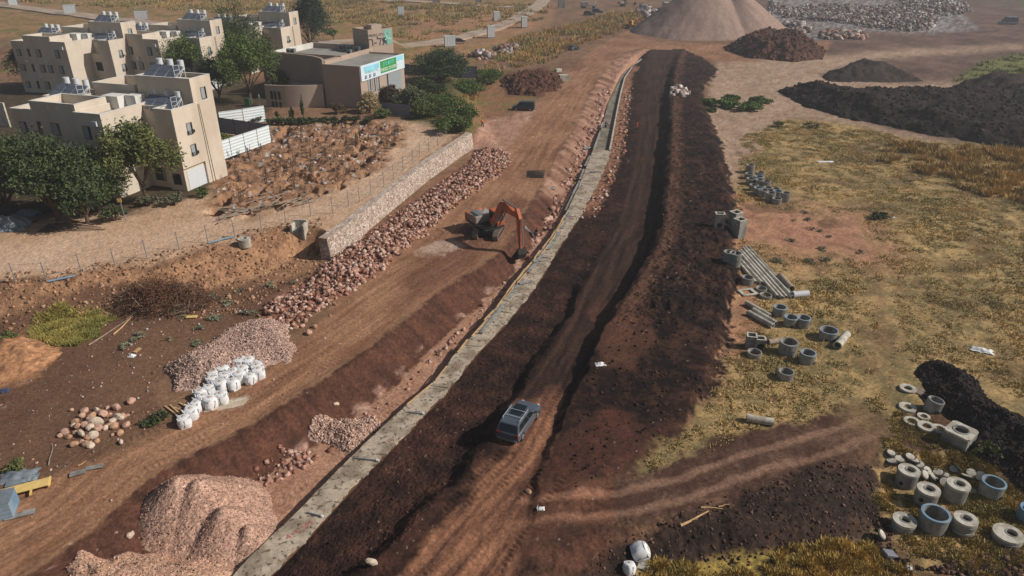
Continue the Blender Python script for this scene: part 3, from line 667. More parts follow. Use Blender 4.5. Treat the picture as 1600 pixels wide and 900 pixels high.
# ---- stone retaining wall
def stone_wall():
    top, L = resample(W([(503, 372), (540, 346), (600, 299), (660, 254), (732, 207)], 2.75), .22)
    n = len(top); rows = 12; v = []; f = []
    for i, p in enumerate(top):
        for k in range(rows):
            z = 2.75 - (2.95) * k / (rows - 1)
            off = .62 + .28 * k / (rows - 1) + .07 * float(perlin(np.array([i * .9]), np.array([k * 1.1]), 5)[0])
            q = shift(top, off)[i] if False else None
            v.append((i, k, z, off))
    S1 = [shift(top, d) for d in (0., 1.)]
    vv = []
    for (i, k, z, off) in v:
        a, b = S1[0][i], S1[1][i]; vv.append((a[0] + (b[0] - a[0]) * off, a[1] + (b[1] - a[1]) * off, z))
    back = [(a[0] + (b[0] - a[0]) * -.45, a[1] + (b[1] - a[1]) * -.45) for a, b in zip(*S1)]
    for i in range(n - 1):
        for k in range(rows - 1): f.append((i * rows + k, i * rows + k + 1, (i + 1) * rows + k + 1, (i + 1) * rows + k))
    m = len(vv)
    for x, y in back: vv += [(x, y, 2.75), (x, y, -.3)]
    for i in range(n - 1):
        f.append((i * rows, (i + 1) * rows, m + 2 * (i + 1), m + 2 * i)); f.append((m + 2 * i, m + 2 * i + 2, m + 2 * i + 3, m + 2 * i + 1))
    for i in (0, n - 1): f.append(tuple(i * rows + k for k in range(rows)) + (m + 2 * i + 1, m + 2 * i))
    mt = bpy.data.materials.new('wall_stone'); mt.use_nodes = True; nt = mt.node_tree; N = nt.nodes
    b = N['Principled BSDF']; b.inputs['Roughness'].default_value = .92; b.inputs['Specular IOR Level'].default_value = .15
    tc = N.new('ShaderNodeTexCoord'); vo = N.new('ShaderNodeTexVoronoi'); vo.inputs['Scale'].default_value = 2.6; vo.feature = 'F1'
    ve = N.new('ShaderNodeTexVoronoi'); ve.inputs['Scale'].default_value = 2.6; ve.feature = 'DISTANCE_TO_EDGE'
    for q in (vo, ve): nt.links.new(tc.outputs['Object'], q.inputs['Vector'])
    sep = N.new('ShaderNodeSeparateColor'); nt.links.new(vo.outputs['Color'], sep.inputs[0])
    r1 = N.new('ShaderNodeValToRGB'); e = r1.color_ramp; e.elements[0].color = (*S(212, 198, 184), 1); e.elements[1].color = (*S(164, 142, 128), 1)
    q = e.elements.new(.45); q.color = (*S(198, 178, 162), 1)
    nt.links.new(sep.outputs[0], r1.inputs[0])
    r2 = N.new('ShaderNodeMapRange'); r2.inputs[2].default_value = .06; nt.links.new(ve.outputs['Distance'], r2.inputs[0])
    mx = N.new('ShaderNodeMix'); mx.data_type = 'RGBA'; mx.inputs[6].default_value = (*S(164, 146, 126), 1); nt.links.new(r2.outputs[0], mx.inputs[0]); nt.links.new(r1.outputs[0], mx.inputs[7])
    nt.links.new(mx.outputs[2], b.inputs['Base Color'])
    bp = N.new('ShaderNodeBump'); bp.inputs['Distance'].default_value = .08; nt.links.new(r2.outputs[0], bp.inputs['Height']); nt.links.new(bp.outputs[0], b.inputs['Normal'])
    o = MB().add(vv, f).build('retaining_wall', mt)
    tag(o, 'long pale dry stone retaining wall below the fenced sandy terrace', 'wall')
stone_wall()
def lumps(name, P3, size, cols, parent=None):
    base = np.array([(-1, -1, -1), (1, -1, -1), (1, 1, -1), (-1, 1, -1), (-1, -1, 1), (1, -1, 1), (1, 1, 1), (-1, 1, 1)], float) * .6
    q = np.array([(3, 2, 1, 0), (4, 5, 6, 7), (0, 1, 5, 4), (1, 2, 6, 5), (2, 3, 7, 6), (3, 0, 4, 7)]); k = len(P3)
    V = base[None] * (1 + .6 * (RNG.random((k, 8, 3)) - .5)) * (size * (.4 + RNG.random((k, 1, 1)) ** 2.5 * 1.8)) * (.6 + .8 * RNG.random((k, 1, 3)))
    A_ = RNG.normal(size=(k, 3, 3)); Q, _ = np.linalg.qr(A_); V = np.einsum('kij,kvj->kvi', Q, V) + P3[:, None]
    ci = np.array(cols)[RNG.integers(0, len(cols), k)] * (.8 + .4 * RNG.random((k, 1)))
    o = np_mesh(name, V.reshape(-1, 3), (q[None] + (np.arange(k) * 8)[:, None, None]).reshape(-1, 4), M['gravel'], np.clip(np.repeat(ci, 8, 0), 0, .85), parent=parent); o['kind'] = 'stuff'; return o
# ---- heaps -----------------------------------------------------------------------------------------
def heap(name, label, poly, slope, hmax, ca, cb, cell=.35, n1=.25, s1=2.0, m='earth', base=None, group=None, cat='heap', peaks=None, fleck=None, h0=0.0, n2=.05, dip=.25, abs_=False, stones=None):
    wp = W(poly, h0); P = np.array(wp)[:, :2]; lo, hi = P.min(0) - 1, P.max(0) + 1
    xs = np.arange(lo[0], hi[0], cell); ys = np.arange(lo[1], hi[1], cell); A, B = np.meshgrid(xs, ys); X, Y = A.ravel(), B.ravel()
    wk = max(1.3, 2.4 * n1); wx = X + wk * fbm(X, Y, 3.5, 5, 5); wy = Y + wk * fbm(X, Y, 3.5, 5, 9)
    d = poly_sd(wx, wy, [tuple(q) for q in P], 60)
    hh = np.minimum(d * slope, hmax * (1 + .5 * fbm(X, Y, s1 * 4, 2, 12)))
    if peaks:
        hh2 = np.full(X.shape, -9.0)
        for (px, py, ph, pk) in peaks:
            x0, y0 = unproj(px, py, h0) if pk is None else pk
            hh2 = np.maximum(hh2, ph - slope * np.sqrt((X - x0) ** 2 + (Y - y0) ** 2 + (abs(ph) * .12) ** 2) + slope * abs(ph) * .12)
        hh = hh2 if abs_ else np.minimum(hh2, d * slope * 1.15)
    hh = hh + ss(0, 1.5, d) * (n1 * fbm(X, Y, s1, 4, 21) * 1.6 + n2 * fbm(X, Y, .35, 2, 23) * 2)
    tz = terrain_h(X, Y) if base is None else np.full(X.shape, base)
    Z = tz - dip + np.maximum(hh + dip, 0) * 1.0
    Z = np.where(d < 0, tz - dip, Z)
    if abs_: Z = np.maximum(hh, tz - dip); d = np.where(hh > tz - .3, 1.0, -1.0)
    rj = np.random.default_rng(5); Z = Z + rj.normal(0, 1, Z.shape) * cell * (.32 if m == 'gravel' else .2)
    t = .5 + .9 * fbm(X, Y, s1 * .8, 4, 31) + .7 * fbm(X, Y, .5, 2, 33)
    C = ca[None] + (cb - ca)[None] * np.clip(t, 0, 1)[:, None]
    C = C * np.clip(1 + .22 * rj.normal(0, 1, Z.shape), .5, 1.7)[:, None]
    if fleck is not None:
        w = (ss(.28, .4, fbm(X, Y, .7, 2, 41)) * fleck[1])[:, None]; C = C * (1 - w) + fleck[0][None] * w
    ny, nx = A.shape; idx = np.arange(nx * ny).reshape(ny, nx)
    f = np.stack([idx[:-1, :-1], idx[:-1, 1:], idx[1:, 1:], idx[1:, :-1]], -1).reshape(-1, 4)
    keep = (d[f] > -.4).any(1); f = f[keep]
    used = np.unique(f); rm = np.zeros(nx * ny, int); rm[used] = np.arange(len(used))
    o = np_mesh(name, np.stack([X, Y, Z], 1)[used], rm[f], M[m], C[used], smooth=True)
    tag(o, label, cat, group)
    if stones:
        ok = np.where(d > .15)[0]; ok = ok[RNG.integers(0, len(ok), stones[0])]; P3 = np.stack([X, Y, Z], 1)[ok] + RNG.normal(0, cell * .4, (len(ok), 3)) * [1, 1, .2]
        lumps('surface_stones', P3, stones[1], [ca * 1.15, ca, (ca + cb) / 2, cb * .9], parent=o)
    return o
HEAPS = []
def placed3(px, py, h):
    x, y = unproj(px, py, h); return float(x), float(y)
gp_a, gp_b = S(190, 154, 134), S(160, 126, 108)
cx, cy = 77.5, 291.0
CONE = [(cx + 28.5 * math.cos(a) * (1 + .04 * math.sin(3 * a)), cy + 28.5 * math.sin(a)) for a in np.linspace(0, 2 * math.pi, 40)[:-1]]
def cone():
    cell = .55; xs = np.arange(cx - 31, cx + 31, cell); ys = np.arange(cy - 31, cy + 31, cell); A, B = np.meshgrid(xs, ys); X, Y = A.ravel(), B.ravel()
    th = np.arctan2(Y - cy, X - cx)
    def c(x0, y0, h, s): return h - s * (np.sqrt((X - x0) ** 2 + (Y - y0) ** 2 + 2.0))
    hh = np.maximum(c(cx - 4.5, cy + 1, 19.5, .72), c(cx + 9, cy - 2.5, 15.5, .74))
    hh += .5 * fbm(X, Y, 9, 3, 15) + .16 * fbm(th * 7, np.hypot(X - cx, Y - cy) * .04, 1, 3, 5) + .12 * fbm(X, Y, 1.2, 3, 7)
    tz = terrain_h(X, Y); Z = np.maximum(tz - .6, hh)
    t = .5 + .45 * fbm(th * 6, np.hypot(X - cx, Y - cy) * .05, 1, 3, 9) + .3 * fbm(X, Y, 3, 3, 8)
    a, b = S(168, 142, 128), S(144, 120, 108); C = (a[None] + (b - a)[None] * np.clip(t, 0, 1)[:, None]) * np.clip(1 + .07 * RNG.normal(0, 1, t.shape), .7, 1.3)[:, None]
    ny, nx = A.shape; idx = np.arange(nx * ny).reshape(ny, nx); f = np.stack([idx[:-1, :-1], idx[:-1, 1:], idx[1:, 1:], idx[1:, :-1]], -1).reshape(-1, 4)
    f = f[(hh[f] > tz[f] - .5).any(1)]; used = np.unique(f); rm = np.zeros(nx * ny, int); rm[used] = np.arange(len(used))
    o = np_mesh('gravel_cone', np.stack([X, Y, Z], 1)[used], rm[f], M['gravel'], C[used], smooth=True)
    tag(o, 'huge smooth conical gravel stockpile at the top of the site', 'heap')
cone()
heap('gravel_heap', 'tall pinkish gravel heap beside the haul road, lower left', [(150, 760), (245, 700), (300, 700), (385, 720), (450, 790), (440, 850), (410, 880), (330, 900), (220, 890), (180, 850), (160, 800)], .80, 3.0, gp_a, gp_b, .09, .05, 1.6, 'gravel', peaks=[(0, 0, 1.5, placed3(274, 748, 1.5)), (0, 0, 1.4, placed3(306, 752, 1.4)), (0, 0, .6, placed3(345, 795, .6)), (0, 0, -.2, placed3(385, 822, -.2))], h0=-.6, abs_=True, n2=.03, stones=(9000, .026))
heap('gravel_heap', 'broad low gravel heap at the bottom left corner of the channel', [(85, 980), (98, 890), (130, 866), (200, 852), (240, 842), (330, 850), (375, 856), (400, 876), (350, 940), (300, 990)], .6, 1.35, S(196, 158, 134), S(164, 128, 106), .09, .08, 2.4, 'gravel', h0=-.3, n2=.03, stones=(4000, .035))
heap('gravel_heap', 'wide rough gravel heap behind the white bags', [(245, 585), (262, 570), (330, 535), (365, 508), (400, 500), (450, 510), (466, 540), (455, 565), (430, 572), (400, 580), (330, 600), (275, 612), (262, 598)], .62, 1.25, S(194, 164, 148), S(142, 116, 104), .10, .16, 2.4, 'gravel', n2=.05, stones=(14000, .045))
heap('gravel_heap', 'small pale gravel heap on the trench floor against the channel', [(492, 668), (520, 655), (590, 650), (600, 660), (570, 690), (540, 712), (505, 690), (490, 680)], .5, .7, S(196, 164, 146), S(150, 120, 104), .1, .15, 1, 'gravel', h0=-1.9, n2=.05, stones=(3500, .055))
heap('earth_heap', 'brown stony earth heap beside the tall gravel cone', [(1130, 78), (1150, 66), (1200, 58), (1262, 62), (1290, 80), (1284, 92), (1240, 98), (1170, 92)], .62, 4.2, S(100, 68, 54), S(60, 43, 37), .28, .7, 2.2, stones=(2200, .28))
heap('soil_heap', 'long black soil bank across the upper right', [(1214, 143), (1260, 140), (1300, 146), (1420, 152), (1600, 146), (1900, 150), (1900, 262), (1700, 245), (1600, 236), (1540, 226), (1455, 212), (1400, 200), (1330, 188), (1262, 168)], .55, 3.4, S(36, 32, 31), S(60, 50, 46), .3, .55, 4.5, stones=(5000, .22))
heap('soil_heap', 'small black soil heap above the long black bank', [(1280, 120), (1310, 110), (1370, 110), (1420, 118), (1440, 126), (1380, 130), (1300, 129)], .5, 3.2, S(50, 44, 40), S(68, 56, 50), .5, .6, 4)
heap('soil_heap', 'low black soil heap at the right edge beside green scrub', [(1490, 132), (1520, 124), (1580, 128), (1700, 138), (1700, 152), (1560, 148)], .5, 3.0, S(52, 44, 40), S(72, 60, 52), .5, .6, 4)
heap('soil_heap', 'black soil mound along the right edge behind the concrete rings', [(1430, 584), (1445, 568), (1480, 572), (1530, 605), (1560, 640), (1610, 672), (1720, 760), (1640, 780), (1570, 735), (1500, 705), (1480, 668), (1452, 642), (1438, 612)], .5, 1.7, S(34, 31, 30), S(58, 50, 46), .11, .22, 1.6, h0=-.4, stones=(5000, .07))
heap('earth_heap', 'ragged dark red earth heap above the parked van', [(782, 130), (800, 118), (850, 112), (880, 125), (872, 142), (830, 150), (795, 146)], .45, 1.3, S(104, 68, 52), S(66, 46, 38), .25, .9, 1.6, stones=(900, .2))
heap('earth_heap', 'light brown earth mound at the left edge below the terrace', [(-60, 545), (0, 535), (60, 528), (92, 545), (70, 575), (20, 592), (-60, 600)], .55, 1.5, S(176, 130, 94), S(146, 106, 78), .2, .35, 1.6)
def rubble(name, label, poly, n, size, cols, group=None, h0=0, cat='rubble', lift=0.0, kind=None):
    """many angular lumps as one mesh"""
    P = W(poly, h0); A = np.array(P)[:, :2]; lo, hi = A.min(0), A.max(0)
    pts = RNG.random((n * 4, 2)) * (hi - lo) + lo; d = poly_sd(pts[:, 0] + size * 4 * fbm(pts[:, 0], pts[:, 1], size * 12, 3, 4), pts[:, 1] + size * 8 * fbm(pts[:, 0], pts[:, 1], size * 14, 3, 8), P, 20); m = (d > 0) & (fbm(pts[:, 0], pts[:, 1], size * 9, 3, 12) > -.12); pts = pts[m][:n]; d = d[m][:n]
    z = terrain_h(pts[:, 0], pts[:, 1]) + np.minimum(d * .4, lift)
    base = np.array([(-1, -1, -1), (1, -1, -1), (1, 1, -1), (-1, 1, -1), (-1, -1, 1), (1, -1, 1), (1, 1, 1), (-1, 1, 1)], float) * .6
    q = np.array([(3, 2, 1, 0), (4, 5, 6, 7), (0, 1, 5, 4), (1, 2, 6, 5), (2, 3, 7, 6), (3, 0, 4, 7)])
    k = len(pts); V = base[None] * (1 + .6 * (RNG.random((k, 8, 3)) - .5)); V = V * (size * (.35 + RNG.random((k, 1, 1)) ** 3 * 2.0)) * (.6 + .8 * RNG.random((k, 1, 3)))
    a, b, c = RNG.random((3, k)) * 6.28
    Rz = np.stack([np.stack([np.cos(a), -np.sin(a), 0 * a], -1), np.stack([np.sin(a), np.cos(a), 0 * a], -1), np.stack([0 * a, 0 * a, 1 + 0 * a], -1)], 1)
    Rx = np.stack([np.stack([1 + 0 * b, 0 * b, 0 * b], -1), np.stack([0 * b, np.cos(b), -np.sin(b)], -1), np.stack([0 * b, np.sin(b), np.cos(b)], -1)], 1)
    V = np.einsum('kij,kvj->kvi', Rz @ Rx, V) + np.stack([pts[:, 0], pts[:, 1], z + size * .15], 1)[:, None]
    ci = np.array(cols)[RNG.integers(0, len(cols), k)] * (.8 + .4 * RNG.random((k, 1)))
    o = np_mesh(name, V.reshape(-1, 3), (q[None] + (np.arange(k) * 8)[:, None, None]).reshape(-1, 4), M['gravel'], np.repeat(ci, 8, 0))
    tag(o, label, cat, group, kind); return o
PK = [S(184, 146, 128), S(166, 122, 104), S(196, 166, 150), S(140, 100, 84)]
WH = [S(190, 182, 178), S(160, 150, 146), S(128, 114, 108), S(112, 90, 80)]
BK = [S(66, 46, 38), S(50, 36, 31), S(86, 62, 50), S(112, 88, 74)]
rubble('crushed_rubble', 'wide field of pale broken concrete rubble at the top right', [(1200, 2), (1240, 12), (1300, 8), (1360, 12), (1420, 10), (1470, 22), (1456, 48), (1400, 50), (1350, 42), (1300, 36), (1220, 28), (1200, 22)], 6500, .42, WH + [S(104, 78, 66), S(120, 100, 90)], kind='stuff', lift=.9)
rubble('crushed_rubble', 'far pale rubble spread along the top right edge', [(1400, -6), (1500, -2), (1520, 20), (1480, 26), (1410, 12)], 1800, .45, WH + [S(104, 78, 66)], kind='stuff', lift=1.5)
rubble('rubble_heap', 'small white rubble heap between gravel cone and brown heap', [(1224, 42), (1255, 38), (1266, 52), (1226, 54)], 420, .7, WH, lift=2.2)
rubble('crushed_rubble', 'pale rubble scatter behind the brown earth heap', [(1285, 52), (1352, 54), (1352, 64), (1290, 62)], 400, .7, WH + PK, kind='stuff', lift=.8)
rubble('rubble_heap', 'small whitish stone heap on the dark soil bank', [(1044, 152), (1050, 140), (1066, 137), (1076, 146), (1070, 154)], 150, .3, [S(206, 190, 180), S(184, 164, 154)], h0=1.0, lift=.45)
rubble('stone_heap', 'pale stone heap left of the far haul road, nearer of two', [(732, 88), (745, 80), (768, 82), (774, 90), (750, 92)], 260, .5, PK + WH, lift=1.2)
rubble('stone_heap', 'pale stone heap left of the far haul road, farther of two', [(768, 80), (782, 72), (812, 72), (818, 78), (800, 82), (780, 83)], 260, .5, PK + WH, lift=1.0)
rubble('demolition_rubble', 'heap of grey and white demolition rubble beside the far lorry', [(995, 22), (1002, 10), (1020, 16), (1030, 28), (1010, 30)], 300, .7, WH, lift=1.5, kind='stuff')
rubble('trench_rocks', 'loose pink rocks covering the left side of the upper trench', [(815, 405), (855, 335), (885, 270), (905, 225), (925, 180), (945, 140), (955, 140), (946, 165), (928, 215), (905, 275), (880, 325), (845, 378), (815, 425)], 2600, .24, PK, h0=-1.6, kind='stuff')
rubble('trench_rocks', 'loose pink rocks along the foot of the cut slope', [(500, 705), (560, 655), (640, 590), (720, 512), (800, 430), (806, 436), (725, 522), (645, 600), (565, 664), (510, 712)], 1100, .14, PK, h0=-1.8, kind='stuff')
rubble('trench_rocks', 'pink rocks between the upper channel and the dark fill', [(905, 345), (936, 290), (955, 240), (965, 190), (975, 140), (986, 140), (984, 190), (974, 240), (958, 290), (925, 350)], 1100, .2, PK + [S(196, 150, 110)], h0=-.9, kind='stuff')
rubble('trench_rocks', 'pink rocks in the lower trench near the gravel heap', [(395, 735), (440, 700), (500, 700), (470, 730), (410, 760)], 200, .12, PK, h0=-1.6, kind='stuff')
rubble('soil_clods', 'dark soil clods strewn over the earth bank', [(1040, 95), (1085, 100), (1115, 108), (1090, 150), (1108, 210), (1130, 270), (1140, 340), (1150, 440), (1135, 520), (1118, 600), (1070, 645), (980, 720), (900, 760), (880, 700), (920, 600), (990, 470), (1030, 360), (1045, 220)], 14000, .075, BK[:3] + [S(58, 42, 35)] * 2, h0=.6, kind='stuff')
rubble('soil_clods', 'dark soil clods strewn over the fill beside the channel', [(985, 110), (975, 180), (950, 290), (900, 380), (800, 500), (690, 630), (560, 770), (430, 900), (420, 960), (520, 930), (640, 800), (760, 660), (880, 500), (930, 410), (960, 350), (990, 200), (1000, 120)], 7000, .055, BK, h0=-.6, kind='stuff')
rubble('soil_clods', 'soil clods over the dark lower embankment', [(860, 930), (960, 850), (1100, 792), (1300, 726), (1365, 730), (1392, 790), (1350, 850), (1250, 872), (1010, 898)], 2500, .055, BK, h0=-.4, kind='stuff')
rubble('loose_stones', 'small loose stones on the rough ground left of the haul road', [(0, 520), (420, 470), (400, 500), (240, 600), (270, 680), (60, 760), (0, 770)], 700, .06, PK + WH, kind='stuff')
rubble('loose_stones', 'stones and clods on the slope below the sandy terrace', [(0, 445), (130, 436), (300, 402), (420, 368), (505, 356), (510, 400), (430, 455), (330, 480), (180, 470), (0, 500)], 3000, .10, [S(160, 122, 94), S(126, 94, 72), S(176, 140, 112)], h0=1.2, kind='stuff')
rubble('loose_stones', 'small loose stones dusting the haul road verges', [(0, 800), (300, 660), (560, 450), (820, 200), (900, 120), (905, 190), (780, 400), (560, 560), (330, 700), (40, 900)], 900, .06, PK, kind='stuff')
rubble('building_rubble', 'grey and white building rubble strewn over the demolished lot', DEBRIS, 1300, .15, WH[:2] + PK + [S(120, 90, 70)] * 3, h0=2.6, kind='stuff')
rubble('loose_stones', 'clods and stones on rough ground at the bottom right', [(1385, 800), (1400, 870), (1450, 890), (1600, 850), (1600, 900), (1380, 905), (1340, 860)], 1500, .09, BK, h0=-1.2, kind='stuff')
# ---- boulders: each one a thing
def rock_mesh(name, seed, m, sub=2):
    import bmesh
    rn = random.Random(seed); bm = bmesh.new(); bmesh.ops.create_icosphere(bm, subdivisions=sub, radius=1)
    sc = (rn.uniform(.8, 1.25), rn.uniform(.7, 1.1), rn.uniform(.6, .85)); pl = [(Vector([rn.gauss(0, 1) for _ in range(3)]).normalized(), rn.uniform(.62, .88)) for _ in range(9)]
    for v in bm.verts:
        for n, dd in pl:
            e = v.co.dot(n)
            if e > dd: v.co -= n * (e - dd)
        v.co *= 1 + rn.uniform(-.03, .03)
        v.co = Vector((v.co.x * sc[0], v.co.y * sc[1], v.co.z * sc[2]))
    me = bpy.data.meshes.new(name); bm.to_mesh(me); bm.free(); me.materials.append(m); return me
ROCKS = [rock_mesh('boulder', 10 + i, M[['stone_pink', 'stone_tan', 'stone_pale'][i % 3]], 2) for i in range(9)]
BROCK = [rock_mesh('boulder', 40 + i, M[['stone_pink', 'stone_pink', 'stone_tan'][i % 3]], 1) for i in range(9)]
def boulder(loc, r, label, group=None, lst=ROCKS, i=None):
    o = bpy.data.objects.new('boulder', lst[random.randrange(len(lst)) if i is None else i]); COL.objects.link(o)
    o.location = loc; o.scale = (r, r, r); o.rotation_euler = (random.uniform(-.4, .4), random.uniform(-.4, .4), random.uniform(0, 6.28)); return tag(o, label, 'boulder', group)
# rubble bank beside the road: the 290 largest individually, the rest as one spread
def bank():
    P = W(BANK, .5); A = np.array(P)[:, :2]; lo, hi = A.min(0), A.max(0)
    pts = RNG.random((9000, 2)) * (hi - lo) + lo; d = poly_sd(pts[:, 0] + 2.2 * fbm(pts[:, 0], pts[:, 1], 3, 3, 4), pts[:, 1] + 3 * fbm(pts[:, 0], pts[:, 1], 4, 3, 8), P, 20); pts = pts[d > .1]; d = d[d > .1]
    r = .08 + .24 * RNG.random(len(pts)) ** 5; ap = r / np.hypot(pts[:, 1], H); o = np.argsort(-ap)[:285]
    z = terrain_h(pts[:, 0], pts[:, 1])
    for k in o: boulder((pts[k, 0], pts[k, 1], z[k] + r[k] * .35), r[k] * 1.15, 'angular pink quarry boulder in the long bank below the stone wall', 'boulders banked along the haul road', BROCK)
bank()
rubble('quarry_rubble', 'smaller pink quarry rock filling the long bank below the stone wall', BANK, 16000, .14, PK + PK + [S(128, 92, 76), S(112, 80, 66)], h0=.6, kind='stuff', lift=.2)
BL = [(133,642,9),(128,650,8),(140,655,8),(152,640,7),(158,645,9),(145,652,12),(163,650,10),(150,660,13),(170,648,7),(183,637,10),(176,658,9),(186,652,11),(193,650,8),(172,664,8),(180,666,10),(198,664,9),(118,658,8),(115,664,6),(122,668,7),(133,664,9),(142,668,9),(155,672,9),(166,668,7),(102,675,9),(94,680,6),(108,682,7),(118,676,6),(128,680,8),(138,682,8),(146,680,10),(128,690,6),(116,694,9),(134,694,8),(142,696,9),(152,688,6),(176,678,4),(188,676,7),(200,648,4),(168,636,5),(112,640,5)]
for k, (px, py, s) in enumerate(BL):
    g = G(px, py + 2); lift = .18 if (120 < px < 180 and 648 < py < 685 and k % 3 == 0) else 0
    boulder(g + Vector((0, 0, s / 19 * .3 + lift)), s / 19 * .78, 'pinkish boulder in the loose pile left of the white bags', 'boulders in the lower left pile')
for (px, py, s, lab) in [(206, 627, 8, 'single pale boulder standing just above the lower left boulder pile'), (492, 510, 6, 'upper of two boulders just right of the small boulder group beside the haul road'), (483, 520, 8, 'lower larger of two boulders just right of the small boulder group beside the haul road'), (524, 617, 5, 'lone pale stone on the dark cut slope'),
                         (581, 880, 7, 'white angular stone at the bottom edge beside the dark soil'), (203, 837, 5, 'larger stone beside the foot of the tall gravel heap'), (207, 833, 4, 'smaller stone behind the foot of the tall gravel heap'), (234, 875, 3, 'small stone on top of the broad low gravel heap'), (190, 690, 5, 'white rock below the lower left boulder pile'), (447, 720, 5, 'lone stone at the foot of the cut slope near the channel'), (826, 768, 5, 'brown boulder beside the side track')]:
    g = G(px, py + 2); boulder(g + Vector((0, 0, s / 40)), s / 21, lab)
for (px, py, s) in [(452, 503, 5), (459, 509, 6), (466, 503, 5), (472, 511, 6), (477, 503, 6), (455, 515, 5), (463, 513, 6), (450, 511, 4)]:
    boulder(G(px, py) + Vector((0, 0, .12)), s / 19, 'pinkish boulder in the small group between gravel heap and haul road', 'small boulder group by the road')
# ------------------------------------------------------------------ buildings
def wall_block(mb, rf, x0, x1, y0, y1, h, z0=-.6, par=.9, t=.22):
    """walls with a parapet; the roof slab goes to rf"""
    mb.box(x0, x1, y0, y1, z0, h - par)
    e = .0
    for a in ((x0, x1, y0, y0 + t), (x0, x1, y1 - t, y1), (x0, x0 + t, y0 + t, y1 - t), (x1 - t, x1, y0 + t, y1 - t)):
        mb.box(a[0], a[1], a[2], a[3], h - par, h)
    rf.box(x0 + t + .004, x1 - t - .004, y0 + t + .004, y1 - t - .004, h - par + .004, h - par + .05)
def window(parent, x, y, z, w, h, face, shut=True, rail=False):
    """face: 'x+','y-' ... a recessed-looking window with frame, pane, shutter"""
    rz = {'y-': 0, 'x+': math.pi / 2, 'y+': math.pi, 'x-': -math.pi / 2}[face]
    T = Matrix.Translation((x, y, z)) @ Matrix.Rotation(rz, 4, 'Z')
    f = MB(T); f.box(-w / 2 - .06, w / 2 + .06, -.05, .02, -.08, 0); f.box(-w / 2 - .06, w / 2 + .06, -.05, .02, h, h + .06)
    f.box(-w / 2 - .06, -w / 2, -.05, .02, 0, h); f.box(w / 2, w / 2 + .06, -.05, .02, 0, h)
    if rail:
        for k in (.12, .3, .48): f.box(-w / 2 - .1, w / 2 + .1, -.3, -.27, k, k + .03)
        f.box(-w / 2 - .1, -w / 2 - .07, -.3, -.05, .1, .52); f.box(w / 2 + .07, w / 2 + .1, -.3, -.05, .1, .52)
    fr = f.build('window', M['frame_dark'], parent)
    if shut:
        MB(T).box(-w / 2, w / 2 * .45, -.035, .0, .0, h).build('shutter', M['shutter'], fr)
        MB(T).box(w / 2 * .45 + .004, w / 2, -.02, .0, .0, h).build('pane', M['glass'], fr)
    else: MB(T).box(-w / 2, w / 2, -.02, .0, .0, h).build('pane', M['glass'], fr)
    return fr
def heaters(parent, x, y, z, rz=0., n=3):
    """row of solar water heaters, panels tilted towards -y"""
    T0 = Matrix.Translation((x, y, z)) @ Matrix.Rotation(rz, 4, 'Z')
    for k in range(n):
        T = T0 @ Matrix.Translation((k * 2.05, 0, 0)) @ Matrix.Scale(1.25, 4)
        f = MB(T)
        for s in (-.76, .76):
            f.bar((s, -.1, 0), (s, -.1, .25), .05); f.bar((s, 1.5, 0), (s, 1.5, 1.4), .05); f.bar((s, -.1, .22), (s, 1.5, 1.27), .05); f.bar((s, -.1, .04), (s, 1.5, .04), .05); f.bar((s, .4, .04), (s, 1.5, 1.2), .04)
        f.bar((-.76, 1.5, 1.38), (.76, 1.5, 1.38), .05)
        fr = f.build('solar_heater', M['metal_white'], parent)
        p = MB(T); A = Vector((0, -.15, .22)); Bv = Vector((0, 1.42, 1.32)); d = (Bv - A)
        p.bar(A, A + d * .49, 1.46, .09, up=(0, -1, 1)); p.bar(A + d * .51, Bv, 1.46, .09, up=(0, -1, 1)); p.build('solar_panel', M['panel_sky_tint'], fr)
        tk = MB(T); tk.tube((-.05, 1.85, .95), (-.05, 1.85, 1.95), .33, n=16); tk.build('water_tank', M['metal_white'], fr, smooth=True)
    g = MB(T0); xx = (n - 1) * 2.05 + 1.15
    for s in (0, .9): g.bar((xx, s, 0), (xx, s, 2.1), .05)
    for q in (.5, 1.0, 1.5, 2.1): g.bar((xx, 0, q), (xx, .9, q), .04)
    g.build('pipe_rack', M['metal_white'], parent)
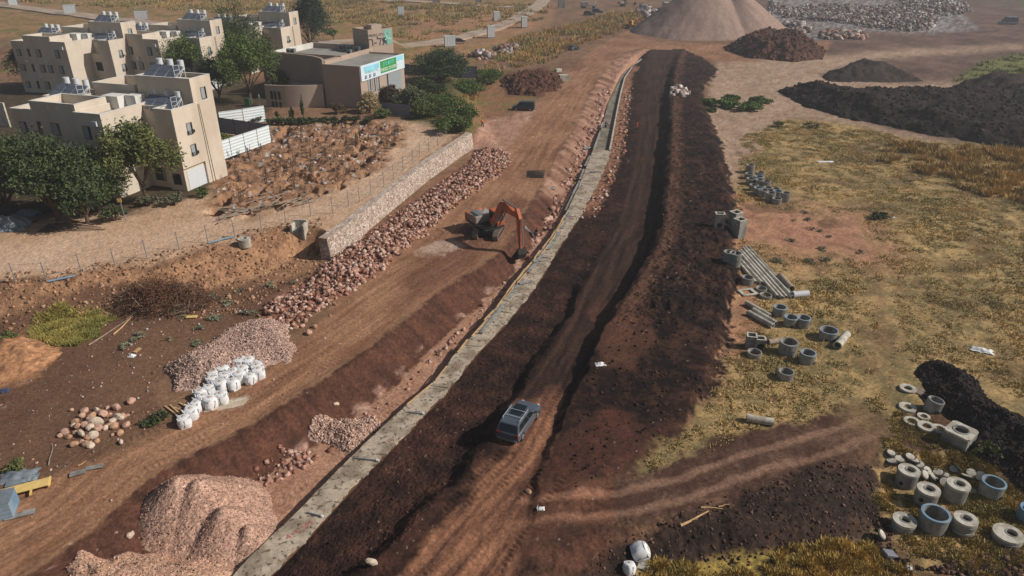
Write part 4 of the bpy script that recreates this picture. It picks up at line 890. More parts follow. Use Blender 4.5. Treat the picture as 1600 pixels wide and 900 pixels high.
def apartment(name, label, loc, rz, full=True):
    r = empty(name, loc, rz, label=label, cat='apartment block')
    mb, rf = MB(), MB()
    wall_block(mb, rf, -3.0, 0, 0, 7.6, 11.1, z0=3.2)                      # corner tower, front
    mb.box(-3.0, -.35, .3, 7.6, -.6, 3.196)
    wall_block(mb, rf, -9.0, -.02, 4.3, 8.3, 14.3, par=.6)                    # tall rear block
    wall_block(mb, rf, -6.8, -3.004, 2.2, 4.296, 10.9)
    mb.box(-6.8, -3.004, .9, 2.196, -.6, 8.0)
    wall_block(mb, rf, -11.2, -6.804, -4.8, 4.29, 11.1)
    wall_block(mb, rf, -22.4, -11.204, -4.5, 6.4, 10.8)
    wall_block(mb, rf, -22.38, -17.1, .7, 6.3, 11.5, z0=9.6, par=.5)
    wall_block(mb, rf, -18.6, -11.0, -4.52, .6, 12.0, z0=9.6, par=1.4)        # raised parapet room, front
    wall_block(mb, rf, -17.0, -9.6, 4.4, 10.4, 12.9, z0=-.6, par=2.0)
    mb.box(-9.596, -9.1, 5.0, 9.0, 10, 13.2)
    mb.build('wall', M['plaster'], r); rf.build('roof', M['roof_white'], r)
    wp = MB(); wp.box(-9.6, -7.9, 2.4, 4.2, 10.25, 12.0); wp.box(-12.5, -9.7, 1.2, 3.2, 10.3, 12.0); wp.build('stair_head', M['white_plaster'], r)
    cp = MB()                                                               # pale coping lines
    for (x0, x1, y0, y1, h) in ((-3.0, 0, 0, 7.6, 11.1), (-9, -.02, 4.3, 8.3, 14.3), (-11.2, -6.804, -4.8, 4.29, 11.1), (-22.4, -18.6, -4.5, 6.4, 10.8), (-18.6, -11.0, -4.52, .6, 12.0), (-17, -9.6, 4.4, 10.4, 12.9)):
        for a in ((x0 - .03, x1 + .03, y0 - .03, y0 + .26), (x0 - .03, x1 + .03, y1 - .26, y1 + .03), (x0 - .03, x0 + .26, y0 + .262, y1 - .262), (x1 - .26, x1 + .03, y0 + .262, y1 - .262)):
            cp.box(a[0], a[1], a[2], a[3], h + .003, h + .06)
    cp.build('coping', M['white_plaster'], r)
    ho = MB()                                                               # small openings in the raised parapets
    for x in (-17.3, -15.6, -13.9): ho.prism([(x - .22, 11.1), (x + .22, 11.1), (x + .12, 11.6), (x - .12, 11.6)], -4.56, -4.50)
    for y in (5.6, 7.2, 8.8): ho.box(-9.62, -9.57, y - .2, y + .2, 11.6, 12.05)
    ho.build('parapet_openings', M['white_plaster'], r)
    for z in (3.6 + .9, 7.4): window(r, .0, 2.6, z, .95, 1.45, 'x+', rail=True)
    window(r, -.02, 6.5, 11.4, .95, 1.45, 'x+')
    for z in (1.0, 4.6, 7.8):
        window(r, -9.6, -4.8, z, 1.1, 1.6, 'y-'); window(r, -15.2, -4.5, z, 1.3, 1.5, 'y-'); window(r, -17.9, -4.5, z, .5, 1.5, 'y-', shut=False); window(r, -20.8, -4.5, z, 1.1, 1.3, 'y-')
    window(r, -13.0, -4.5, 4.6, 1.2, 1.5, 'y-'); window(r, -5.0, .9, 4.6, 1.6, 1.7, 'y-', shut=False); window(r, -5.0, .9, 1.0, 1.6, 1.7, 'y-', shut=False)
    window(r, -1.7, .3, .9, 1.2, 1.4, 'y-', shut=False)
    window(r, -3.9, 2.2, 8.3, 1.2, 1.6, 'y-', shut=False)
    for (x_, z_) in ((-13.9, 6.6), (-19.4, 6.5), (-8.3, 9.6), (-16.6, 3.4)): MB().box(x_, x_ + .85, -5.12 if x_ > -11 else -4.84, -4.81 if x_ > -11 else -4.51, z_, z_ + .6).build('air_conditioner', M['metal_white'], r)
    MB().box(-.348, -.30, .8, 5.4, .0, 2.7).build('garage_door', M['metal_white'], r)
    dp = MB(); dp.bar((.03, 5.1, 0), (.03, 4.9, 10.9), .05); dp.bar((.03, 5.6, 0), (.03, 5.15, 10.9), .05); dp.build('cable', M['frame_dark'], r)
    heaters(r, -6.4, 2.3, 10.25, R(-8)); heaters(r, -7.6, 5.2, 13.75, R(-8)); heaters(r, -21.2, 1.6, 11.05, R(-8))
    am = MB(); am.box(-14.6, -13.4, 2.2, 3.4, 9.6, 10.3); am.box(-15.8, -12.0, 1.0, 4.0, 11.0, 11.08); am.build('roof_canopy', M['roof_grey'], r)
    if full:
        for (x, y) in ((-13.2, 6.5), (-12.2, 7.6), (-14.8, 8.1)): ac = MB(); ac.box(x, x + .9, y, y + .5, 10.95, 11.6); ac.build('roof_unit', M['metal_grey'], r)
        bp = MB(); bp.tube((-12.0, 1.6, 10.5), (-8.8, 3.2, 11.6), .05, n=6); bp.build('roof_pipe', M['frame_dark'], r)
    return r
BZ = 2.5; RZ = R(-18)
apt = apartment('apartment_block', 'nearest cream apartment block with white garage panel and three sets of solar heaters', (-44.1, 92.4, BZ), RZ)
def placed(px, py, h):
    x, y = unproj(px, py, h); return float(x), float(y)
x, y = placed(169, 64, 13.6); a2 = copy_tree(apt); a2.location = (x, y, BZ); a2['label'] = 'second cream apartment block directly behind the nearest one, at the left edge'
x, y = placed(311, 60, 13.6); a3 = copy_tree(apt); a3.location = (x, y, BZ); a3['label'] = 'cream apartment block rising behind brown trees, left of the big green trees'
x, y = placed(438, 42, 13.6); a4 = copy_tree(apt); a4.location = (x, y, BZ - .3); a4['label'] = 'farthest cream apartment block, left of the tall dark tree'
for b in (apt, a2, a3, a4): b['group'] = 'stepped cream apartment blocks'
def office():
    cx_, cy_ = placed(561, 104, 10.7); rz = math.atan2(17, 6.4) - math.pi / 2
    r = empty('college_building', (cx_, cy_, BZ), rz, label='beige college building with green banner and flat grey roofs', cat='building')
    mb, rf = MB(), MB()
    wall_block(mb, rf, -8.6, 0, 0, 18, 8.2, par=.35)
    wall_block(mb, rf, -26, -8.604, 7.0, 22, 8.8, par=1.1)
    mb.box(-9.9, -8.61, 1.2, 6.9, -.6, 8.6)
    mb.build('wall', M['plaster_office'], r); rf.build('roof', M['roof_grey'], r)
    # curved fin wall and low curved annex
    def arc(pts, h, t, nm, m, z0=-.5):
        A = resample_n([(p[0], p[1], 0) for p in pts], 22); B = shift(A, t); ribbon(nm, A, B, lambda p: h, lambda p: z0, m, r)
    def curve(p0, p1, p2, n=14):
        p0, p1, p2 = Vector(p0), Vector(p1), Vector(p2); return [tuple((1 - t) ** 2 * p0 + 2 * t * (1 - t) * p1 + t * t * p2) for t in [i / n for i in range(n + 1)]]
    arc(curve((-27.0, 5.0), (-14.0, 6.6), (-8.7, 1.0)), 9.0, .45, 'curved_wall', M['plaster_office'])
    arc(curve((-19.5, -4.6), (-13.0, -4.4), (-8.8, -.4)), 4.3, .4, 'low_curved_wall', M['plaster_office'])
    mb = MB(); mb.box(-18.8, -9.2, -.4, 4.5, -.5, 3.2); mb.build('annex', M['plaster_office'], r)
    cp = MB()
    for a in ((-26.05, -25.7, 7, 22), (-26, -8.6, 21.7, 22.05)): cp.box(a[0], a[1], a[2], a[3], 8.803, 8.9)
    cp.box(-25.7, -25.5, 7.3, 21.6, 7.75, 8.8); cp.build('coping', M['white_plaster'], r)  # this box whitens the inner parapet face: sunlight put into the colour
    for x in (-18.0, -17.1, -16.1):
        window(r, x, -4.93, 1.6, .45, 1.5, 'y-', shut=False); window(r, x, -4.93, .05, .4, 1.0, 'y-', shut=False)
    # banner facade
    for y in (3.2, 4.9, 6.6): window(r, 0, y, 2.6, 1.0, 2.6, 'x+')
    MB().box(.004, .06, 10.8, 16.6, 1.2, 5.0).build('shutter_wall', M['shutter'], r)
    MB().box(.0, .05, 10.3, 10.78, 0, 5.2).build('drain_strip', M['frame_dark'], r)
    bn = MB(); bn.box(.02, .22, .15, 17.9, 5.25, 8.25); bo = bn.build('banner', M['banner_white'], r)
    MB().box(.224, .236, 1.2, 7.2, 6.9, 7.9).build('banner_field', M['banner_blue'], bo)
    MB().box(.224, .236, 14.6, 17.4, 7.1, 8.1).build('banner_field', M['banner_blue'], bo)
    MB().box(.224, .24, 7.6, 14.4, 5.65, 8.05).build('banner_panel', M['banner_green'], bo)
    MX = lambda y, z, x=.25: Matrix.Translation((x, y, z)) @ Matrix.Rotation(math.pi / 2, 4, 'Z') @ Matrix.Rotation(math.pi / 2, 4, 'X')
    rv = lambda s: s[::-1]
    flat_text(rv('להיות כאן'), 1.15, None, 0, M['letter_cyan'], 'banner_text', parent=bo, M4=MX(11.1, 7.35))
    flat_text(rv('סטודנטים במגשימים'), 1.05, None, 0, M['letter_white'], 'banner_text', parent=bo, M4=MX(11.0, 6.3))
    flat_text(rv('מרכז הסטודנטים'), .7, None, 0, M['letter_cyan'], 'banner_text', parent=bo, M4=MX(4.0, 6.7))
    ic = MB()
    for y0 in (1.6, 3.2, 4.9):
        ic.tube((.236, y0, 6.05), (.25, y0, 6.05), .2, n=10); ic.box(.236, .25, y0 - .28, y0 + .28, 5.55, 5.8); ic.box(.236, .25, y0 + .4, y0 + .6, 5.6, 6.2)
    ic.build('banner_icons', M['letter_dark'], bo)
    # sign tower turned to the viewer
    T = Matrix.Translation((-9.0, 19.0, 0)) @ Matrix.Rotation(R(45) - rz, 4, 'Z')
    w = MB(T); w.box(0, 6.6, 0, 6, 0, 11.9); w.box(0, 6.6, 0, .25, 11.9, 12.6); w.box(0, 6.6, 5.75, 6, 11.9, 12.6); w.box(0, .25, .25, 5.75, 11.9, 12.6); w.box(6.35, 6.6, .25, 5.75, 11.9, 12.6); w.box(3.4, 6.2, 3.4, 5.6, 11.9, 13.1)
    tw = w.build('sign_tower', M['plaster_office'], r)
    MB(T).box(.26, 6.34, .26, 5.74, 11.904, 11.95).build('tower_roof', M['roof_white'], tw)
    TT = lambda x, z: T @ Matrix.Translation((x, -.02, z)) @ Matrix.Rotation(math.pi / 2, 4, 'X')
    flat_text(rv('תל-חי'), 2.6, None, 0, M['letter_dark'], 'tower_lettering', parent=tw, M4=TT(2.15, 9.9), ext=.03)
    flat_text(rv('המכללה האקדמית'), .8, None, 0, M['letter_dark'], 'tower_lettering', parent=tw, M4=TT(2.3, 11.35), ext=.02)
    lg = MB(T).box(4.15, 6.3, -.03, .0, 9.2, 12.3).build('tower_emblem', M['logo_teal'], tw)
    e = MB(T); e.bar((4.5, -.05, 11.6), (5.1, -.05, 10.6), .22, .02, up=(0, -1, 0)); e.bar((5.1, -.05, 10.6), (6.1, -.05, 10.2), .22, .02, up=(0, -1, 0)); e.bar((5.1, -.05, 10.7), (4.4, -.05, 10.1), .2, .02, up=(0, -1, 0)); e.build('emblem_mark', M['logo_pale'], tw)
    for (x, y, sx) in ((-12.5, 17.8, 1.6), (-14.8, 18.6, 1.4), (-10.9, 13.0, .8), (-17, 19, 1.2), (-24.5, 10, .8), (-23.4, 10.2, .8)):
        a = MB(); a.box(x, x + sx, y, y + .8, 7.8, 9.1); u = a.build('roof_unit', M['metal_grey'], r)
        MB().tube((x + sx * .5, y - .01, 8.5), (x + sx * .5, y - .04, 8.5), .34, n=14).build('fan_grille', M['frame_dark'], u)
office()
# low wall with green stain at the far left edge
x, y = placed(0, 185, 4.0)
o = MB(Matrix.Translation((x, y, 2.3)) @ Matrix.Rotation(R(-18), 4, 'Z')).box(-9, 1.8, 0, .3, -.4, 4.6).build('boundary_wall', M['concrete_pale']); tag(o, 'pale weathered boundary wall at the left edge beside the nearest apartment block', 'wall')
# ------------------------------------------------------------------ fences
def hoarding(name, label, pts, hgt, m, step=2.3, zs=None, ribs=4, cat='hoarding'):
    """corrugated site fence: posts, panels, rails"""
    line, L = resample([(p[0], p[1], p[2] if len(p) > 2 else 0) for p in pts], step); r = empty(name, line[0], label=label, cat=cat); o0 = Vector(line[0])
    for i in range(len(line) - 1):
        a, b = Vector(line[i]) - o0, Vector(line[i + 1]) - o0; d = (b - a); dn = d.normalized(); nn = Vector((-dn.y, dn.x, 0))
        v = []; f = []; K = 12
        for k in range(K + 1):
            z = hgt * k / K; off = .03 * (1 if k % 2 else -1)
            for p in (a, b): v.append((p.x + nn.x * off, p.y + nn.y * off, p.z + z)); v.append((p.x + nn.x * (off - .02), p.y + nn.y * (off - .02), p.z + z))
        for k in range(K):
            q = k * 4; f += [(q, q + 2, q + 6, q + 4), (q + 1, q + 5, q + 7, q + 3)]
        f += [(0, 1, 3, 2), (K * 4, K * 4 + 2, K * 4 + 3, K * 4 + 1)]
        MB().add(v, f).build('fence_panel', m, r)
    for p in line:
        q = Vector(p) - o0; MB().box(q.x - .05, q.x + .05, q.y - .05, q.y + .05, q.z - .2, q.z + hgt + .15).build('fence_post', M['metal_dark'], r)
def wl(pts, h): return [(*placed(px, py, h), h) for px, py in pts]
hoarding('site_hoarding', 'white corrugated hoarding from the nearest block, nearer of the two white runs', wl([(340, 252), (424, 222)], 2.6), 2.9, M['hoarding'])
hoarding('site_hoarding', 'white corrugated hoarding running to the low curved wall, farther of the two white runs', wl([(345, 200), (402, 192), (416, 189)], 2.6), 2.9, M['hoarding'])
hoarding('site_hoarding', 'hoarding run with its shade painted in as grey, between the two white hoardings', wl([(344, 207), (418, 218)], 2.6), 2.7, M['hoarding_grey'])  # white hoarding too; the grey material paints in its shade
hoarding('site_hoarding', 'grey hoarding in front of the shrubs right of the college building', wl([(598, 179), (643, 183)], 2.5), 2.3, M['hoarding_grey'])
hoarding('site_hoarding', 'long blue-grey hoarding behind the round tree', wl([(628, 118), (700, 122), (745, 122)], 2.0), 2.8, M['hoarding_blue'], 3.2)
# wire fence on the terrace
def wire_fence():
    px = [(-10, 448), (25, 443), (73, 440), (128, 428), (180, 416), (230, 404), (280, 390), (325, 379), (367, 370), (409, 360), (447, 349), (486, 338), (520, 334), (545, 322), (562, 316), (580, 305), (600, 292), (615, 280), (630, 266), (645, 255), (656, 245), (670, 237), (684, 227), (697, 213), (710, 201), (708, 192), (702, 186), (694, 180), (679, 177), (662, 173)]
    P = []
    for q in px:
        x, y = placed(q[0], q[1], 2.5); P.append(Vector((x, y, 2.5)))
    r = empty('wire_fence', P[0], label='thin chain-link fence with slim posts along the terrace edge', cat='fence'); o0 = P[0].copy()
    P = [Vector((p.x, p.y, GZ(p.x, p.y) - .05)) - o0 + Vector((0, 0, 0)) for p in P]
    for i, p in enumerate(P):
        f = MB(); f.tube(p, p + Vector((0, 0, 2.2)), .05, n=6)
        f.build('fence_post', M['galv'], r)
    for i in range(len(P) - 1):
        a, b = P[i], P[i + 1]; f = MB()
        for z in (.1, .7, 1.4, 2.0): f.bar(a + Vector((0, 0, z)), b + Vector((0, 0, z)), .012)
        L = (b - a).length; n = max(2, int(L / .35))
        for k in range(n):
            u = a.lerp(b, k / n); f.bar(u + Vector((0, 0, .1)), u + Vector((0, 0, 2.0)), .006)
        f.build('wire_mesh', M['wire'], r)
wire_fence()
for (pts, lab) in [([(75, 440), (118, 431)], 'blue-white plastic pipe lying at the fence foot, left part'), ([(325, 380), (365, 370)], 'blue-white plastic pipe lying at the fence foot below the lumber pile')]:
    a, b = [Vector((*placed(*p, 2.6), 2.62)) for p in pts]; o = MB().tube(a, b, .1, n=8).build('plastic_pipe', M['concrete_blue']); tag(o, lab, 'pipe')
# ------------------------------------------------------------------ concrete manhole pieces
def ring(px, py, dia, hgt, label, m='concrete', lid=None, holes=(), group='concrete manhole rings', tilt=(0, 0), rim=None, wall=.12, stack=1, pygo=0, lidm='concrete_pale', rz=0, name='manhole_ring'):
    """px,py = centre of the foot"""
    g = G(px, py); ro = dia / 2; ri = ro - wall * dia / 1.2
    r = empty(name, g - Vector((0, 0, .06)), R(rz), label=label, cat='concrete ring', group=group); r.rotation_euler = (R(tilt[0]), R(tilt[1]), R(rz))
    bands = 1 if stack == 1 else stack
    hh = hgt / bands
    for b in range(bands):
        z0 = b * hh + (.012 if b else 0); z1 = (b + 1) * hh - (.03 if bands > 1 else 0); k = ro * (1 + .015 * math.sin(b * 2.3))
        MB().lathe([(ri, z0), (k, z0), (k, z1 - .03), (k - .03, z1), (ri + .02, z1), (ri, z1 - .03)], 36, Matrix.Translation((.03 * math.sin(b * 5), .03 * math.cos(b * 3), 0))).build('ring_body', M[m], r, smooth=True)
    if rim: MB().lathe([(ri + .03, hgt + .004), (ri + .03, hgt + .03), (ro + .015, hgt + .03), (ro + .015, hgt - .08), (ro + .006, hgt - .08), (ro + .006, hgt + .004)], 36).build('rim_seal', M[rim], r, smooth=True)
    if lid is not None:
        e, hr = lid; n = 36; v = []; f = []; z0, z1 = hgt + .01, hgt + .2
        for z in (z0, z1):
            for i in range(n):
                a = 2 * math.pi * i / n; v.append((ro * 1.02 * math.cos(a), ro * 1.02 * math.sin(a), z))
            for i in range(n):
                a = 2 * math.pi * i / n; v.append((e * ro + hr * ro * math.cos(a), hr * ro * math.sin(a), z))
        for i in range(n):
            j = (i + 1) % n; f += [(i, j, n + j, n + i), (2 * n + i, 3 * n + i, 3 * n + j, 2 * n + j), (i, 2 * n + i, 2 * n + j, j), (n + i, n + j, 3 * n + j, 3 * n + i)]
        L = MB().add(v, f).build('cover_slab', M[lidm], r, smooth=True)
        MB().lathe([(hr * ro + .0, z1 - .02), (hr * ro + .07, z1 - .02), (hr * ro + .07, z1 + .03), (hr * ro, z1 + .03)], 28, Matrix.Translation((e * ro, 0, 0))).build('hatch_collar', M['concrete'], L, smooth=True)
    for (a, z, rr) in holes:
        a = R(a); d = Vector((math.cos(a), math.sin(a), 0)); MB().tube(d * (ro - .04) + Vector((0, 0, z)), d * (ro + .012) + Vector((0, 0, z)), rr, n=16).build('dark_hole_disc', M['rubber'], r)  # solid black disc paints the shade inside a hole
    return r
# lower right cluster
ring(1414, 756, 1.42, 1.15, 'lidded concrete manhole ring, leftmost of the big cluster, beside scattered lids', lid=(.15, .42), holes=((215, .45, .14),))
ring(1444, 786, 1.45, 1.15, 'lidded concrete ring with two dark side holes, behind the large blue-rimmed ring', lid=(.1, .42), holes=((215, .72, .15), (255, .45, .18)))
ring(1490, 779, 1.45, 1.2, 'lidded concrete manhole ring in the middle of the cluster, with faint ribbing', lid=(.12, .42))
ring(1546, 773, 1.5, 1.2, 'open ring with pale blue rim and dark side hole, rear right of the cluster', rim='concrete_blue', holes=((300, .3, .17),))
ring(1455, 824, 1.75, 1.3, 'large open ring with bright blue rim in the front of the cluster', rim='concrete_blue', m='concrete', holes=((320, .2, .16),))
ring(1410, 824, 1.45, .55, 'short lidded ring in front of the leftmost tall one', lid=(.08, .40), stack=1)
ring(1502, 830, 1.42, 1.0, 'stack of thin concrete rings under a pale lid, right of the large blue-rimmed ring', lid=(.08, .40), stack=4)
ring(1572, 842, 1.75, .38, 'wide low pale lid with off-centre hatch on two thin rings, at the right edge', lid=(.25, .36), stack=2)
ring(1606, 812, 1.4, 1.0, 'pale blue ring cut off by the right edge of the picture', m='concrete_blue')
# rings by the black mound
ring(1418, 609, 1.3, .32, 'stack of grey-blue rings under a pale flange beside the small pallet', m='concrete_pale', stack=2, wall=.3)
ring(1418, 638, 1.35, .22, 'thin pale ring lying alone left of the notched cylinder', m='concrete_pale', wall=.3)
ring(1456, 640, 1.25, 1.0, 'tall grey cylinder with a notched foot standing by the black mound', tilt=(0, 9), holes=((275, .14, .2),))
ring(1425, 659, 1.25, .15, 'thin pale ring half buried left of the stacked rings', m='concrete_pale', wall=.28)
ring(1443, 652, 1.0, .18, 'smallest thin pale ring behind the stacked rings', m='concrete_pale', wall=.28)
ring(1447, 669, 1.35, .36, 'two pale rings stacked just left of centre in the thin-ring group', m='concrete_pale', stack=2, wall=.3)
ring(1467, 673, 1.2, .28, 'thin pale ring touching the square concrete chamber', m='concrete_pale', wall=.28)
# middle right cluster
ring(1217, 492, 1.3, .95, 'open blue-rimmed ring at the lower end of the long pipes', rim='concrete_bluish')
ring(1234, 508, 1.28, .95, 'open ring with side hole, left of a touching pair', rim='concrete_bluish', holes=((265, .2, .13),))
ring(1254, 509, 1.28, .95, 'open ring, right of a touching pair', rim='concrete_bluish')
ring(1293, 528, 1.65, .9, 'wide open blue-rimmed ring with two small foot holes beside the loose pale pipe', rim='concrete_bluish', holes=((240, .2, .11), (290, .2, .11)), wall=.09)
ring(1230, 552, 1.65, 1.35, 'large two-piece grey ring, biggest in the middle group', stack=2)
ring(1260, 566, 1.35, 1.05, 'open blue-rimmed ring right of the biggest grey ring', rim='concrete_bluish', holes=((310, .25, .12),))
ring(1227, 590, 1.35, .7, 'low open grey ring standing alone nearest the side track', m='concrete')
ring(1178, 556, 1.3, .5, 'low open ring in the grass in front of the two small box chambers', m='concrete')
ring(1196, 465, 1.3, .42, 'low ring beside the left pipe bundle, behind another low ring', m='concrete')
ring(1189, 455, 1.2, .45, 'small low ring next to the flat white square frame', m='concrete')
ring(1167, 443, 1.3, .85, 'grey ring standing right against the soil bank above the square frame', m='concrete')
ring(1147, 414, 1.4, 1.6, 'tall two-piece grey ring at the head of the long pipes, front of two', stack=2)
ring(1138, 409, 1.35, 1.3, 'grey ring against the soil bank at the head of the long pipes, back of two', m='concrete')
# far cluster of rings
FR = [(1171, 270, 1.35), (1187, 277, .9), (1170, 279, .9), (1185, 283, .8), (1172, 288, 1.0), (1186, 291, 1.1), (1196, 292, 1.0), (1177, 297, .9), (1184, 303, 1.0), (1199, 300, .8), (1191, 307, 1.1), (1203, 313, 1.2), (1211, 302, .8), (1214, 307, .9), (1226, 314, 1.3), (1213, 318, .85)]
for k, (px, py, h) in enumerate(FR):
    ring(px, py, 1.5 if k in (10,) else 1.35, h, 'grey open concrete ring in the crowded far group beside red soil', m='concrete', group='far crowd of concrete rings', rim='concrete_bluish' if k in (3, 8, 13) else None)
def box_shaft(px, py, w, d, h, label, rz=0, top_hole=.62, round_top=False, front_hole=None, m='concrete', cat='concrete chamber', painted=False):
    g = G(px, py); r = empty('box_chamber', g - Vector((0, 0, .05)), R(rz), label=label, cat=cat, group='square concrete chambers')
    t = w * .14; mb = MB()
    mb.box(-w / 2, w / 2, -d / 2, -d / 2 + t, 0, h); mb.box(-w / 2, w / 2, d / 2 - t, d / 2, 0, h); mb.box(-w / 2, -w / 2 + t, -d / 2 + t, d / 2 - t, 0, h); mb.box(w / 2 - t, w / 2, -d / 2 + t, d / 2 - t, 0, h); mb.box(-w / 2 + t, w / 2 - t, -d / 2 + t, d / 2 - t, 0, .1)
    mb.build('chamber_wall', M[m], r, bevel=.02)
    if round_top:
        n = 28; v = []; f = []; z0, z1 = h + .004, h + .18; hr = w * .27
        for z in (z0, z1):
            for i in range(n):
                a = 2 * math.pi * i / n + math.pi / 4 * 0; c, s = math.cos(a), math.sin(a); k = 1 / max(abs(c), abs(s)); v.append((c * k * w * .52, s * k * d * .52, z))
            for i in range(n):
                a = 2 * math.pi * i / n; v.append((hr * math.cos(a), hr * math.sin(a), z))
        for i in range(n):
            j = (i + 1) % n; f += [(i, j, n + j, n + i), (2 * n + i, 3 * n + i, 3 * n + j, 2 * n + j), (i, 2 * n + i, 2 * n + j, j), (n + i, n + j, 3 * n + j, 3 * n + i)]
        MB().add(v, f).build('cover_slab', M['concrete_pale'], r)
        MB().lathe([(hr, h + .16), (hr + .1, h + .16), (hr + .1, h + .23), (hr, h + .23)], 28).build('hatch_collar', M['concrete'], r, smooth=True)
    else:
        e = MB(); q = .012
        e.box(-w / 2 - q, w / 2 + q, -d / 2 - q, -d / 2 + t, h + .004, h + .05); e.box(-w / 2 - q, w / 2 + q, d / 2 - t, d / 2 + q, h + .004, h + .05); e.box(-w / 2 - q, -w / 2 + t, -d / 2 + t, d / 2 - t, h + .004, h + .05); e.box(w / 2 - t, w / 2 + q, -d / 2 + t, d / 2 - t, h + .004, h + .05)
        e.build('rim', M['concrete_pale'], r)
    if front_hole: MB().tube((0, -d / 2 + .03, front_hole[0]), (0, -d / 2 - .012, front_hole[0]), front_hole[1], n=18).build('dark_hole_disc', M['rubber'], r)  # no real hole: a black disc stands for the unlit inside
    if painted: flat_text('12', .5, None, 0, M['concrete_blue'], 'painted_number', parent=r, M4=Matrix.Translation((.1, -d / 2 - .006, h * .5)) @ Matrix.Rotation(math.pi / 2, 4, 'X'))
    return r
box_shaft(1123, 352, 1.15, .95, 1.9, 'shorter square concrete shaft with a dark hole, left of a trio against the soil bank', -4, front_hole=(.5, .3))
box_shaft(1147, 356, 1.25, 1.25, 2.2, 'square concrete shaft at the back of the trio against the soil bank', 28)
box_shaft(1153, 370, 1.25, 1.25, 2.4, 'tallest square concrete shaft, front of the trio against the soil bank', 28)
box_shaft(1172, 542, .9, .9, 1.3, 'small square chamber with open top, left of a close pair in the grass', -14)
box_shaft(1186, 544, .9, .8, 1.1, 'small square chamber with dark side opening, right of a close pair in the grass', -8, front_hole=(.45, .3))
box_shaft(1496, 690, 1.75, 1.75, .95, 'big cube chamber with round hatch in its pale top, by the black mound', 38, round_top=True, m='concrete')
# ---- pipes
def pipe(a, b, r, label, m='concrete_pale', group=None, h=0, hollow=True, name='concrete_pipe'):
    A, B = G(*a), G(*b); A.z += r * .9; B.z += r * .9
    e = empty(name, A, label=label, cat='pipe', group=group); d = B - A; u = d.normalized(); q = u.to_track_quat('Z', 'Y').to_matrix().to_4x4(); L = d.length
    MB().lathe([(r * .8, 0), (r, 0), (r, L), (r * .8, L)], 20, q).build('pipe_body', M[m], e, smooth=True)
    MB().lathe([(r * .79, -.01), (r * 1.1, -.01), (r * 1.1, .22), (r * 1.003, .22)], 20, q, closed=False).build('pipe_socket', M[m], e, smooth=True)
for (a, b, lab) in [((1164, 389), (1238, 467), 'rightmost long pipe, with the dark gap to its left, in the big bundle'), ((1161, 391), (1228, 467), 'long pipe left of the dark gap in the big bundle'), ((1157, 394), (1222, 468), 'third long pipe from the right in the big bundle'),
                    ((1154, 396), (1214, 466), 'fourth long pipe from the right in the big bundle'), ((1156, 408), (1190, 445), 'short pipe on the left side of the big bundle, upper'), ((1155, 414), (1180, 444), 'short pipe on the left side of the big bundle, lower'), ((1169, 389), (1233, 459), 'thin dark-topped long pipe lying in the gap of the big bundle')]:
    pipe(a, b, .21, lab, m='concrete' if 'dark-topped' in lab else 'concrete_pale', group='long concrete pipes in the big bundle')
pipe((1218, 436), (1236, 456), .38, 'wide brown-grey pipe lying at the right side of the big bundle', 'wood_grey')
pipe((1238, 465), (1262, 463), .36, 'short white pipe lying crosswise at the lower end of the big bundle', 'metal_white')
pipe((1166, 477), (1202, 497), .27, 'top pipe of the three short pipes left of the blue-rimmed ring', group='three short grey pipes'); pipe((1176, 488), (1212, 509), .27, 'right pipe of the lower two short grey pipes', group='three short grey pipes'); pipe((1169, 492), (1207, 513), .27, 'left pipe of the lower two short grey pipes', group='three short grey pipes')
pipe((1307, 545), (1322, 527), .37, 'loose pale yellowish pipe pointing at the wide blue-rimmed ring', 'concrete_pale')
pipe((1200, 538), (1217, 536), .27, 'short stub of pipe left of the biggest grey ring', 'wood_grey')
pipe((1166, 657), (1208, 664), .3, 'lone grey-white pipe lying beside the side track', 'concrete_pale')
o = MB(Matrix.Translation(G(1168, 458) + Vector((0, 0, .12))) @ Matrix.Rotation(R(15), 4, 'Z')); o.box(-.9, .9, -.7, -.45, -.06, .06); o.box(-.9, .9, .45, .7, -.06, .06); o.box(-.9, -.5, -.45, .45, -.06, .06); o.box(.5, .9, -.45, .45, -.06, .06)
tag(o.build('square_frame', M['concrete_pale'], bevel=.02), 'flat white square concrete frame lying by the low rings', 'concrete frame')
# manhole lids
def lid(px, py, d, label, tx=0, ty=0, group='scattered manhole covers', m='concrete_pale'):
    g = G(px, py); r = empty('manhole_cover', g + Vector((0, 0, .1 + abs(math.sin(R(tx))) * d * .3 + abs(math.sin(R(ty))) * d * .3)), label=label, cat='manhole cover', group=group); r.rotation_euler = (R(tx), R(ty), random.uniform(-.3, .3))
    MB().lathe([(0, -.04), (d / 2, -.04), (d / 2, .02), (d / 2 - .07, .05), (0, .05)], 26, closed=False).build('cover_frame', M['metal_dark'], r, smooth=True)
    MB().lathe([(0, .052), (d / 2 - .1, .052), (d / 2 - .1, .07), (0, .07)], 26, closed=False).build('cover_plate', M[m], r, smooth=True)
for k, (px, py, d, tx, ty) in enumerate([(1392, 708, .75, 8, 5), (1393, 719, .85, -4, -10), (1405, 718, .85, 6, 0), (1421, 716, .8, 10, 4), (1428, 722, .8, -6, 12), (1436, 727, .8, 12, -8), (1441, 733, .75, -12, 6), (1447, 740, .8, 25, 20), (1466, 736, .85, 4, -12), (1473, 744, .95, -4, -6),
                                          (1459, 748, .85, 8, 14), (1443, 747, .8, 30, 35), (1489, 737, .75, 10, -30), (1494, 733, .8, 0, 45), (1474, 758, .85, 50, 0), (1509, 747, .85, -20, 10), (1516, 742, .8, 18, -10), (1529, 750, .85, 38, -30), (1518, 769, .8, 0, 0)]):
    lid(px, py, d, 'round manhole cover with dark rim and pale plate, scattered between the tall rings', tx, ty)
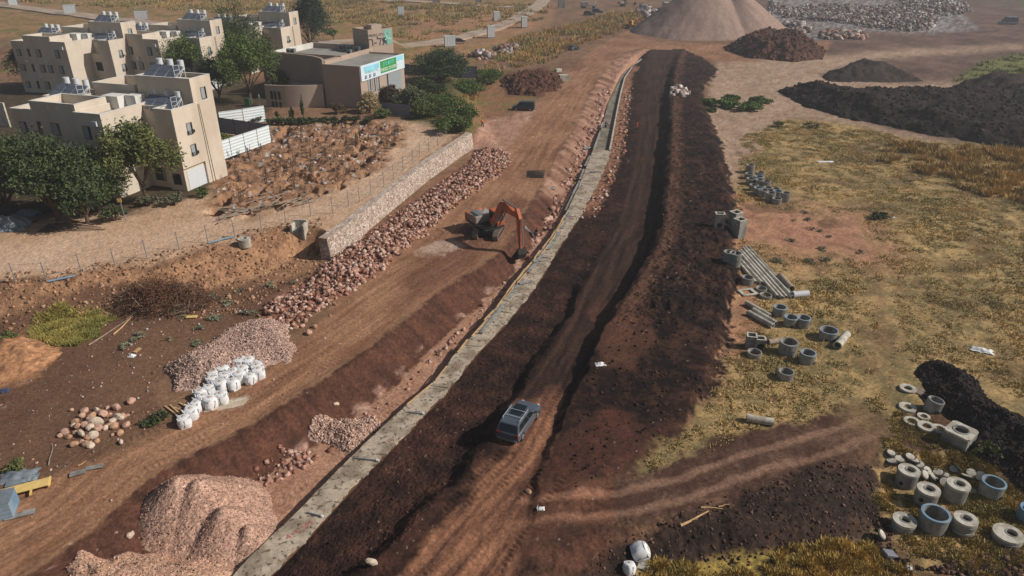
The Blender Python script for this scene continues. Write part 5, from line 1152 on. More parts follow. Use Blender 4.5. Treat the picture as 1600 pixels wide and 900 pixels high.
lid(1376, 841, .8, 'pale cover half buried on the earth edge left of the short lidded ring', 20, 40, None); 
g = G(1389, 868); o = MB(Matrix.Translation(g + Vector((0, 0, .15))) @ Matrix.Rotation(R(10), 4, 'Z') @ Matrix.Rotation(R(20), 4, 'Y')).box(-.45, .45, -.3, .3, -.12, .12).build('concrete_piece', M['hoarding_grey'], bevel=.05); tag(o, 'grey concrete fragment on the bottom earth edge below the rings', 'concrete piece')
g = G(1436, 613); pr_ = MB(Matrix.Translation(g + Vector((0, 0, .1))) @ Matrix.Rotation(R(25), 4, 'Z'))
for k in range(5): pr_.box(-.4 + k * .18, -.3 + k * .18, -.4, .4, 0, .05)
for k in (-.35, .3): pr_.box(-.42, .45, k, k + .08, -.08, -.003)
tag(pr_.build('wooden_pallet', M['wood_grey']), 'small broken wooden pallet beside the pale flange stack', 'pallet')
# U-shaped headwall & ring on the left slope
g = G(472, 388); r = empty('concrete_headwall', g, R(-6), label='U-shaped concrete headwall set in the slope left of the stone wall', cat='headwall')
mb = MB(); mb.box(-.85, .85, .4, .65, -.4, 1.5); mb.box(-.85, -.6, -.7, .396, -.6, 1.25); mb.box(.6, .85, -.7, .396, -.6, 1.25); mb.build('headwall_sides', M['concrete_pale'], r, bevel=.02)
MB().box(-.59, .59, -.6, .39, -.5, .5).build('headwall_floor', M['concrete'], r)
ring(388, 411, 1.35, .8, 'weathered capped manhole neck standing on the slope below the fence', m='concrete_pale', group=None, lid=(0, .45), wall=.2)
# steel grate on the road edge
g = G(837, 273); r = empty('steel_grate', g + Vector((0, 0, .12)), R(-6), label='dark steel grid mat lying on the haul road edge beyond the digger', cat='steel grate'); r.rotation_euler = (R(2), R(-3), R(-6))
mb = MB()
for k in range(11): mb.box(-1.3 + k * .255, -1.2 + k * .255, -1.7, 1.7, 0, .07)
mb.build('grate_bars', M['metal_dark'], r); mb = MB()
for k in range(4): mb.box(-1.32, 1.38, -1.6 + k * 1.05, -1.52 + k * 1.05, -.07, -.004)
mb.build('cross_bars', M['metal_dark'], r)
# concrete cube on the road far
g = G(882, 126); r = empty('concrete_block', g, R(12), label='hollow pale concrete block beside the far haul road, near the red earth heap', cat='concrete block'); mb = MB(); mb.box(-1.5, 1.1, -.9, -.75, 0, 1.5); mb.box(-1.5, 1.1, .75, .9, 0, 1.5); mb.box(.95, 1.1, -.746, .746, 0, 1.5); mb.box(-1.5, .94, -.746, .746, 1.35, 1.5); mb.build('block_shell', M['concrete_pale'], r, bevel=.03)
g = G(872, 112); o = MB(Matrix.Translation(g) @ Matrix.Rotation(R(30), 4, 'Z')).box(-.9, .9, -.6, .6, -.1, .8).build('concrete_block', M['concrete_pale'], bevel=.12); tag(o, 'rough concrete lump just beyond the hollow block by the far haul road', 'concrete block')
# small lattice cabinets along the far roads
def cabinet(px, py, w, h, label, rz=0, m='hoarding'):
    g = G(px, py); r = empty('utility_cabinet', g, R(rz), label=label, cat='cabinet', group='ribbed white cabinets along the far roads')
    MB().box(-w / 2, w / 2, -.9, .9, 0, .25).build('plinth', M['concrete'], r)
    mb = MB(); mb.box(-w / 2 + .05, w / 2 - .05, -.8, .8, .254, h)
    mb.build('cabinet_body', M['concrete'] if m == 'concrete' else M['hoarding_grey'], r)
    for k in range(4):
        x = -w / 2 + .1 + k * (w - .2) / 4; MB().box(x + .03, x + (w - .2) / 4 - .03, -.86, -.804, .3, h - .05).build('door_panel', M[m], r)
    MB().box(-w / 2, w / 2, -.9, .9, h + .004, h + .12).build('cabinet_roof', M[m], r)
for (px, py, w, h, lab, rz, m) in [(22, 9, 5.6, 5.4, 'ribbed cabinet on the far road at the top left corner', 20, 'hoarding'), (111, 22, 7.0, 4.6, 'wide ribbed cabinet beyond the second apartment block', 14, 'hoarding'), (222, 31, 7, 4, 'low ribbed cabinet beside the roof heaters of the third block', 10, 'hoarding'),
        (627, 26, 4.3, 5, 'ribbed cabinet alone on bare red ground right of the tall dark tree', 10, 'hoarding'), (776, 33, 3.8, 4.8, 'ribbed cabinet on the left side of the curving far road', 10, 'hoarding'), (819, 43, 3.4, 5.0, 'ribbed cabinet on the right side of the curving far road, farther up', 10, 'hoarding'),
        (767, 59, 4.0, 5.0, 'ribbed cabinet on the right side of the curving far road, middle one', 12, 'hoarding'), (703, 73, 5.4, 4.2, 'ribbed cabinet just above the round tree', 12, 'hoarding'), (682, 6, 6, 4.5, 'grey ribbed cabinet at the top edge, left one', 5, 'concrete'), (877, 13, 5, 5.5, 'grey ribbed cabinet at the top edge near the parked dark cars', 5, 'concrete'), (748, 5, 5, 5, 'grey ribbed cabinet at the top edge, middle one', 5, 'concrete')]:
    cabinet(px, py, w * .7, h * .8, lab, rz, m)
# far light-coloured paved roads
def road_strip(name, pts, wid, m):
    P = W(pts); a, b = shift(P, -wid / 2), shift(P, wid / 2); A, B = resample_n(a, 120), resample_n(b, 120)
    zA = [(terrain_h(np.array([p[0]]), np.array([p[1]]))[0] + terrain_h(np.array([q[0]]), np.array([q[1]]))[0]) / 2 for p, q in zip(A, B)]
    zs = {id(p): z for p, z in zip(A, zA)}; v = []; f = []
    for p, q, z in zip(A, B, zA): v += [(p[0], p[1], z + .55), (q[0], q[1], z + .55), (q[0] + .0, q[1], z - .8), (p[0], p[1], z - .8)]
    for i in range(len(A) - 1):
        for k in range(4): f.append((i * 4 + k, i * 4 + (k + 1) % 4, i * 4 + 4 + (k + 1) % 4, i * 4 + 4 + k))
    o = MB().add(v, f).build(name, m); o['kind'] = 'structure'
mk('pale_road', S(176, 158, 140), vary=.12, scale=.6, stain=S(150, 122, 102), stain_amt=.7)
road_strip('far_road', [(500, 82), (600, 76), (680, 68), (740, 55), (800, 35), (838, 12), (850, 0), (858, -10)], 7, M['pale_road'])
road_strip('far_road', [(-60, 8), (0, 16), (60, 25), (120, 34), (200, 44), (260, 52)], 9, M['pale_road'])
road_strip('far_road', [(520, -2), (600, 2), (700, 6), (790, 12), (850, 12)], 9, M['pale_road'])
# ------------------------------------------------------------------ vehicles
def car(label, loc, heading, kind='suv', paint='car_grey', L=4.6, Wd=1.85, Ht=1.68, rails=False, name='parked_car', group=None, cat='car'):
    """x forward; heading = direction the nose points, radians"""
    r = empty(name, loc, heading, label=label, cat=cat, group=group); hl, hw = L / 2, Wd / 2
    if kind == 'suv': low = [(-hl, .32, .0), (-hl - .02, .62, 0), (-hl + .02, .98, 0), (hl * .42, 1.04, 0), (hl * .9, .92, 0), (hl, .68, 0), (hl - .02, .30, 0)]; cab = [(-hl + .08, .98), (-hl + .40, Ht - .10), (-hl + 1.0, Ht), (hl * .02, Ht - .02), (hl * .45, 1.02)]
    elif kind == 'van': low = [(-hl, .3, 0), (-hl, 1.0, 0), (hl * .55, 1.05, 0), (hl * .95, .95, 0), (hl, .6, 0), (hl, .3, 0)]; cab = [(-hl + .02, 1.0), (-hl + .12, Ht - .05), (-hl + .5, Ht), (hl * .3, Ht), (hl * .66, 1.03)]
    else: low = [(-hl, .3, 0), (-hl, .8, 0), (-hl + .5, .92, 0), (hl * .4, .94, 0), (hl * .93, .78, 0), (hl, .55, 0), (hl, .28, 0)]; cab = [(-hl + .35, .9), (-hl + 1.1, Ht - .05), (-hl + 1.6, Ht), (hl * .05, Ht), (hl * .5, .93)]
    # body: cross-sections rounded in plan
    v = []; f = []; n = len(low); ys = [-1, -.93, -.6, 0, .6, .93, 1]
    for y in ys:
        k = 1 - .035 * abs(y) ** 3 ; drop = .05 * abs(y) ** 6
        for (x, z, _) in low: v.append((x * k, y * hw, z - (drop if z > .5 else 0)))
    for i in range(len(ys) - 1):
        for k in range(n): f.append((i * n + k, i * n + (k + 1) % n, (i + 1) * n + (k + 1) % n, (i + 1) * n + k))
    f += [tuple(range(n)), tuple((len(ys) - 1) * n + k for k in range(n))]
    body = MB().add(v, f).build('body', M[paint], r, smooth=True, bevel=.05)
    # cabin tapers inwards
    v = []; f = []; m = len(cab); ins = lambda z: hw * (.97 - .17 * (z - .95) / max(Ht - .95, .1))
    for s in (-1, 1):
        for x, z in cab: v.append((x, s * ins(z), z))
    f = [tuple(range(m)), tuple(range(2 * m - 1, m - 1, -1))] + [(i, m + i, m + (i + 1) % m, (i + 1) % m) for i in range(m)]
    MB().add(v, f).build('cabin', M[paint], r, smooth=False, bevel=.05)
    # glass
    def quad(name, pts, off=.012):
        a, b, c = [Vector(p) for p in pts[:3]]; nn = (b - a).cross(c - a).normalized(); ctr = sum((Vector(p) for p in pts), Vector()) / len(pts)
        if nn.dot(ctr - Vector((0, 0, 1.0))) < 0: nn = -nn
        k = len(pts); vv = [Vector(p) + nn * off for p in pts] + [Vector(p) - nn * .01 for p in pts]
        return MB().add(vv, [tuple(range(k)), tuple(range(2 * k - 1, k - 1, -1))] + [(i, (i + 1) % k, k + (i + 1) % k, k + i) for i in range(k)]).build(name, M['glass'], r)
    def lp(p, q, t): return (p[0] + (q[0] - p[0]) * t, p[1] + (q[1] - p[1]) * t)
    R0, R1 = cab[0], cab[1]; a, b = lp(R0, R1, .12), lp(R0, R1, .9)
    quad('rear_window', [(a[0], -ins(a[1]) * .86, a[1]), (a[0], ins(a[1]) * .86, a[1]), (b[0], ins(b[1]) * .86, b[1]), (b[0], -ins(b[1]) * .86, b[1])])
    F0, F1 = cab[4], cab[3]; a, b = lp(F0, F1, .08), lp(F0, F1, .92)
    quad('windscreen', [(a[0], -ins(a[1]) * .88, a[1]), (a[0], ins(a[1]) * .88, a[1]), (b[0], ins(b[1]) * .88, b[1]), (b[0], -ins(b[1]) * .88, b[1])])
    z0, z1 = cab[0][1] + .08, Ht - .16
    xr0, xr1 = lp(cab[0], cab[1], (z0 - cab[0][1]) / (cab[1][1] - cab[0][1]))[0] + .2, lp(cab[0], cab[1], min(1, (z1 - cab[0][1]) / (cab[1][1] - cab[0][1])))[0] + .16
    xf0, xf1 = lp(cab[4], cab[3], (z0 - cab[4][1]) / (cab[3][1] - cab[4][1]))[0] - .16, lp(cab[4], cab[3], (z1 - cab[4][1]) / (cab[3][1] - cab[4][1]))[0] - .08
    for s in (-1, 1):
        for k in range(3):
            u0, u1 = k / 3 + .012, (k + 1) / 3 - .012
            bx = lambda u: xr0 + (xf0 - xr0) * u; tx = lambda u: xr1 + (xf1 - xr1) * u
            quad('side_window', [(bx(u0), s * ins(z0), z0), (bx(u1), s * ins(z0), z0), (tx(u1), s * ins(z1), z1), (tx(u0), s * ins(z1), z1)])
        MB().box(hl * .93, hl * .985, s * hw * .8 - .2 * (s > 0), s * hw * .8 + .2 * (s < 0), .62, .78).build('headlight', M['head_lamp'], r)
        MB().box(-hl - .035, -hl + .12, s * hw * .72, s * hw * .94, .78, .98).build('tail_light', M['tail_lamp'], r)
        MB().box(hl * .36, hl * .44, s * (hw + .02), s * (hw + .2), 1.02, 1.16).build('wing_mirror', M[paint], r)
        for q, x in enumerate((-hl * .62, hl * .62)):
            w = MB().tube((x, s * (hw - .2), .35), (x, s * (hw + .012), .35), .35, n=22).build('wheel', M['rubber'], r, smooth=True)
            MB().tube((x, s * (hw + .014), .35), (x, s * (hw + .03), .35), .22, .2, n=12).build('rim', M['rim'], w)
        if rails:
            rl = MB(); rl.tube((-hl + .75, s * hw * .74, Ht + .06), (hl * .02, s * hw * .74, Ht + .06), .024, n=6); rl.bar((-hl + .75, s * hw * .7, Ht - .02), (-hl + .75, s * hw * .7, Ht + .08), .05); rl.bar((hl * .02, s * hw * .72, Ht - .02), (hl * .02, s * hw * .72, Ht + .08), .05)
            rl.build('roof_rail', M['chrome'], r)
    if rails:
        for x in (-hl + 1.15, -hl + 1.95): MB().bar((x, -hw * .74, Ht + .09), (x, hw * .74, Ht + .09), .05, .03).build('cross_bar', M['chrome'], r)
        MB().box(-.9, .5, -hw * .5, hw * .5, Ht - .012, Ht + .012).build('sunroof', M['glass'], r)
    MB().box(-hl - .04, -hl + .1, -hw * .85, hw * .85, .34, .5).build('bumper', M['metal_grey'], r)
    return r
def face(a, b):
    A, B = G(*a), G(*b); d = B - A; return (A + B) / 2, math.atan2(d.y, d.x)
p, h = face((796, 687), (826, 645)); p.z += 0.0
car('dark grey estate car with roof rails and crossbars parked on the reddish dirt track', (p.x, p.y, p.z - .04), h, 'suv', 'car_grey', 4.65, 1.86, 1.7, rails=True)
p = G(818, 172); car('dark grey van parked on pale ground left of the haul road', (p.x, p.y, p.z - .03), R(172), 'van', 'car_dark', 4.9, 1.9, 1.95, name='parked_van', cat='van')
p = G(897, 78); car('dark hatchback parked alone left of the far haul road', (p.x, p.y, p.z), R(40), 'hatch', 'car_dark', 4.4, 1.8, 1.5)
p = G(921, 24); car('dark car parked at the far verge, left and nearer of two', (p.x, p.y, p.z), R(-8), 'suv', 'car_black', 5.6, 2.3, 2.0)
p = G(934, 20); car('dark car parked at the far verge, right and farther of two', (p.x, p.y, p.z), R(-12), 'suv', 'car_black', 5.6, 2.3, 2.0)
p = G(707, 117); car('white car half hidden under the round tree', (p.x, p.y, p.z + .3), R(-20), 'hatch', 'car_white', 4.4, 1.8, 1.5)
p = G(718, 68); car('small dark car parked by the far road above the round tree', (p.x, p.y, p.z + .3), R(10), 'hatch', 'car_black', 4.4, 1.8, 1.5)
p = G(1574, 38); car('grey-green vehicle parked far away at the right edge', (p.x, p.y, p.z), R(175), 'van', 'tarp', 7, 2.8, 3.0, name='parked_van', cat='van')
def track_unit(r, L, w, y):
    o = []; n = 10; h = .95; pr = [( -L / 2 + h / 2 * (1 - math.sin(a)) - 0 , h / 2 - h / 2 * math.cos(a)) for a in []]
    out = []
    for i in range(n + 1): a = math.pi / 2 + math.pi * i / n; out.append((-L / 2 + h / 2 + h / 2 * math.cos(a), h / 2 + h / 2 * math.sin(a)))
    for i in range(n + 1): a = -math.pi / 2 + math.pi * i / n; out.append((L / 2 - h / 2 + h / 2 * math.cos(a), h / 2 + h / 2 * math.sin(a)))
    t = MB().prism(out, y - w / 2, y + w / 2).build('track', M['track'], r)
    pads = MB()
    for k in range(22):
        x = -L / 2 + .45 + (L - .9) * k / 21; pads.box(x - .06, x + .06, y - w / 2 - .01, y + w / 2 + .01, h + .002, h + .05)
    pads.build('track_pads', M['track'], t)
    MB().box(-L / 2 + .5, L / 2 - .5, y - w / 2 - .03, y + w / 2 + .03, .28, .66).build('track_frame', M['metal_dark'], t)
def excavator(label, pos, base_rz, aim, z0, arm=True, s=1.0, m='orange', tip=None):
    r = empty('excavator', pos, base_rz, label=label, cat='excavator'); r.scale = (s, s, s)
    for y in (-1.2, 1.2): track_unit(r, 4.3, .62, y)
    MB().box(-1.3, 1.3, -.9, .9, .4, .95).build('undercarriage', M['metal_dark'], r)
    T = Matrix.Rotation(aim - base_rz, 4, 'Z')
    MB(T).tube((0, 0, .95), (0, 0, 1.12), .75, n=20).build('slew_ring', M['metal_dark'], r)
    h = MB(T); h.box(-2.7, 1.3, -1.35, 1.35, 1.124, 1.34); deck = h.build('deck', M['metal_dark'], r)
    MB(T).box(-2.6, -.7, -1.36, 1.36, 1.344, 2.25).build('engine_housing', M['dusty_white'], deck, bevel=.12)
    MB(T).prism([(-3.05, 1.2), (-2.62, 1.15), (-2.62, 2.3), (-2.95, 2.3), (-3.1, 2.0)], -1.4, 1.4).build('counterweight', M[m], deck, bevel=.08)
    e = MB(T); e.tube((-1.9, .5, 2.25), (-1.9, .5, 2.75), .08, n=8); e.box(-1.5, -.8, -1.0, -.3, 2.254, 2.5); e.box(-2.4, -1.7, -.9, 0, 2.254, 2.42); e.build('engine_fittings', M['metal_grey'], deck)
    c = MB(T); c.prism([(-.55, 1.344), (1.25, 1.344), (1.3, 1.9), (.95, 2.95), (-.5, 3.0)], .35, 1.35); cb = c.build('cab', M[m], deck, bevel=.05)
    g = MB(T); g.prism([(-.35, 2.0), (1.1, 2.0), (.85, 2.8), (-.35, 2.85)], .335, 1.365); g.build('cab_window', M['glass'], cb)
    g = MB(T); g.add([(1.322, .45, 1.95), (1.322, 1.25, 1.95), (1.0, 1.25, 2.85), (1.0, .45, 2.85), (1.29, .45, 1.95), (1.29, 1.25, 1.95), (.97, 1.25, 2.85), (.97, .45, 2.85)], [(0, 1, 2, 3), (7, 6, 5, 4), (0, 1, 5, 4), (1, 2, 6, 5), (2, 3, 7, 6), (3, 0, 4, 7)]); g.build('windscreen', M['glass'], cb)
    rl = MB(T); rl.bar((-2.6, -1.3, 2.3), (-2.6, -1.3, 2.9), .05); rl.bar((-.8, -1.3, 2.3), (-.8, -1.3, 2.9), .05); rl.bar((-2.6, -1.3, 2.9), (-.8, -1.3, 2.9), .05); rl.build('handrail', M['metal_grey'], deck)
    tx, tz = tip or (7.0, -1.6)
    # boom: bent box girder
    P0 = Vector((.9, 0, 1.7)); P1 = Vector((3.0, 0, 4.5)); P2 = Vector((tx - .5, 0, 4.1))
    bm_ = MB(T)
    pr = [(P0.x, P0.z - .3), (P0.x - .25, P0.z + .15), (P1.x - .45, P1.z + .35), (P1.x + .3, P1.z + .45), (P2.x, P2.z + .25), (P2.x + .1, P2.z - .2), (P1.x + .2, P1.z - .5)]
    bm_.prism(pr, -.26, .26); bo = bm_.build('boom', M[m], deck, bevel=.03)
    MB(T).tube((1.5, .42, 1.6), (3.0, .42, 3.7), .09, n=8).tube((1.5, -.42, 1.6), (3.0, -.42, 3.7), .09, n=8).build('boom_cylinder', M['metal_grey'], bo)
    MB(T).tube((2.9, 0, 5.15), (P2.x - .2, 0, 4.85), .1, n=8).build('stick_cylinder', M['metal_grey'], bo)
    # stick hangs down
    E0 = Vector((P2.x - .35, 0, P2.z + .75)); E1 = Vector((tx, 0, tz + 1.5))
    st = MB(T); st.prism([(E0.x - .15, E0.z), (E0.x + .2, E0.z + .1), (P2.x + .42, P2.z - .2), (E1.x + .14, E1.z), (E1.x - .14, E1.z), (P2.x - .2, P2.z - .5)], -.2, .2); so = st.build('stick', M[m], bo, bevel=.03)
    MB(T).tube((P2.x + .55, 0, P2.z - .1), (E1.x + .38, 0, E1.z + .5), .08, n=8).build('bucket_cylinder', M['metal_grey'], so)
    bk = MB(T); x, z = E1.x, E1.z
    bk.prism([(x + .25, z + .1), (x + .35, z - .5), (x + .1, z - 1.1), (x - .45, z - 1.35), (x - .95, z - 1.1), (x - .9, z - 1.0), (x - .45, z - 1.15), (x + .0, z - .95), (x + .15, z - .5), (x - .1, z + .1)], -.55, .55)
    bk.prism([(x + .2, z + .1), (x + .3, z - .5), (x + .1, z - 1.05), (x - .45, z - 1.3), (x - .9, z - 1.05), (x - .3, z - .3)], -.57, -.5); bk.prism([(x + .2, z + .1), (x + .3, z - .5), (x + .1, z - 1.05), (x - .45, z - 1.3), (x - .9, z - 1.05), (x - .3, z - .3)], .5, .57)
    bko = bk.build('bucket', M['metal_dark'], so)
    tt = MB(T)
    for k in range(5): yy = -.5 + k * .25; tt.box(x - 1.12, x - .92, yy - .04, yy + .04, z - 1.14, z - 1.06)
    tt.build('bucket_teeth', M['metal_grey'], bko)
pc = G(764, 366); bkp = Vector((*placed(814, 408, -1.2), -1.2)); aim = math.atan2(bkp.y - pc.y, bkp.x - pc.x); reach = math.hypot(bkp.x - pc.x, bkp.y - pc.y)
_, hd = face((738, 380), (756, 352))
excavator('orange tracked excavator working at the trench edge with its arm lowered', pc - Vector((0, 0, .05)), hd, aim, 0, s=1.08, tip=(max(4.6, reach) / 1.08, (-1.2 - pc.z) / 1.08))
def loader(px, py, rz, label, m='yellow', s=1.0, name='wheel_loader'):
    g = G(px, py); r = empty(name, g, R(rz), label=label, cat='loader'); r.scale = (s, s, s)
    b = MB(); b.prism([(-2.8, .7), (-2.8, 1.7), (-1.2, 2.0), (-.4, 1.6), (1.2, 1.4), (1.4, .8)], -.9, .9); b.build('body', M[m], r, bevel=.08)
    c = MB(); c.prism([(-1.2, 1.9), (.3, 1.6), (.15, 3.2), (-1.1, 3.2)], -.75, .75); cb = c.build('cab', M[m], r, bevel=.05)
    MB().prism([(-1.05, 2.2), (.1, 2.2), (.05, 3.0), (-1.0, 3.0)], -.77, .77).build('cab_window', M['glass'], cb)
    for x in (-1.9, 1.3):
        for s_ in (-1, 1):
            w = MB().tube((x, s_ * .9, .75), (x, s_ * 1.4, .75), .75, n=18).build('wheel', M['rubber'], r, smooth=True); MB().tube((x, s_ * 1.402, .75), (x, s_ * 1.42, .75), .36, n=12).build('rim', M[m], w)
    a = MB(); a.bar((.8, -.5, 1.6), (3.0, -.5, .8), .25); a.bar((.8, .5, 1.6), (3.0, .5, .8), .25); a.build('lift_arm', M[m], r)
    MB().prism([(2.8, 1.3), (3.0, .2), (4.0, .1), (3.9, .3), (3.2, .45)], -1.5, 1.5).build('bucket', M['metal_dark'], r)
loader(987, 45, -35, 'yellow wheel loader standing on the haul road left of the gravel cone')
pe = G(975, 10); excavator('yellow and black excavator half cut off at the top edge', pe, R(60), R(20), 0, m='yellow', tip=(6.0, 0.2), s=1.1)
def flat_machine(px, py, label):
    g = G(px, py); r = empty('flatbed_trailer', g, R(4), label=label, cat='trailer')
    MB().box(-4.2, 4.2, -1.4, 1.4, 1.1, 1.5).build('trailer_bed', M['metal_grey'], r); MB().box(-3.8, 0, -1.2, 1.2, 1.504, 3.2).build('cargo', M['concrete'], r, bevel=.15)
    MB().tube((3.0, 0, 1.5), (4.4, 0, 5.0), .18, n=8).build('crane_arm', M['metal_white'], r)
    for x in (-3, -1.8, 2.8):
        for s in (-1, 1): MB().tube((x, s * 1.1, .55), (x, s * 1.42, .55), .55, n=14).build('wheel', M['rubber'], r)
flat_machine(919, 13, 'grey trailer with load and thin mast behind the two parked dark cars')
def lorry(px, py, rz, label):
    g = G(px, py); r = empty('lorry', g, R(rz), label=label, cat='lorry')
    MB().box(1.6, 3.8, -1.25, 1.25, .6, 3.0).build('cab', M['metal_white'], r, bevel=.12); MB().box(3.81, 3.84, -1.05, 1.05, 1.8, 2.8).build('windscreen', M['glass'], r); MB().box(3.81, 3.86, -1.0, 1.0, .8, 1.5).build('grille', M['metal_dark'], r)
    MB().box(-4.2, 1.5, -1.3, 1.3, 1.1, 3.1).build('tipper_body', M['metal_grey'], r, bevel=.05); MB().box(-4.2, 3.6, -.5, .5, .5, 1.09).build('chassis', M['metal_dark'], r)
    for x in (-3.4, -2.1, 2.7):
        for s in (-1, 1):
            w = MB().tube((x, s * .9, .52), (x, s * 1.3, .52), .52, n=16).build('wheel', M['rubber'], r); MB().tube((x, s * 1.302, .52), (x, s * 1.32, .52), .25, n=10).build('rim', M['rim'], w)
    for s in (-1, 1): MB().box(3.6, 3.75, s * 1.35 - .12, s * 1.35 + .12, 1.9, 2.5).build('wing_mirror', M['metal_dark'], r)
lorry(1040, 13, -93, 'white-cabbed tipper lorry facing the viewer left of the gravel cone')
# ------------------------------------------------------------------ bags
def bag_mesh(seed, fill=True):
    rn = random.Random(seed); n, m = 20, 9; v = []; f = []
    for k in range(m):
        t = k / (m - 1); z = .92 * t; rr = .47 * (1 + .16 * math.sin(math.pi * t)) * (1 - .10 * t ** 4)
        for i in range(n):
            a = 2 * math.pi * i / n; q = (abs(math.cos(a)) ** 3.2 + abs(math.sin(a)) ** 3.2) ** (-1 / 3.2)
            w = 1 + .035 * math.sin(5 * a + seed + 6 * t) + rn.uniform(-.02, .02); v.append((rr * q * w * math.cos(a), rr * q * w * math.sin(a), z + (.05 * math.sin(3 * a + seed) if k == m - 1 else 0)))
    for k in range(m - 1):
        for i in range(n): j = (i + 1) % n; f.append((k * n + i, k * n + j, (k + 1) * n + j, (k + 1) * n + i))
    f.append(tuple(range(n))[::-1])
    f.append(tuple((m - 1) * n + i for i in range(n)))
    return MB().add(v, f)
def bag(loc, label, seed, rz, group='white bulk bags', loops=True, tilt=(0, 0), sc=1.0):
    r = empty('bulk_bag', loc, rz, label=label, cat='bulk bag', group=group); r.rotation_euler = (tilt[0], tilt[1], rz); r.scale = (sc, sc, sc)
    bag_mesh(seed).build('bag_body', M['bag'], r, smooth=True)
    MB().lathe([(.0, 1.03), (.13, 1.0), (.16, .97)], 10, closed=False).build('bag_spout', M['sand'], r, smooth=True); MB().lathe([(.16, .968), (.3, .97), (.47, .9), (.5, .86)], 20, closed=False).build('bag_top', M['bag'], r, smooth=True)
    for sx, sy in ((-1, -1), (1, -1), (1, 1), (-1, 1)):
        if loops: s = MB(); s.bar((.42 * sx, .42 * sy, .8), (.5 * sx, .36 * sy, 1.08), .05, .02); s.bar((.5 * sx, .36 * sy, 1.08), (.3 * sx, .45 * sy, .86), .05, .02); s.build('lifting_loop', M['bag'], r)
    MB().bar((-.06, -.545, .15), (.0, -.535, .8), .05, .02).build('bag_tie', M['bag_strap'], r); MB().bar((.548, -.08, .2), (.535, .05, .8), .05, .02, up=(1, 0, 0)).build('bag_tie', M['bag_strap'], r)
BG = [(290, 661), (301, 648), (309, 636), (318, 626), (329, 632), (315, 618), (328, 612), (348, 624), (334, 598), (348, 606), (366, 603), (352, 594), (335, 588), (336, 579), (345, 572), (350, 582), (362, 571), (378, 570), (366, 588), (375, 592), (381, 583), (392, 594), (405, 586), (404, 579), (390, 570), (400, 574)]
BL_ = {0: 'white bulk bag at the lower left end of the row, next to the planks', 1: 'white bulk bag second from the lower left end of the row', 2: 'wide white bulk bag third from the lower left end, beside spilled sand', 7: 'white bulk bag standing apart on the roadside, above the pale spill', 21: 'white bulk bag at the right front of the ring of bags'}
for k, (px, py) in enumerate(BG):
    g = G(px, py + 4); bag(g - Vector((0, 0, .05)), BL_.get(k, 'full white bulk bag packed in the cluster beside the gravel heap'), k, random.uniform(-.6, .6), group='white bulk bags' , sc=random.uniform(.88, 1.04), tilt=(random.uniform(-.06, .06), random.uniform(-.06, .06)))
g = G(997, 868); bag(g + Vector((-.3, 0, .1)), 'white bulk bag fallen on its side spilling sand on the dark bank at the bottom', 50, R(10), group=None, loops=False, tilt=(R(8), R(62)), sc=1.05)
g = G(983, 893); bag(g + Vector((0, 0, -.1)), 'crumpled white bag cut off at the bottom edge', 52, R(30), group=None, loops=False, tilt=(R(-15), R(10)), sc=.7)
# planks by the bags
for (a, b, lab) in [((258, 636), (282, 654), 'longest wooden stake in the bundle beside the last white bag'), ((266, 634), (283, 650), 'middle wooden stake in the bundle beside the last white bag'), ((273, 638), (292, 647), 'right wooden stake in the bundle beside the last white bag'), ((281, 631), (292, 638), 'short wooden stake above the bundle beside the last white bag'),
                    ((42, 680 + 20), (80, 730), 'x')][:4]:
    A, B = G(*a), G(*b); o = MB().bar(A + Vector((0, 0, .1)), B + Vector((0, 0, .16)), .12, .06).build('wooden_stake', M['wood']); tag(o, lab, 'wooden stake')
# ------------------------------------------------------------------ left bottom materials
def at(px, py, rz=0, dz=0.): return Matrix.Translation(G(px, py) + Vector((0, 0, dz))) @ Matrix.Rotation(R(rz), 4, 'Z')
r = empty('block_stack', G(6, 800), R(20), label='stack of grey blocks wrapped in blue film, cut off by the left edge', cat='block stack')
mb = MB()
for k in range(4): mb.box(-1.3, .75, -.85 + .02 * k, .85 - .02 * k, .3 * k, .3 * k + .29)
mb.build('blocks', M['concrete_blue'], r, bevel=.02); MB().box(-1.32, .77, -.8, .8, 1.2, 1.23).build('top_film', M['tarp'], r)
T = at(42, 768, 26, .35); r = empty('yellow_board', T.to_translation(), R(26), label='yellow formwork board with two short legs beside the wrapped blocks', cat='board'); MB().box(-1.5, 1.4, -.42, .42, 0, .07).build('board', M['wood_yellow'], r); MB().box(.3, .42, -.9, .5, -.1, -.004).box(1.36, 1.48, -.45, .6, -.1, -.004).build('leg', M['wood_yellow'], r)
for (px, py, rz, w, d, lab, m, nm) in [(32, 806, 24, 1.7, .5, 'grey board leaning at the foot of the wrapped blocks', 'concrete', 'grey_board'), (122, 741, 25, 1.0, .5, 'left of two grey sheets lying on the ground', 'concrete', 'grey_board'), (148, 732, 18, 1.15, .4, 'right of two grey sheets lying on the ground', 'concrete', 'grey_board'),
                                   (22, 757, 22, .95, .6, 'grey plastic crate lid on the scrap heap behind the wrapped blocks', 'tarp', 'grey_board')]:
    mb = MB(at(px, py, rz, .1)); mb.box(-w / 2, w / 2, -d / 2, d / 2, 0, .05); tag(mb.build(nm, M[m]), lab, 'board')
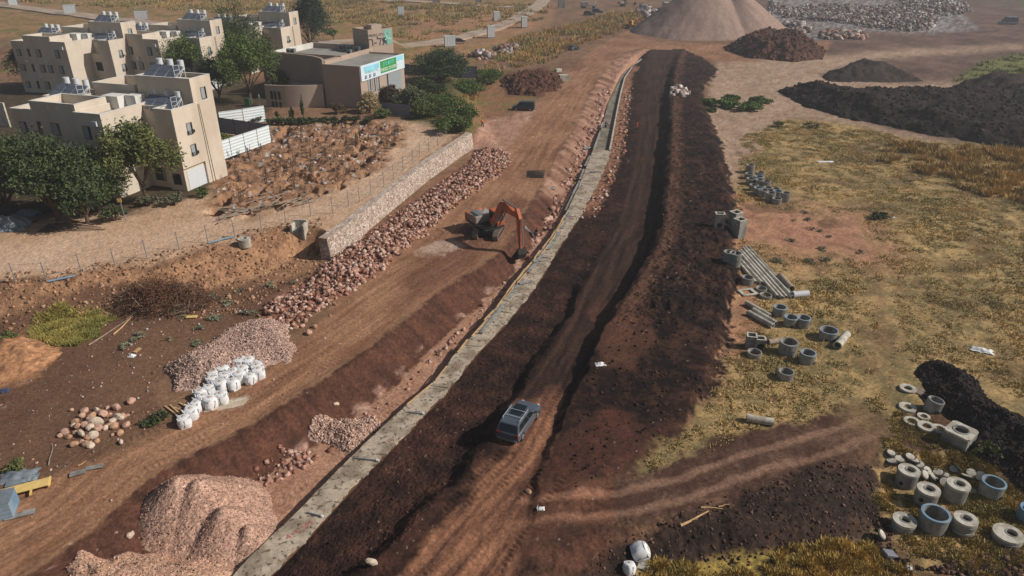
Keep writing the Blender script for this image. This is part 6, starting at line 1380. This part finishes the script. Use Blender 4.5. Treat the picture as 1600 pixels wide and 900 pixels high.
def tarp(px, py, w, d, h, rz, label, m='tarp', name='plastic_sheet', dz=0):
    n = 14; v = []; f = []; s = random.random() * 50
    for j in range(n):
        for i in range(n):
            x, y = (i / (n - 1) - .5), (j / (n - 1) - .5); z = h * max(0, 1 - 2.6 * max(abs(x), abs(y)) ** 1.3) + h * .5 * float(perlin(np.array([x * 5 + s]), np.array([y * 5 + s]), 2)[0])
            q = 1 + .25 * float(perlin(np.array([x * 3 + s]), np.array([y * 3 - s]), 4)[0]); v.append((x * w * q, y * d * q, max(z, -.05) + .04))
    k = len(v); v += [(a, b, c - .06) for a, b, c in v]
    for j in range(n - 1):
        for i in range(n - 1): a = j * n + i; f.append((a, a + 1, a + n + 1, a + n)); f.append((k + a, k + a + n, k + a + n + 1, k + a + 1))
    o = MB().add(v, f).build(name, M[m], smooth=True); o.matrix_world = at(px, py, rz, dz); return tag(o, label, 'plastic sheet')
tarp(14, 355, 5, 3.4, 1.2, 5, 'crumpled grey plastic sheeting heap under the trees at the left edge'); tarp(42, 335, 3, 2, .7, 5, 'smaller pale plastic sheet under the dark trees'); tarp(28, 745, 2.4, 1.4, .3, 10, 'crumpled clear plastic film behind the wrapped blocks'); tarp(45, 748, 1.2, .8, .2, 20, 'small scrap of plastic film above the yellow board')
tarp(362, 634, 2.4, .7, .05, 25, 'flat pale sheet lying on the roadside below the lone white bag', 'sand'); tarp(6, 612, .9, .5, .25, 20, 'blue plastic scrap at the left edge below the light mound', 'bag_strap'); tarp(206, 557, .6, .5, .2, 0, 'small white plastic scrap on dark ground left of the wide gravel heap', 'bag')
tarp(938, 570, .9, .5, .2, 10, 'pale crumpled scrap on the dark soil bank', 'bag'); tarp(1534, 548, 1.8, .9, .25, -30, 'crumpled litter of pale foil in the right-hand grass', 'bag'); tarp(1396, 340, .4, .4, .1, 0, 'tiny white scrap in the right-hand grass', 'bag'); tarp(1329, 74, 5, 2, .2, 0, 'pale flat puddle-like sheet on the far yard', 'bag') if False else None
tarp(1420, 890, .6, .5, .3, 0, 'white plastic scrap in the bottom grass below the rings', 'bag'); tarp(330, 640, 1.0, .5, .1, 20, 'spilled white sand patch below the bags', 'sand'); tarp(1010, 884, .8, 1.2, .08, 70, 'grey sand spilled from the fallen bag', 'concrete_pale')
tarp(1290, 253, 2.6, .8, .1, 0, 'white sheet lying flat on the grey ash patch in the grass', 'bag') ; tarp(845, 795, .5, .3, .1, 0, 'grey plastic scrap lying in the side track junction', 'bag')
def log(a, b, r_, label, m='wood_grey', name='branch', dz=.08, r2=None, cat='branch', group=None):
    A, B = G(*a), G(*b); pts = [A.lerp(B, t) + Vector((random.uniform(-.08, .08), random.uniform(-.08, .08), dz)) for t in (0, .33, .66, 1)]; mb = MB()
    for i in range(3): mb.tube(pts[i], pts[i + 1], r_ * (1 - .2 * i), r_ * (1 - .2 * (i + 1)), n=7)
    tag(mb.build(name, M[m]), label, cat, group)
log((178, 524), (211, 491), .07, 'long bare pole leaning from the brush heap', 'wood'); log((140, 540), (200, 500), .06, 'thin twisted branch lying left of the bare pole'); log((77, 729), (83, 695), .05, 'thin upright-looking cane left of the grey sheets', 'wood_grey')
log((1064, 822), (1107, 800), .1, 'large broken branch lying beside the side track', 'wood'); log((1096, 795), (1127, 796), .06, 'thin branch beyond the large broken one by the side track', 'wood'); log((1124, 792), (1139, 789), .05, 'shortest stick beside the side track', 'wood'); log((78, 562), (93, 552), .07, 'stick lying at the foot of the light mound', 'wood'); log((122, 729), (136, 722), .04, 'yellowish stick above the left grey sheet', 'wood'); log((770, 468), (782, 458), .05, 'stick on the slope below the digger', 'wood')
log((898, 288), (905, 282), .12, 'timber baulk among the rocks left of the channel', 'wood'); log((818, 355), (835, 368), .22, 'grey concrete beam lying among pink rocks right of the digger', 'concrete', 'concrete_beam', cat='beam')
for (px, py, w, d, lab) in [(863, 295, 1.1, .9, 'grey slab lying at the top of the rocky trench side'), (916, 232, 1.6, 1.4, 'pale slab lying among rocks left of the open channel')]:
    tag(MB(at(px, py, 30, .15)).box(-w / 2, w / 2, -d / 2, d / 2, -.04, .06).build('concrete_slab_piece', M['concrete'], bevel=.01), lab, 'slab')
# lumber pile on the terrace
def lumber():
    k = 0
    for i in range(46):
        t = random.random(); cx_, cy_ = 350 + 135 * t, 337 - 22 * t; L = random.uniform(1.6, 4.0); g = G(cx_, cy_ + random.uniform(-5, 5)); a = random.gauss(.75, .35) if t > .35 else random.gauss(.1, .6)
        d = Vector((math.cos(a), math.sin(a), random.uniform(-.08, .08))) * L / 2; c = g + Vector((0, 0, .15 + random.random() * .7 * (1 - abs(2 * t - 1.1))))
        o = MB().bar(c - d, c + d, random.choice((.1, .14, .2)), .06).build('scrap_plank', M['wood_grey']); tag(o, 'weathered plank in the scrap timber pile beside the fenced path', 'plank', 'scrap timber pile planks')
lumber()
for k in range(7):
    y0 = 352 + k * 1.6; A, B = G(58 + k * 3, 364 - k * 1.4), G(165 - k * 6, 360 - k * 1.8); A.z += .15 + .04 * k; B.z += .15 + .04 * k
    tag(MB().tube(A, B, .05, n=6).build('steel_rod', M['metal_dark']), 'thin dark steel rod in the bundle lying along the terrace under the trees', 'steel rod', 'bundle of steel rods')
# reinforcing starter bars of the demolished lot
for i in range(80):
    px, py = random.uniform(345, 625), random.uniform(205, 320)
    if poly_sd(np.array([px]), np.array([py]), DEBRIS, 50)[0] < 4: continue
    g = G(px, py); r_ = MB(); hh = random.uniform(.8, 2.6)
    for q in range(4): a = q * 1.57 + .4; b = Vector((math.cos(a) * .16, math.sin(a) * .16, 0)); r_.bar(g + b, g + b * random.uniform(.6, 2.2) + Vector((random.uniform(-.2, .2), random.uniform(-.2, .2), hh * random.uniform(.7, 1))), .05)
    for q in (.3, .6): r_.box(g.x - .17, g.x + .17, g.y - .17, g.y + .17, g.z + hh * q, g.z + hh * q + .03)
    tag(r_.build('rebar_cage', M['bark']), 'rusty reinforcing cage sticking up from the demolished lot', 'rebar cage', 'rusty rebar cages on the demolished lot')
# sign post, lamp post, bin
g = G(197, 346); r = empty('sign_post', g, 0, label='slim grey post with a small yellow board at the terrace edge', cat='sign'); MB().tube((0, 0, -.2), (-.1, 0, 2.6), .05, n=8).build('post', M['galv'], r); MB().box(-.4, .1, -.06, .0, 2.5, 2.95).build('sign_board', M['wood_yellow'], r)
g = G(641, 141); r = empty('street_lamp', g, 0, label='dark street lamp post right of the college building', cat='street lamp'); MB().tube((0, 0, 0), (0, 0, 5.6), .09, .06, n=8).build('post', M['metal_dark'], r); MB().box(-.9, .2, -.15, .15, 5.6, 5.75).build('lamp_head', M['metal_grey'], r)
g = G(388, 166); r = empty('waste_bin', g, 0, label='tall green waste bin in the dark courtyard under the big trees', cat='bin'); MB().box(-.5, .5, -.4, .4, .1, 1.5).build('bin_body', M['bin_green'], r, bevel=.05); MB().box(-.53, .53, -.45, .45, 1.51, 1.62).build('bin_lid', M['bin_green'], r)
g = G(407, 166); r = empty('white_post', g, 0, label='slim white post left of the low curved wall', cat='post'); MB().tube((0, 0, 0), (0, 0, 2.4), .07, n=8).build('post', M['metal_white'], r)
# yellow scrap on the slope
tag(MB(at(300, 497, 5, .1)).box(-.5, .5, -.22, .22, 0, .1).build('yellow_box', M['wood_yellow'], bevel=.02), 'small yellow-orange box among the grey-green weeds', 'box'); tag(MB(at(215, 549, 80, .1)).box(-.4, .4, -.18, .18, 0, .06).build('pale_board', M['wood']), 'short pale board standing out on dark ground left of the wide gravel heap', 'board')
# ------------------------------------------------------------------ people
def person(px, py, label, rz=0, shirt='red_cloth', legs='blue_cloth', helmet=None, pose='stand', hz=None, h=1.75):
    g = G(px, py) if hz is None else Vector((*placed(px, py, hz), hz)); r = empty('person', g, R(rz), label=label, cat='person'); k = h / 1.75
    bend = .55 if pose == 'bend' else .05
    hip = Vector((0, 0, .92)); ch_ = hip + Vector((math.sin(bend) * .42, 0, math.cos(bend) * .42)); nk = hip + Vector((math.sin(bend) * .58, 0, math.cos(bend) * .58)); hd = nk + Vector((math.sin(bend) * .2, 0, math.cos(bend * .6) * .2)); tp = hd + Vector((math.sin(bend) * .08, 0, .1))
    J = [(hip, .15), (ch_, .17), (nk, .07), (hd, .105), (tp, .085)]; E = [(0, 1), (1, 2), (2, 3), (3, 4)]; 
    def limb(start, pts):
        p = start
        for q, rr in pts: J.append((Vector(q), rr)); E.append((p, len(J) - 1)); p = len(J) - 1
    st = .18 if pose == 'walk' else .04
    for s in (-1, 1):
        limb(0, [((s * st * .3, s * .1, .86), .115), ((s * st * .8, s * .11, .48), .08), ((s * st, s * .11, .09), .05), ((s * st + .14, s * .12, .05), .045)])
        sh = ch_ + Vector((0, s * .2, .06)); el = sh + Vector((.05 + bend * .1, s * .06, -.28)); wr = el + Vector((.14 + bend * .25, -s * .02, -.22)); limb(1, [(sh, .07), (el, .05), (wr, .036), (wr + Vector((.05, 0, -.08)), .045)])
    def skinned(name, J, E, m, grow=0., parent=r, sub=1):
        me = bpy.data.meshes.new(name); me.from_pydata([tuple(p * k) for p, _ in J], E, []); me.materials.append(M[m]); o = bpy.data.objects.new(name, me); COL.objects.link(o); o.parent = parent
        s_ = o.modifiers.new('s', 'SKIN'); 
        for v, (_, rr) in zip(me.skin_vertices[0].data, J): v.radius = ((rr + grow) * k, (rr + grow) * k)
        me.skin_vertices[0].data[0].use_root = True; o.modifiers.new('u', 'SUBSURF').render_levels = sub; o.modifiers['u'].levels = sub
        return o
    b = skinned('body', J, E, 'skin')
    skinned('shirt', [(hip, .17), (ch_, .19), (nk - Vector((0, 0, .04)), .08)] + [(J[i][0], J[i][1] + .015) for i in (9, 10, 13 if len(J) > 17 else 13, 14)] if False else [(hip + Vector((0, 0, .02)), .17), (ch_, .195), (nk - Vector((0, 0, .05)), .1), (ch_ + Vector((0, .2, .06)), .085), (ch_ + Vector((0, -.2, .06)), .085), (ch_ + Vector((.05 + bend * .1, .26, -.2)), .065), (ch_ + Vector((.05 + bend * .1, -.26, -.2)), .065)], [(0, 1), (1, 2), (1, 3), (1, 4), (3, 5), (4, 6)], shirt, parent=b)
    skinned('trousers', [(hip, .165)] + [q for s in (-1, 1) for q in ((Vector((s * st * .3, s * .1, .85)), .125), (Vector((s * st * .8, s * .11, .48)), .092), (Vector((s * st, s * .11, .12)), .07))], [(0, 1), (1, 2), (2, 3), (0, 4), (4, 5), (5, 6)], legs, parent=b)
    hm = MB(Matrix.Translation(hd * k + Vector((0, 0, .03)))); hm.lathe([(.001, .135), (.08, .115), (.125, .05), (.13, 0), (.165 if helmet else .12, -.01), (.12, -.02)], 14, closed=False); hm.build('helmet' if helmet else 'hair', M[helmet or 'bark'], b, smooth=True)
person(995, 206, 'person in a red top and helmet standing on the dark track', 200, 'red_cloth', 'metal_dark', 'red_cloth', hz=-.2)
person(754, 199, 'person in an orange-red top walking on the grass right of the shrubs', 120, 'orange_cloth', 'car_black', None, 'walk')
person(836, 374, 'worker in a pink-red helmet bending in the trench beside the digger bucket', 20, 'car_black', 'car_black', 'red_cloth', 'bend', hz=-1.9)
person(938, 208, 'worker in white and blue standing on the left edge of the open channel', 30, 'metal_white', 'blue_cloth', 'helmet_white', hz=-1.5)
person(946, 202, 'worker in dark clothes and orange helmet bending inside the open channel', 60, 'blue_cloth', 'car_black', 'orange_cloth', 'bend', hz=-1.75)
# ------------------------------------------------------------------ vegetation
def leaves(n_pts, P, size, cols, aspect=.6):
    """leaf quads at points P (k,3)"""
    k = len(P); a = RNG.normal(size=(k, 3)); a /= np.linalg.norm(a, axis=1)[:, None]; b = RNG.normal(size=(k, 3)); b -= (a * b).sum(1)[:, None] * a; b /= np.linalg.norm(b, axis=1)[:, None]
    s = size * (.6 + .8 * RNG.random((k, 1))); u, w = a * s, b * s * aspect
    V = np.stack([P - u, P + w * .9, P + u, P - w * .9], 1).reshape(-1, 3); Fq = np.arange(k * 4).reshape(k, 4)
    C = np.repeat(cols, 4, 0); return V, Fq, C
def crown_pts(n, rad, lobes, seed, low=-.45):
    rn = np.random.default_rng(seed); L = []
    for i in range(lobes):
        v = rn.normal(size=3); v /= np.linalg.norm(v); v[2] = abs(v[2]) * (.9 - low * .4) + low; L.append((v * rn.uniform(.35, .75), rn.uniform(.30, .50)))
    out = []; cl = []; per = n // lobes
    for j, (c, r_) in enumerate(L):
        nc = max(6, per // 26); d = rn.normal(size=(nc, 3)); d /= np.linalg.norm(d, axis=1)[:, None]; cc = c + d * r_ * (rn.random((nc, 1)) ** .35)
        q = rn.integers(0, nc, per); out.append(cc[q] + rn.normal(size=(per, 3)) * r_ * .17); cl.append(rn.random(nc)[q])
    return np.concatenate(out) * np.array(rad)[None], np.concatenate(cl)
def tree(px, py, w, h, label, green=((74, 84, 50), (44, 56, 34)), cat='tree', name='tree', n=3600, leaf=.22, lobes=11, group=None, trunk_h=.28, hz=None, seed=None, airy=1.0, shape=None):
    """px,py ground pixel; w,h crown width & total height in metres"""
    g = G(px, py) if hz is None else Vector((*placed(px, py, hz), hz)); seed = seed or int(px * 7 + py)
    r = empty(name, g, label=label, cat=cat, group=group); th = h * trunk_h; ch2 = (h - th) / 2 * 1.06
    P, t = crown_pts(n, (w / 2 * 1.08, w / 2 * 1.08, ch2), lobes, seed, -.8 if trunk_h < .1 else -.5)
    if shape == 'cone': zz = np.clip((P[:, 2] + ch2) / (2 * ch2), 0, 1); P[:, :2] *= (1.25 - .95 * zz)[:, None]
    P = P + np.array([0, 0, th + ch2 * .92]); P = P[P[:, 2] > .15]; t = t[:len(P)]
    a, b = S(*green[0]) * 1.35, S(*green[1]) * 1.3; tt = np.clip(.25 + .55 * t + .35 * (RNG.random(len(P)) - .5), 0, 1)[:, None]; C = b + (a - b) * tt
    V, Fq, C = leaves(n, P, leaf, C); np_mesh('crown', V, Fq, M['leaf'], C, parent=r)
    tr = MB(); rn = random.Random(seed); tr.tube((0, 0, -.3), (rn.uniform(-.2, .2), 0, th * 1.2), .05 * w ** .75 + .03, .035 * w ** .75, n=9)
    for k in range(6):
        a_ = k * 1.05 + rn.random(); e = Vector((math.cos(a_) * w * .3, math.sin(a_) * w * .3, th + ch2 * rn.uniform(.5, 1.4))); m_ = Vector((0, 0, th * rn.uniform(.7, 1.1))); q = m_.lerp(e, .5) + Vector((0, 0, .2)); tr.tube(m_, q, .03 * w ** .7, .02 * w ** .7, n=6); tr.tube(q, e, .02 * w ** .7, .008 * w ** .7, n=5)
    tr.build('trunk', M['bark'], r); return r
G1, G2, G3, G4 = ((96, 112, 54), (44, 60, 30)), ((78, 88, 52), (36, 46, 30)), ((104, 108, 60), (64, 74, 42)), ((96, 84, 60), (60, 58, 40))
TR = [(15, 335, 12.5, 12.5, 'dark bushy tree at the left edge in front of the nearest block', G2, 11000), (92, 345, 12.5, 12, 'broad dark tree left of centre in front of the nearest block', G2, 11000), (138, 348, 9, 8, 'low dark tree between the broad dark tree and the yellow sign', G2, 6500), (232, 320, 9.0, 13.0, 'loose olive tree in front of the recess of the nearest block', G3, 8000),
      (68, 136, 13, 11.5, 'dark tree in front of the second block, left of two', G2, 6500), (140, 130, 13, 11, 'green tree in front of the second block, right of two', G3, 6500), (255, 122, 14.5, 13.5, 'wide brownish tree right of the second block', G4, 8000), (303, 138, 12.5, 13, 'green tree between the nearest block and the brownish tree', G1, 6000),
      (337, 104, 13.5, 14, 'mid green tree in front of the third block', G3, 6500), (378, 118, 15.5, 17, 'big round-topped tree in the middle of the courtyard', G2, 10000), (393, 162, 12.5, 15, 'big bright green tree beside the college building', G1, 11000), (345, 160, 10, 10, 'dark tree in the courtyard shade behind the nearest block', G2, 6500), (440, 150, 6, 6.5, 'small light green tree in front of the curved wall', G3, 3400)]
for px, py, w, h, lab, gr, n in TR: tree(px, py, w, h, lab, gr, n=int(n * 1.9), leaf=.18, trunk_h=.12 if px < 160 and py > 300 else .2, group='trees around the apartment blocks', hz=2.5)
tree(487, 80, 17, 19.5, 'tallest dark tree, pointed, behind the college building', ((62, 74, 50), (34, 44, 34)), n=13000, leaf=.24, lobes=14, hz=2.5, shape='cone', trunk_h=.1)
tree(690, 130, 14.5, 9.5, 'round dark tree with twin dome crown behind the shrubs', ((72, 84, 50), (36, 46, 32)), n=15000, leaf=.2, lobes=15, hz=2.3, trunk_h=.09)
tree(522, 66, 5, 5, 'small green tree between tall dark tree and sign tower', G1, n=1500, leaf=.26, hz=2.5)
def shrub(px, py, w, h, label, green=G1, n=1600, leaf=.16, group=None, hz=None, cat='shrub', name='shrub', lobes=9): return tree(px, py, w, h, label, green, cat, name, n, leaf, lobes, group, trunk_h=.02, hz=hz)
for (px, py, w, h, lab, gr) in [(578, 176, 4.2, 4.6, 'pale dry-leaved small tree at the corner of the college building', ((168, 150, 110), (120, 104, 76))), (612, 158, 5, 4.2, 'dark reddish shrub below the banner', ((88, 68, 52), (54, 46, 38))), (640, 166, 7, 5.0, 'grey-green shrub behind the grey hoarding', ((104, 108, 76), (66, 74, 50))), (668, 155, 8, 5.0, 'dark green shrub under the round tree', G2),
                                (690, 178, 10, 5.0, 'large bright green shrub on the bank above the wire fence', G1), (718, 192, 7.5, 4.4, 'green shrub at the corner of the wire fence', G1), (708, 208, 6, 3.6, 'lowest green shrub above the stone wall end', G1), (735, 150, 11, 4.2, 'wide bright green shrub behind the bank', G1), (762, 128, 9, 4.2, 'green shrub at the right end of the row', G1), (664, 184, 6, 4.0, 'small shrub just right of the grey hoarding', G3), (530, 178, 2.6, 3.0, 'brownish bush against the dark gable wall', ((110, 88, 60), (74, 64, 46))), (595, 184, 3.6, 2.2, 'low green bush at the corner hedge end', G3)]:
    shrub(px, py, w, h, lab, gr, n=8000 if w > 4 else 3000, leaf=.15, hz=2.4 if px < 700 else None)
for (px, py, w, h, lab, gr) in [(232, 322, 3.0, 1.8, 'grey-green bush by the sign, left of a pair', ((112, 112, 88), (70, 74, 56))), (272, 320, 3.2, 2.0, 'grey-green bush by the building corner, right of a pair', ((112, 112, 88), (70, 74, 56))), (318, 308, 1.9, 1.6, 'round dark green bush in front of the white garage panel', G1), (348, 222, 3.0, 2.0, 'bright yellow-green bush beside the nearest hoarding', ((118, 122, 56), (70, 84, 40))), (180, 345, 3.4, 2.6, 'dark bush left of the yellow sign', G2),
                                (398, 192, 3.4, 1.8, 'grey bush behind the farther white hoarding', ((104, 104, 84), (70, 72, 58)))]:
    shrub(px, py, w, h, lab, gr, n=1500, leaf=.13, hz=2.5)
for k, px in enumerate((425, 440, 456, 472, 488, 505, 522, 540, 556, 574)):
    shrub(px, 196 - (k * .4), 2.6, 1.7, 'clipped dark hedge plant in the row in front of the college building', G2, n=1500, leaf=.15, group='hedge in front of the college building', name='hedge_plant', cat='hedge plant', hz=2.5)
for (px, h) in ((457, 3.4), (434, 2.2), (475, 5.6)):
    x, y = placed(px, 190, 2.5); tree(px, 189, 1.0, h, {457: 'thin columnar cypress left of the tallest one at the low curved wall', 434: 'shortest thin cypress at the low curved wall', 475: 'tallest thin columnar cypress at the low curved wall'}[px], G2, n=700, leaf=.13, lobes=6, hz=2.5, trunk_h=.05, name='cypress_tree')
for (px, py, w, h, lab) in [(1107, 163, 4.2, 1.6, 'small green bush at the bank edge, leftmost of the far bush group'), (1128, 166, 5.4, 1.9, 'green bush second from left in the far bush group'), (1144, 160, 5.4, 1.8, 'green bush at the back of the far bush group'), (1166, 170, 7.0, 2.2, 'widest green bush at the front of the far bush group'), (1184, 162, 5.0, 1.8, 'green bush at the right end of the far bush group'), (1112, 174, 2.4, .9, 'smallest green bush below the far bush group')]:
    shrub(px, py, w, h, lab, ((98, 118, 56), (58, 76, 38)), n=2600, leaf=.24)
for (px, py, w, h, lab) in [(1215, 198, 3, 1.4, 'dark weed clump at the upper field edge, left'), (1268, 200, 4, 1.6, 'dark green weed clump at the upper field edge, middle'), (1366, 342, 2.2, 1.0, 'dark green weed in the right-hand grass, lower of two'), (1376, 340, 2.2, 1.0, 'dark green weed in the right-hand grass, right of two'), (1536, 705, 2.0, 1.1, 'yellow-green bush right of the cube chamber'), (252, 655, 1.8, .7, 'dark weed clump left of the bag row'), (236, 662, 1.6, .5, 'low weed clump below the boulder pile'), (27, 732, 1.4, .7, 'grassy green tuft above the wrapped blocks'), (16, 527, 2.0, .6, 'green weed patch above the light mound')]:
    shrub(px, py, w, h, lab, G3 if px in (1536, 27, 16) else G2, n=500, leaf=.12)
WD = [(212, 532), (218, 525), (196, 542), (275, 487), (285, 497), (262, 532), (335, 462), (343, 468), (378, 455), (330, 500), (342, 497), (310, 515), (392, 490), (385, 492), (352, 476), (312, 538), (458, 444), (420, 447), (1240, 345), (1262, 344), (1268, 359), (1280, 362), (1295, 371), (1236, 377), (1285, 390), (1265, 409), (1290, 408), (1257, 333), (1345, 395), (1214, 408)]
for (px, py) in WD:
    shrub(px, py, random.uniform(1.0, 2.0), random.uniform(.25, .5), 'low grey-green weed on bare reddish soil', ((132, 138, 112), (92, 100, 78)), n=260, leaf=.09, group='low grey-green weeds', name='weed', cat='weed', lobes=5)
# brush heap
mk('brown_twig', S(104, 76, 58), vary=.3, scale=3)
def brush():
    g = G(250, 472); r = empty('brush_heap', g, label='heap of dry brown cut branches on the slope below the terrace', cat='brush heap')
    def twigs(n, m, nm, R_):
        V = []; Fq = []
        mb = MB()
        for i in range(n):
            a = random.random() * 6.28; rr = random.random() ** .6 * R_; c = Vector((math.cos(a) * rr * 1.25, math.sin(a) * rr * .8, max(.1, (1 - (rr / R_) ** 2)) * 2.2 * random.random())); d = Vector((random.gauss(0, 1), random.gauss(0, 1), random.gauss(.2, .5))).normalized() * random.uniform(.3, 1.1)
            mb.bar(c - d, c + d, random.uniform(.02, .06), .03)
        mb.build(nm, M[m], r)
    twigs(1300, 'brown_twig', 'dry_branches', 4.4); twigs(120, 'wood_grey', 'pale_branches', 4.6)
    P, t = crown_pts(7000, (5.6, 3.6, 2.3), 12, 77); P = P + np.array([0, 0, .9]); P[:, 2] = np.abs(P[:, 2]); C = S(92, 62, 46)[None] + (S(126, 90, 66) - S(84, 58, 44))[None] * t[:, None]
    V, Fq, C = leaves(0, P, .13, C, .25); np_mesh('dead_leaves', V, Fq, M['leaf'], C, parent=r)
brush()
# ------------------------------------------------------------------ grass: uncountable blades
def grass(name, label, poly, n, hgt, ca, cb, h0=0, clump=2.0, seed=1, wid=.05, thr=-.05, blades=5, excl=()):
    rn = np.random.default_rng(seed); P = np.array(poly, float); lo, hi = P.min(0), P.max(0)
    w = W(poly, h0); A = np.array(w)[:, :2]; lo, hi = A.min(0), A.max(0); pts = rn.random((n * 3, 2)) * (hi - lo) + lo
    wx = pts[:, 0] + 1.5 * fbm(pts[:, 0], pts[:, 1], 4, 4, 3); wy = pts[:, 1] + 3 * fbm(pts[:, 0], pts[:, 1], 5, 4, 6)
    d = poly_sd(wx, wy, w, 30); q = fbm(pts[:, 0], pts[:, 1], clump, 4, seed + 3) + .6 * fbm(pts[:, 0], pts[:, 1], clump * 5, 3, seed + 5)
    m = (d > 0) & (q > thr + .25 * rn.random(len(pts))) & (np.abs(pts[:, 0]) < pts[:, 1] * 1.15 + 12)
    for E_ in excl: m &= poly_sd(wx, wy, W(E_, h0), 30) < 0
    pts, q = pts[m][:n], q[m][:n]; z = terrain_h(pts[:, 0], pts[:, 1]); k = len(pts)
    sc = (.7 + 1.1 * np.clip(q + .2, 0, .8))[:, None] * np.maximum(1, pts[:, 1:2] / 110)
    V = np.zeros((k, blades, 3, 3)); base = np.stack([pts[:, 0], pts[:, 1], z - .04], 1)
    az = rn.random((k, blades)) * 6.28; sp = rn.random((k, blades)) * .22; hh = hgt * (.5 + .8 * rn.random((k, blades))) * sc; ww = wid * (.7 + rn.random((k, blades))) * sc
    bx = base[:, None, 0] + np.cos(az) * sp * sc; by = base[:, None, 1] + np.sin(az) * sp * sc
    ta = rn.random((k, blades)) * 6.28; lean = hh * (.25 + .6 * rn.random((k, blades)))
    V[:, :, 0] = np.stack([bx - np.sin(ta) * ww, by + np.cos(ta) * ww, base[:, None, 2] + 0 * bx], -1); V[:, :, 1] = np.stack([bx + np.sin(ta) * ww, by - np.cos(ta) * ww, base[:, None, 2] + 0 * bx], -1)
    V[:, :, 2] = np.stack([bx + np.cos(az) * lean, by + np.sin(az) * lean, base[:, None, 2] + hh], -1)
    t = np.clip(.5 + 1.0 * fbm(pts[:, 0], pts[:, 1], clump * 2.5, 4, seed + 9) + .5 * (rn.random(k) - .5), 0, 1)[:, None]; C = np.clip(np.repeat((ca[None] * t + cb[None] * (1 - t)) * 1.28, blades * 3, 0), 0, .8)
    o = np_mesh(name, V.reshape(-1, 3), np.arange(k * blades * 3).reshape(-1, 3), M['leaf'], C); tag(o, label, 'grass', kind='stuff')
GA_, GB_ = S(190, 160, 106), S(126, 120, 76)
FIELD = [(1160, 215), (1230, 188), (1330, 196), (1420, 220), (1700, 240), (2000, 270), (2100, 760), (1610, 640), (1540, 600), (1470, 560), (1400, 570), (1390, 640), (1230, 655), (1100, 700), (1020, 735), (1010, 715), (1095, 645), (1140, 540), (1160, 440), (1150, 330)]
grass('dry_grass', 'dry yellow-green grass covering the right-hand field', FIELD, 75000, .17, GA_, GB_, clump=1.8, seed=11, thr=-.3, blades=4, excl=([(1150, 322), (1240, 324), (1300, 334), (1345, 334), (1390, 395), (1370, 412), (1300, 402), (1240, 408), (1200, 385), (1165, 378)], [(1360, 440), (1385, 430), (1410, 520), (1390, 600), (1300, 665), (1280, 655), (1360, 590), (1375, 520)], [(1130, 560), (1160, 520), (1180, 440), (1160, 380), (1140, 440)]))
grass('tall_dry_grass', 'taller tawny grass bands at the top of the right-hand field', [(1370, 228), (1440, 225), (1700, 250), (2000, 290), (2000, 350), (1600, 320), (1500, 295), (1420, 262), (1370, 255)], 9000, .8, S(180, 144, 84), S(124, 108, 64), clump=2.5, seed=12, wid=.07)
grass('dry_grass', 'dry grass around the concrete rings at the lower right', [(1375, 700), (1400, 660), (1500, 700), (1620, 760), (1800, 850), (1700, 960), (1450, 860), (1400, 850), (1380, 790)], 22000, .16, S(172, 146, 90), S(116, 108, 64), h0=-1, clump=1.0, seed=13, thr=-.25, blades=4)
grass('dry_grass', 'yellow grass strip along the bottom edge', [(1000, 960), (1015, 898), (1090, 880), (1250, 868), (1350, 850), (1420, 880), (1450, 960)], 13000, .34, S(190, 156, 84), S(128, 112, 62), h0=-1.1, clump=.9, seed=14, thr=-.2)
grass('dry_grass', 'dry grass and scrub on the upper left fields', [(0, 2), (560, 2), (860, 8), (850, 30), (700, 60), (640, 62), (560, 50), (330, 28), (120, 18), (0, 8)], 16000, .35, S(170, 136, 82), S(104, 104, 58), clump=8, seed=15, thr=-.02)
grass('dry_grass', 'tawny grass along the left verge of the far haul road', [(800, 62), (880, 45), (960, 22), (1010, 22), (1000, 36), (960, 52), (900, 72), (850, 100), (790, 108), (760, 130), (730, 200), (700, 205), (735, 140), (760, 100)], 12000, .5, S(176, 136, 84), S(116, 112, 64), clump=4, seed=16, thr=-.1)
grass('yellow_weeds', 'yellow-green weeds in the hollow below the terrace', [(55, 505), (100, 485), (170, 490), (160, 520), (110, 540), (60, 530)], 3500, .3, S(164, 146, 78), S(104, 106, 56), clump=1.5, seed=17, thr=-.3)
grass('dry_grass', 'grassy scrub on the far right slopes', [(1490, 125), (1540, 95), (1700, 70), (1900, 150), (1600, 135)], 5000, .4, S(128, 128, 72), S(84, 92, 52), clump=4, seed=18)
# ------------------------------------------------------------------ air
hz = MB().box(-1500, 1500, -60, 2300, -8, 60).build('haze', None); hz['kind'] = 'stuff'; tag(hz, 'thin pale haze in the distance', 'haze')
hm = bpy.data.materials.new('haze'); hm.use_nodes = True; nt = hm.node_tree
nt.nodes.remove(nt.nodes['Principled BSDF']); pv = nt.nodes.new('ShaderNodeVolumePrincipled'); pv.inputs['Density'].default_value = .0005; pv.inputs['Color'].default_value = (.86, .88, .92, 1); pv.inputs['Anisotropy'].default_value = .2
nt.links.new(pv.outputs[0], nt.nodes['Material Output'].inputs['Volume']); hz.data.materials.clear(); hz.data.materials.append(hm)
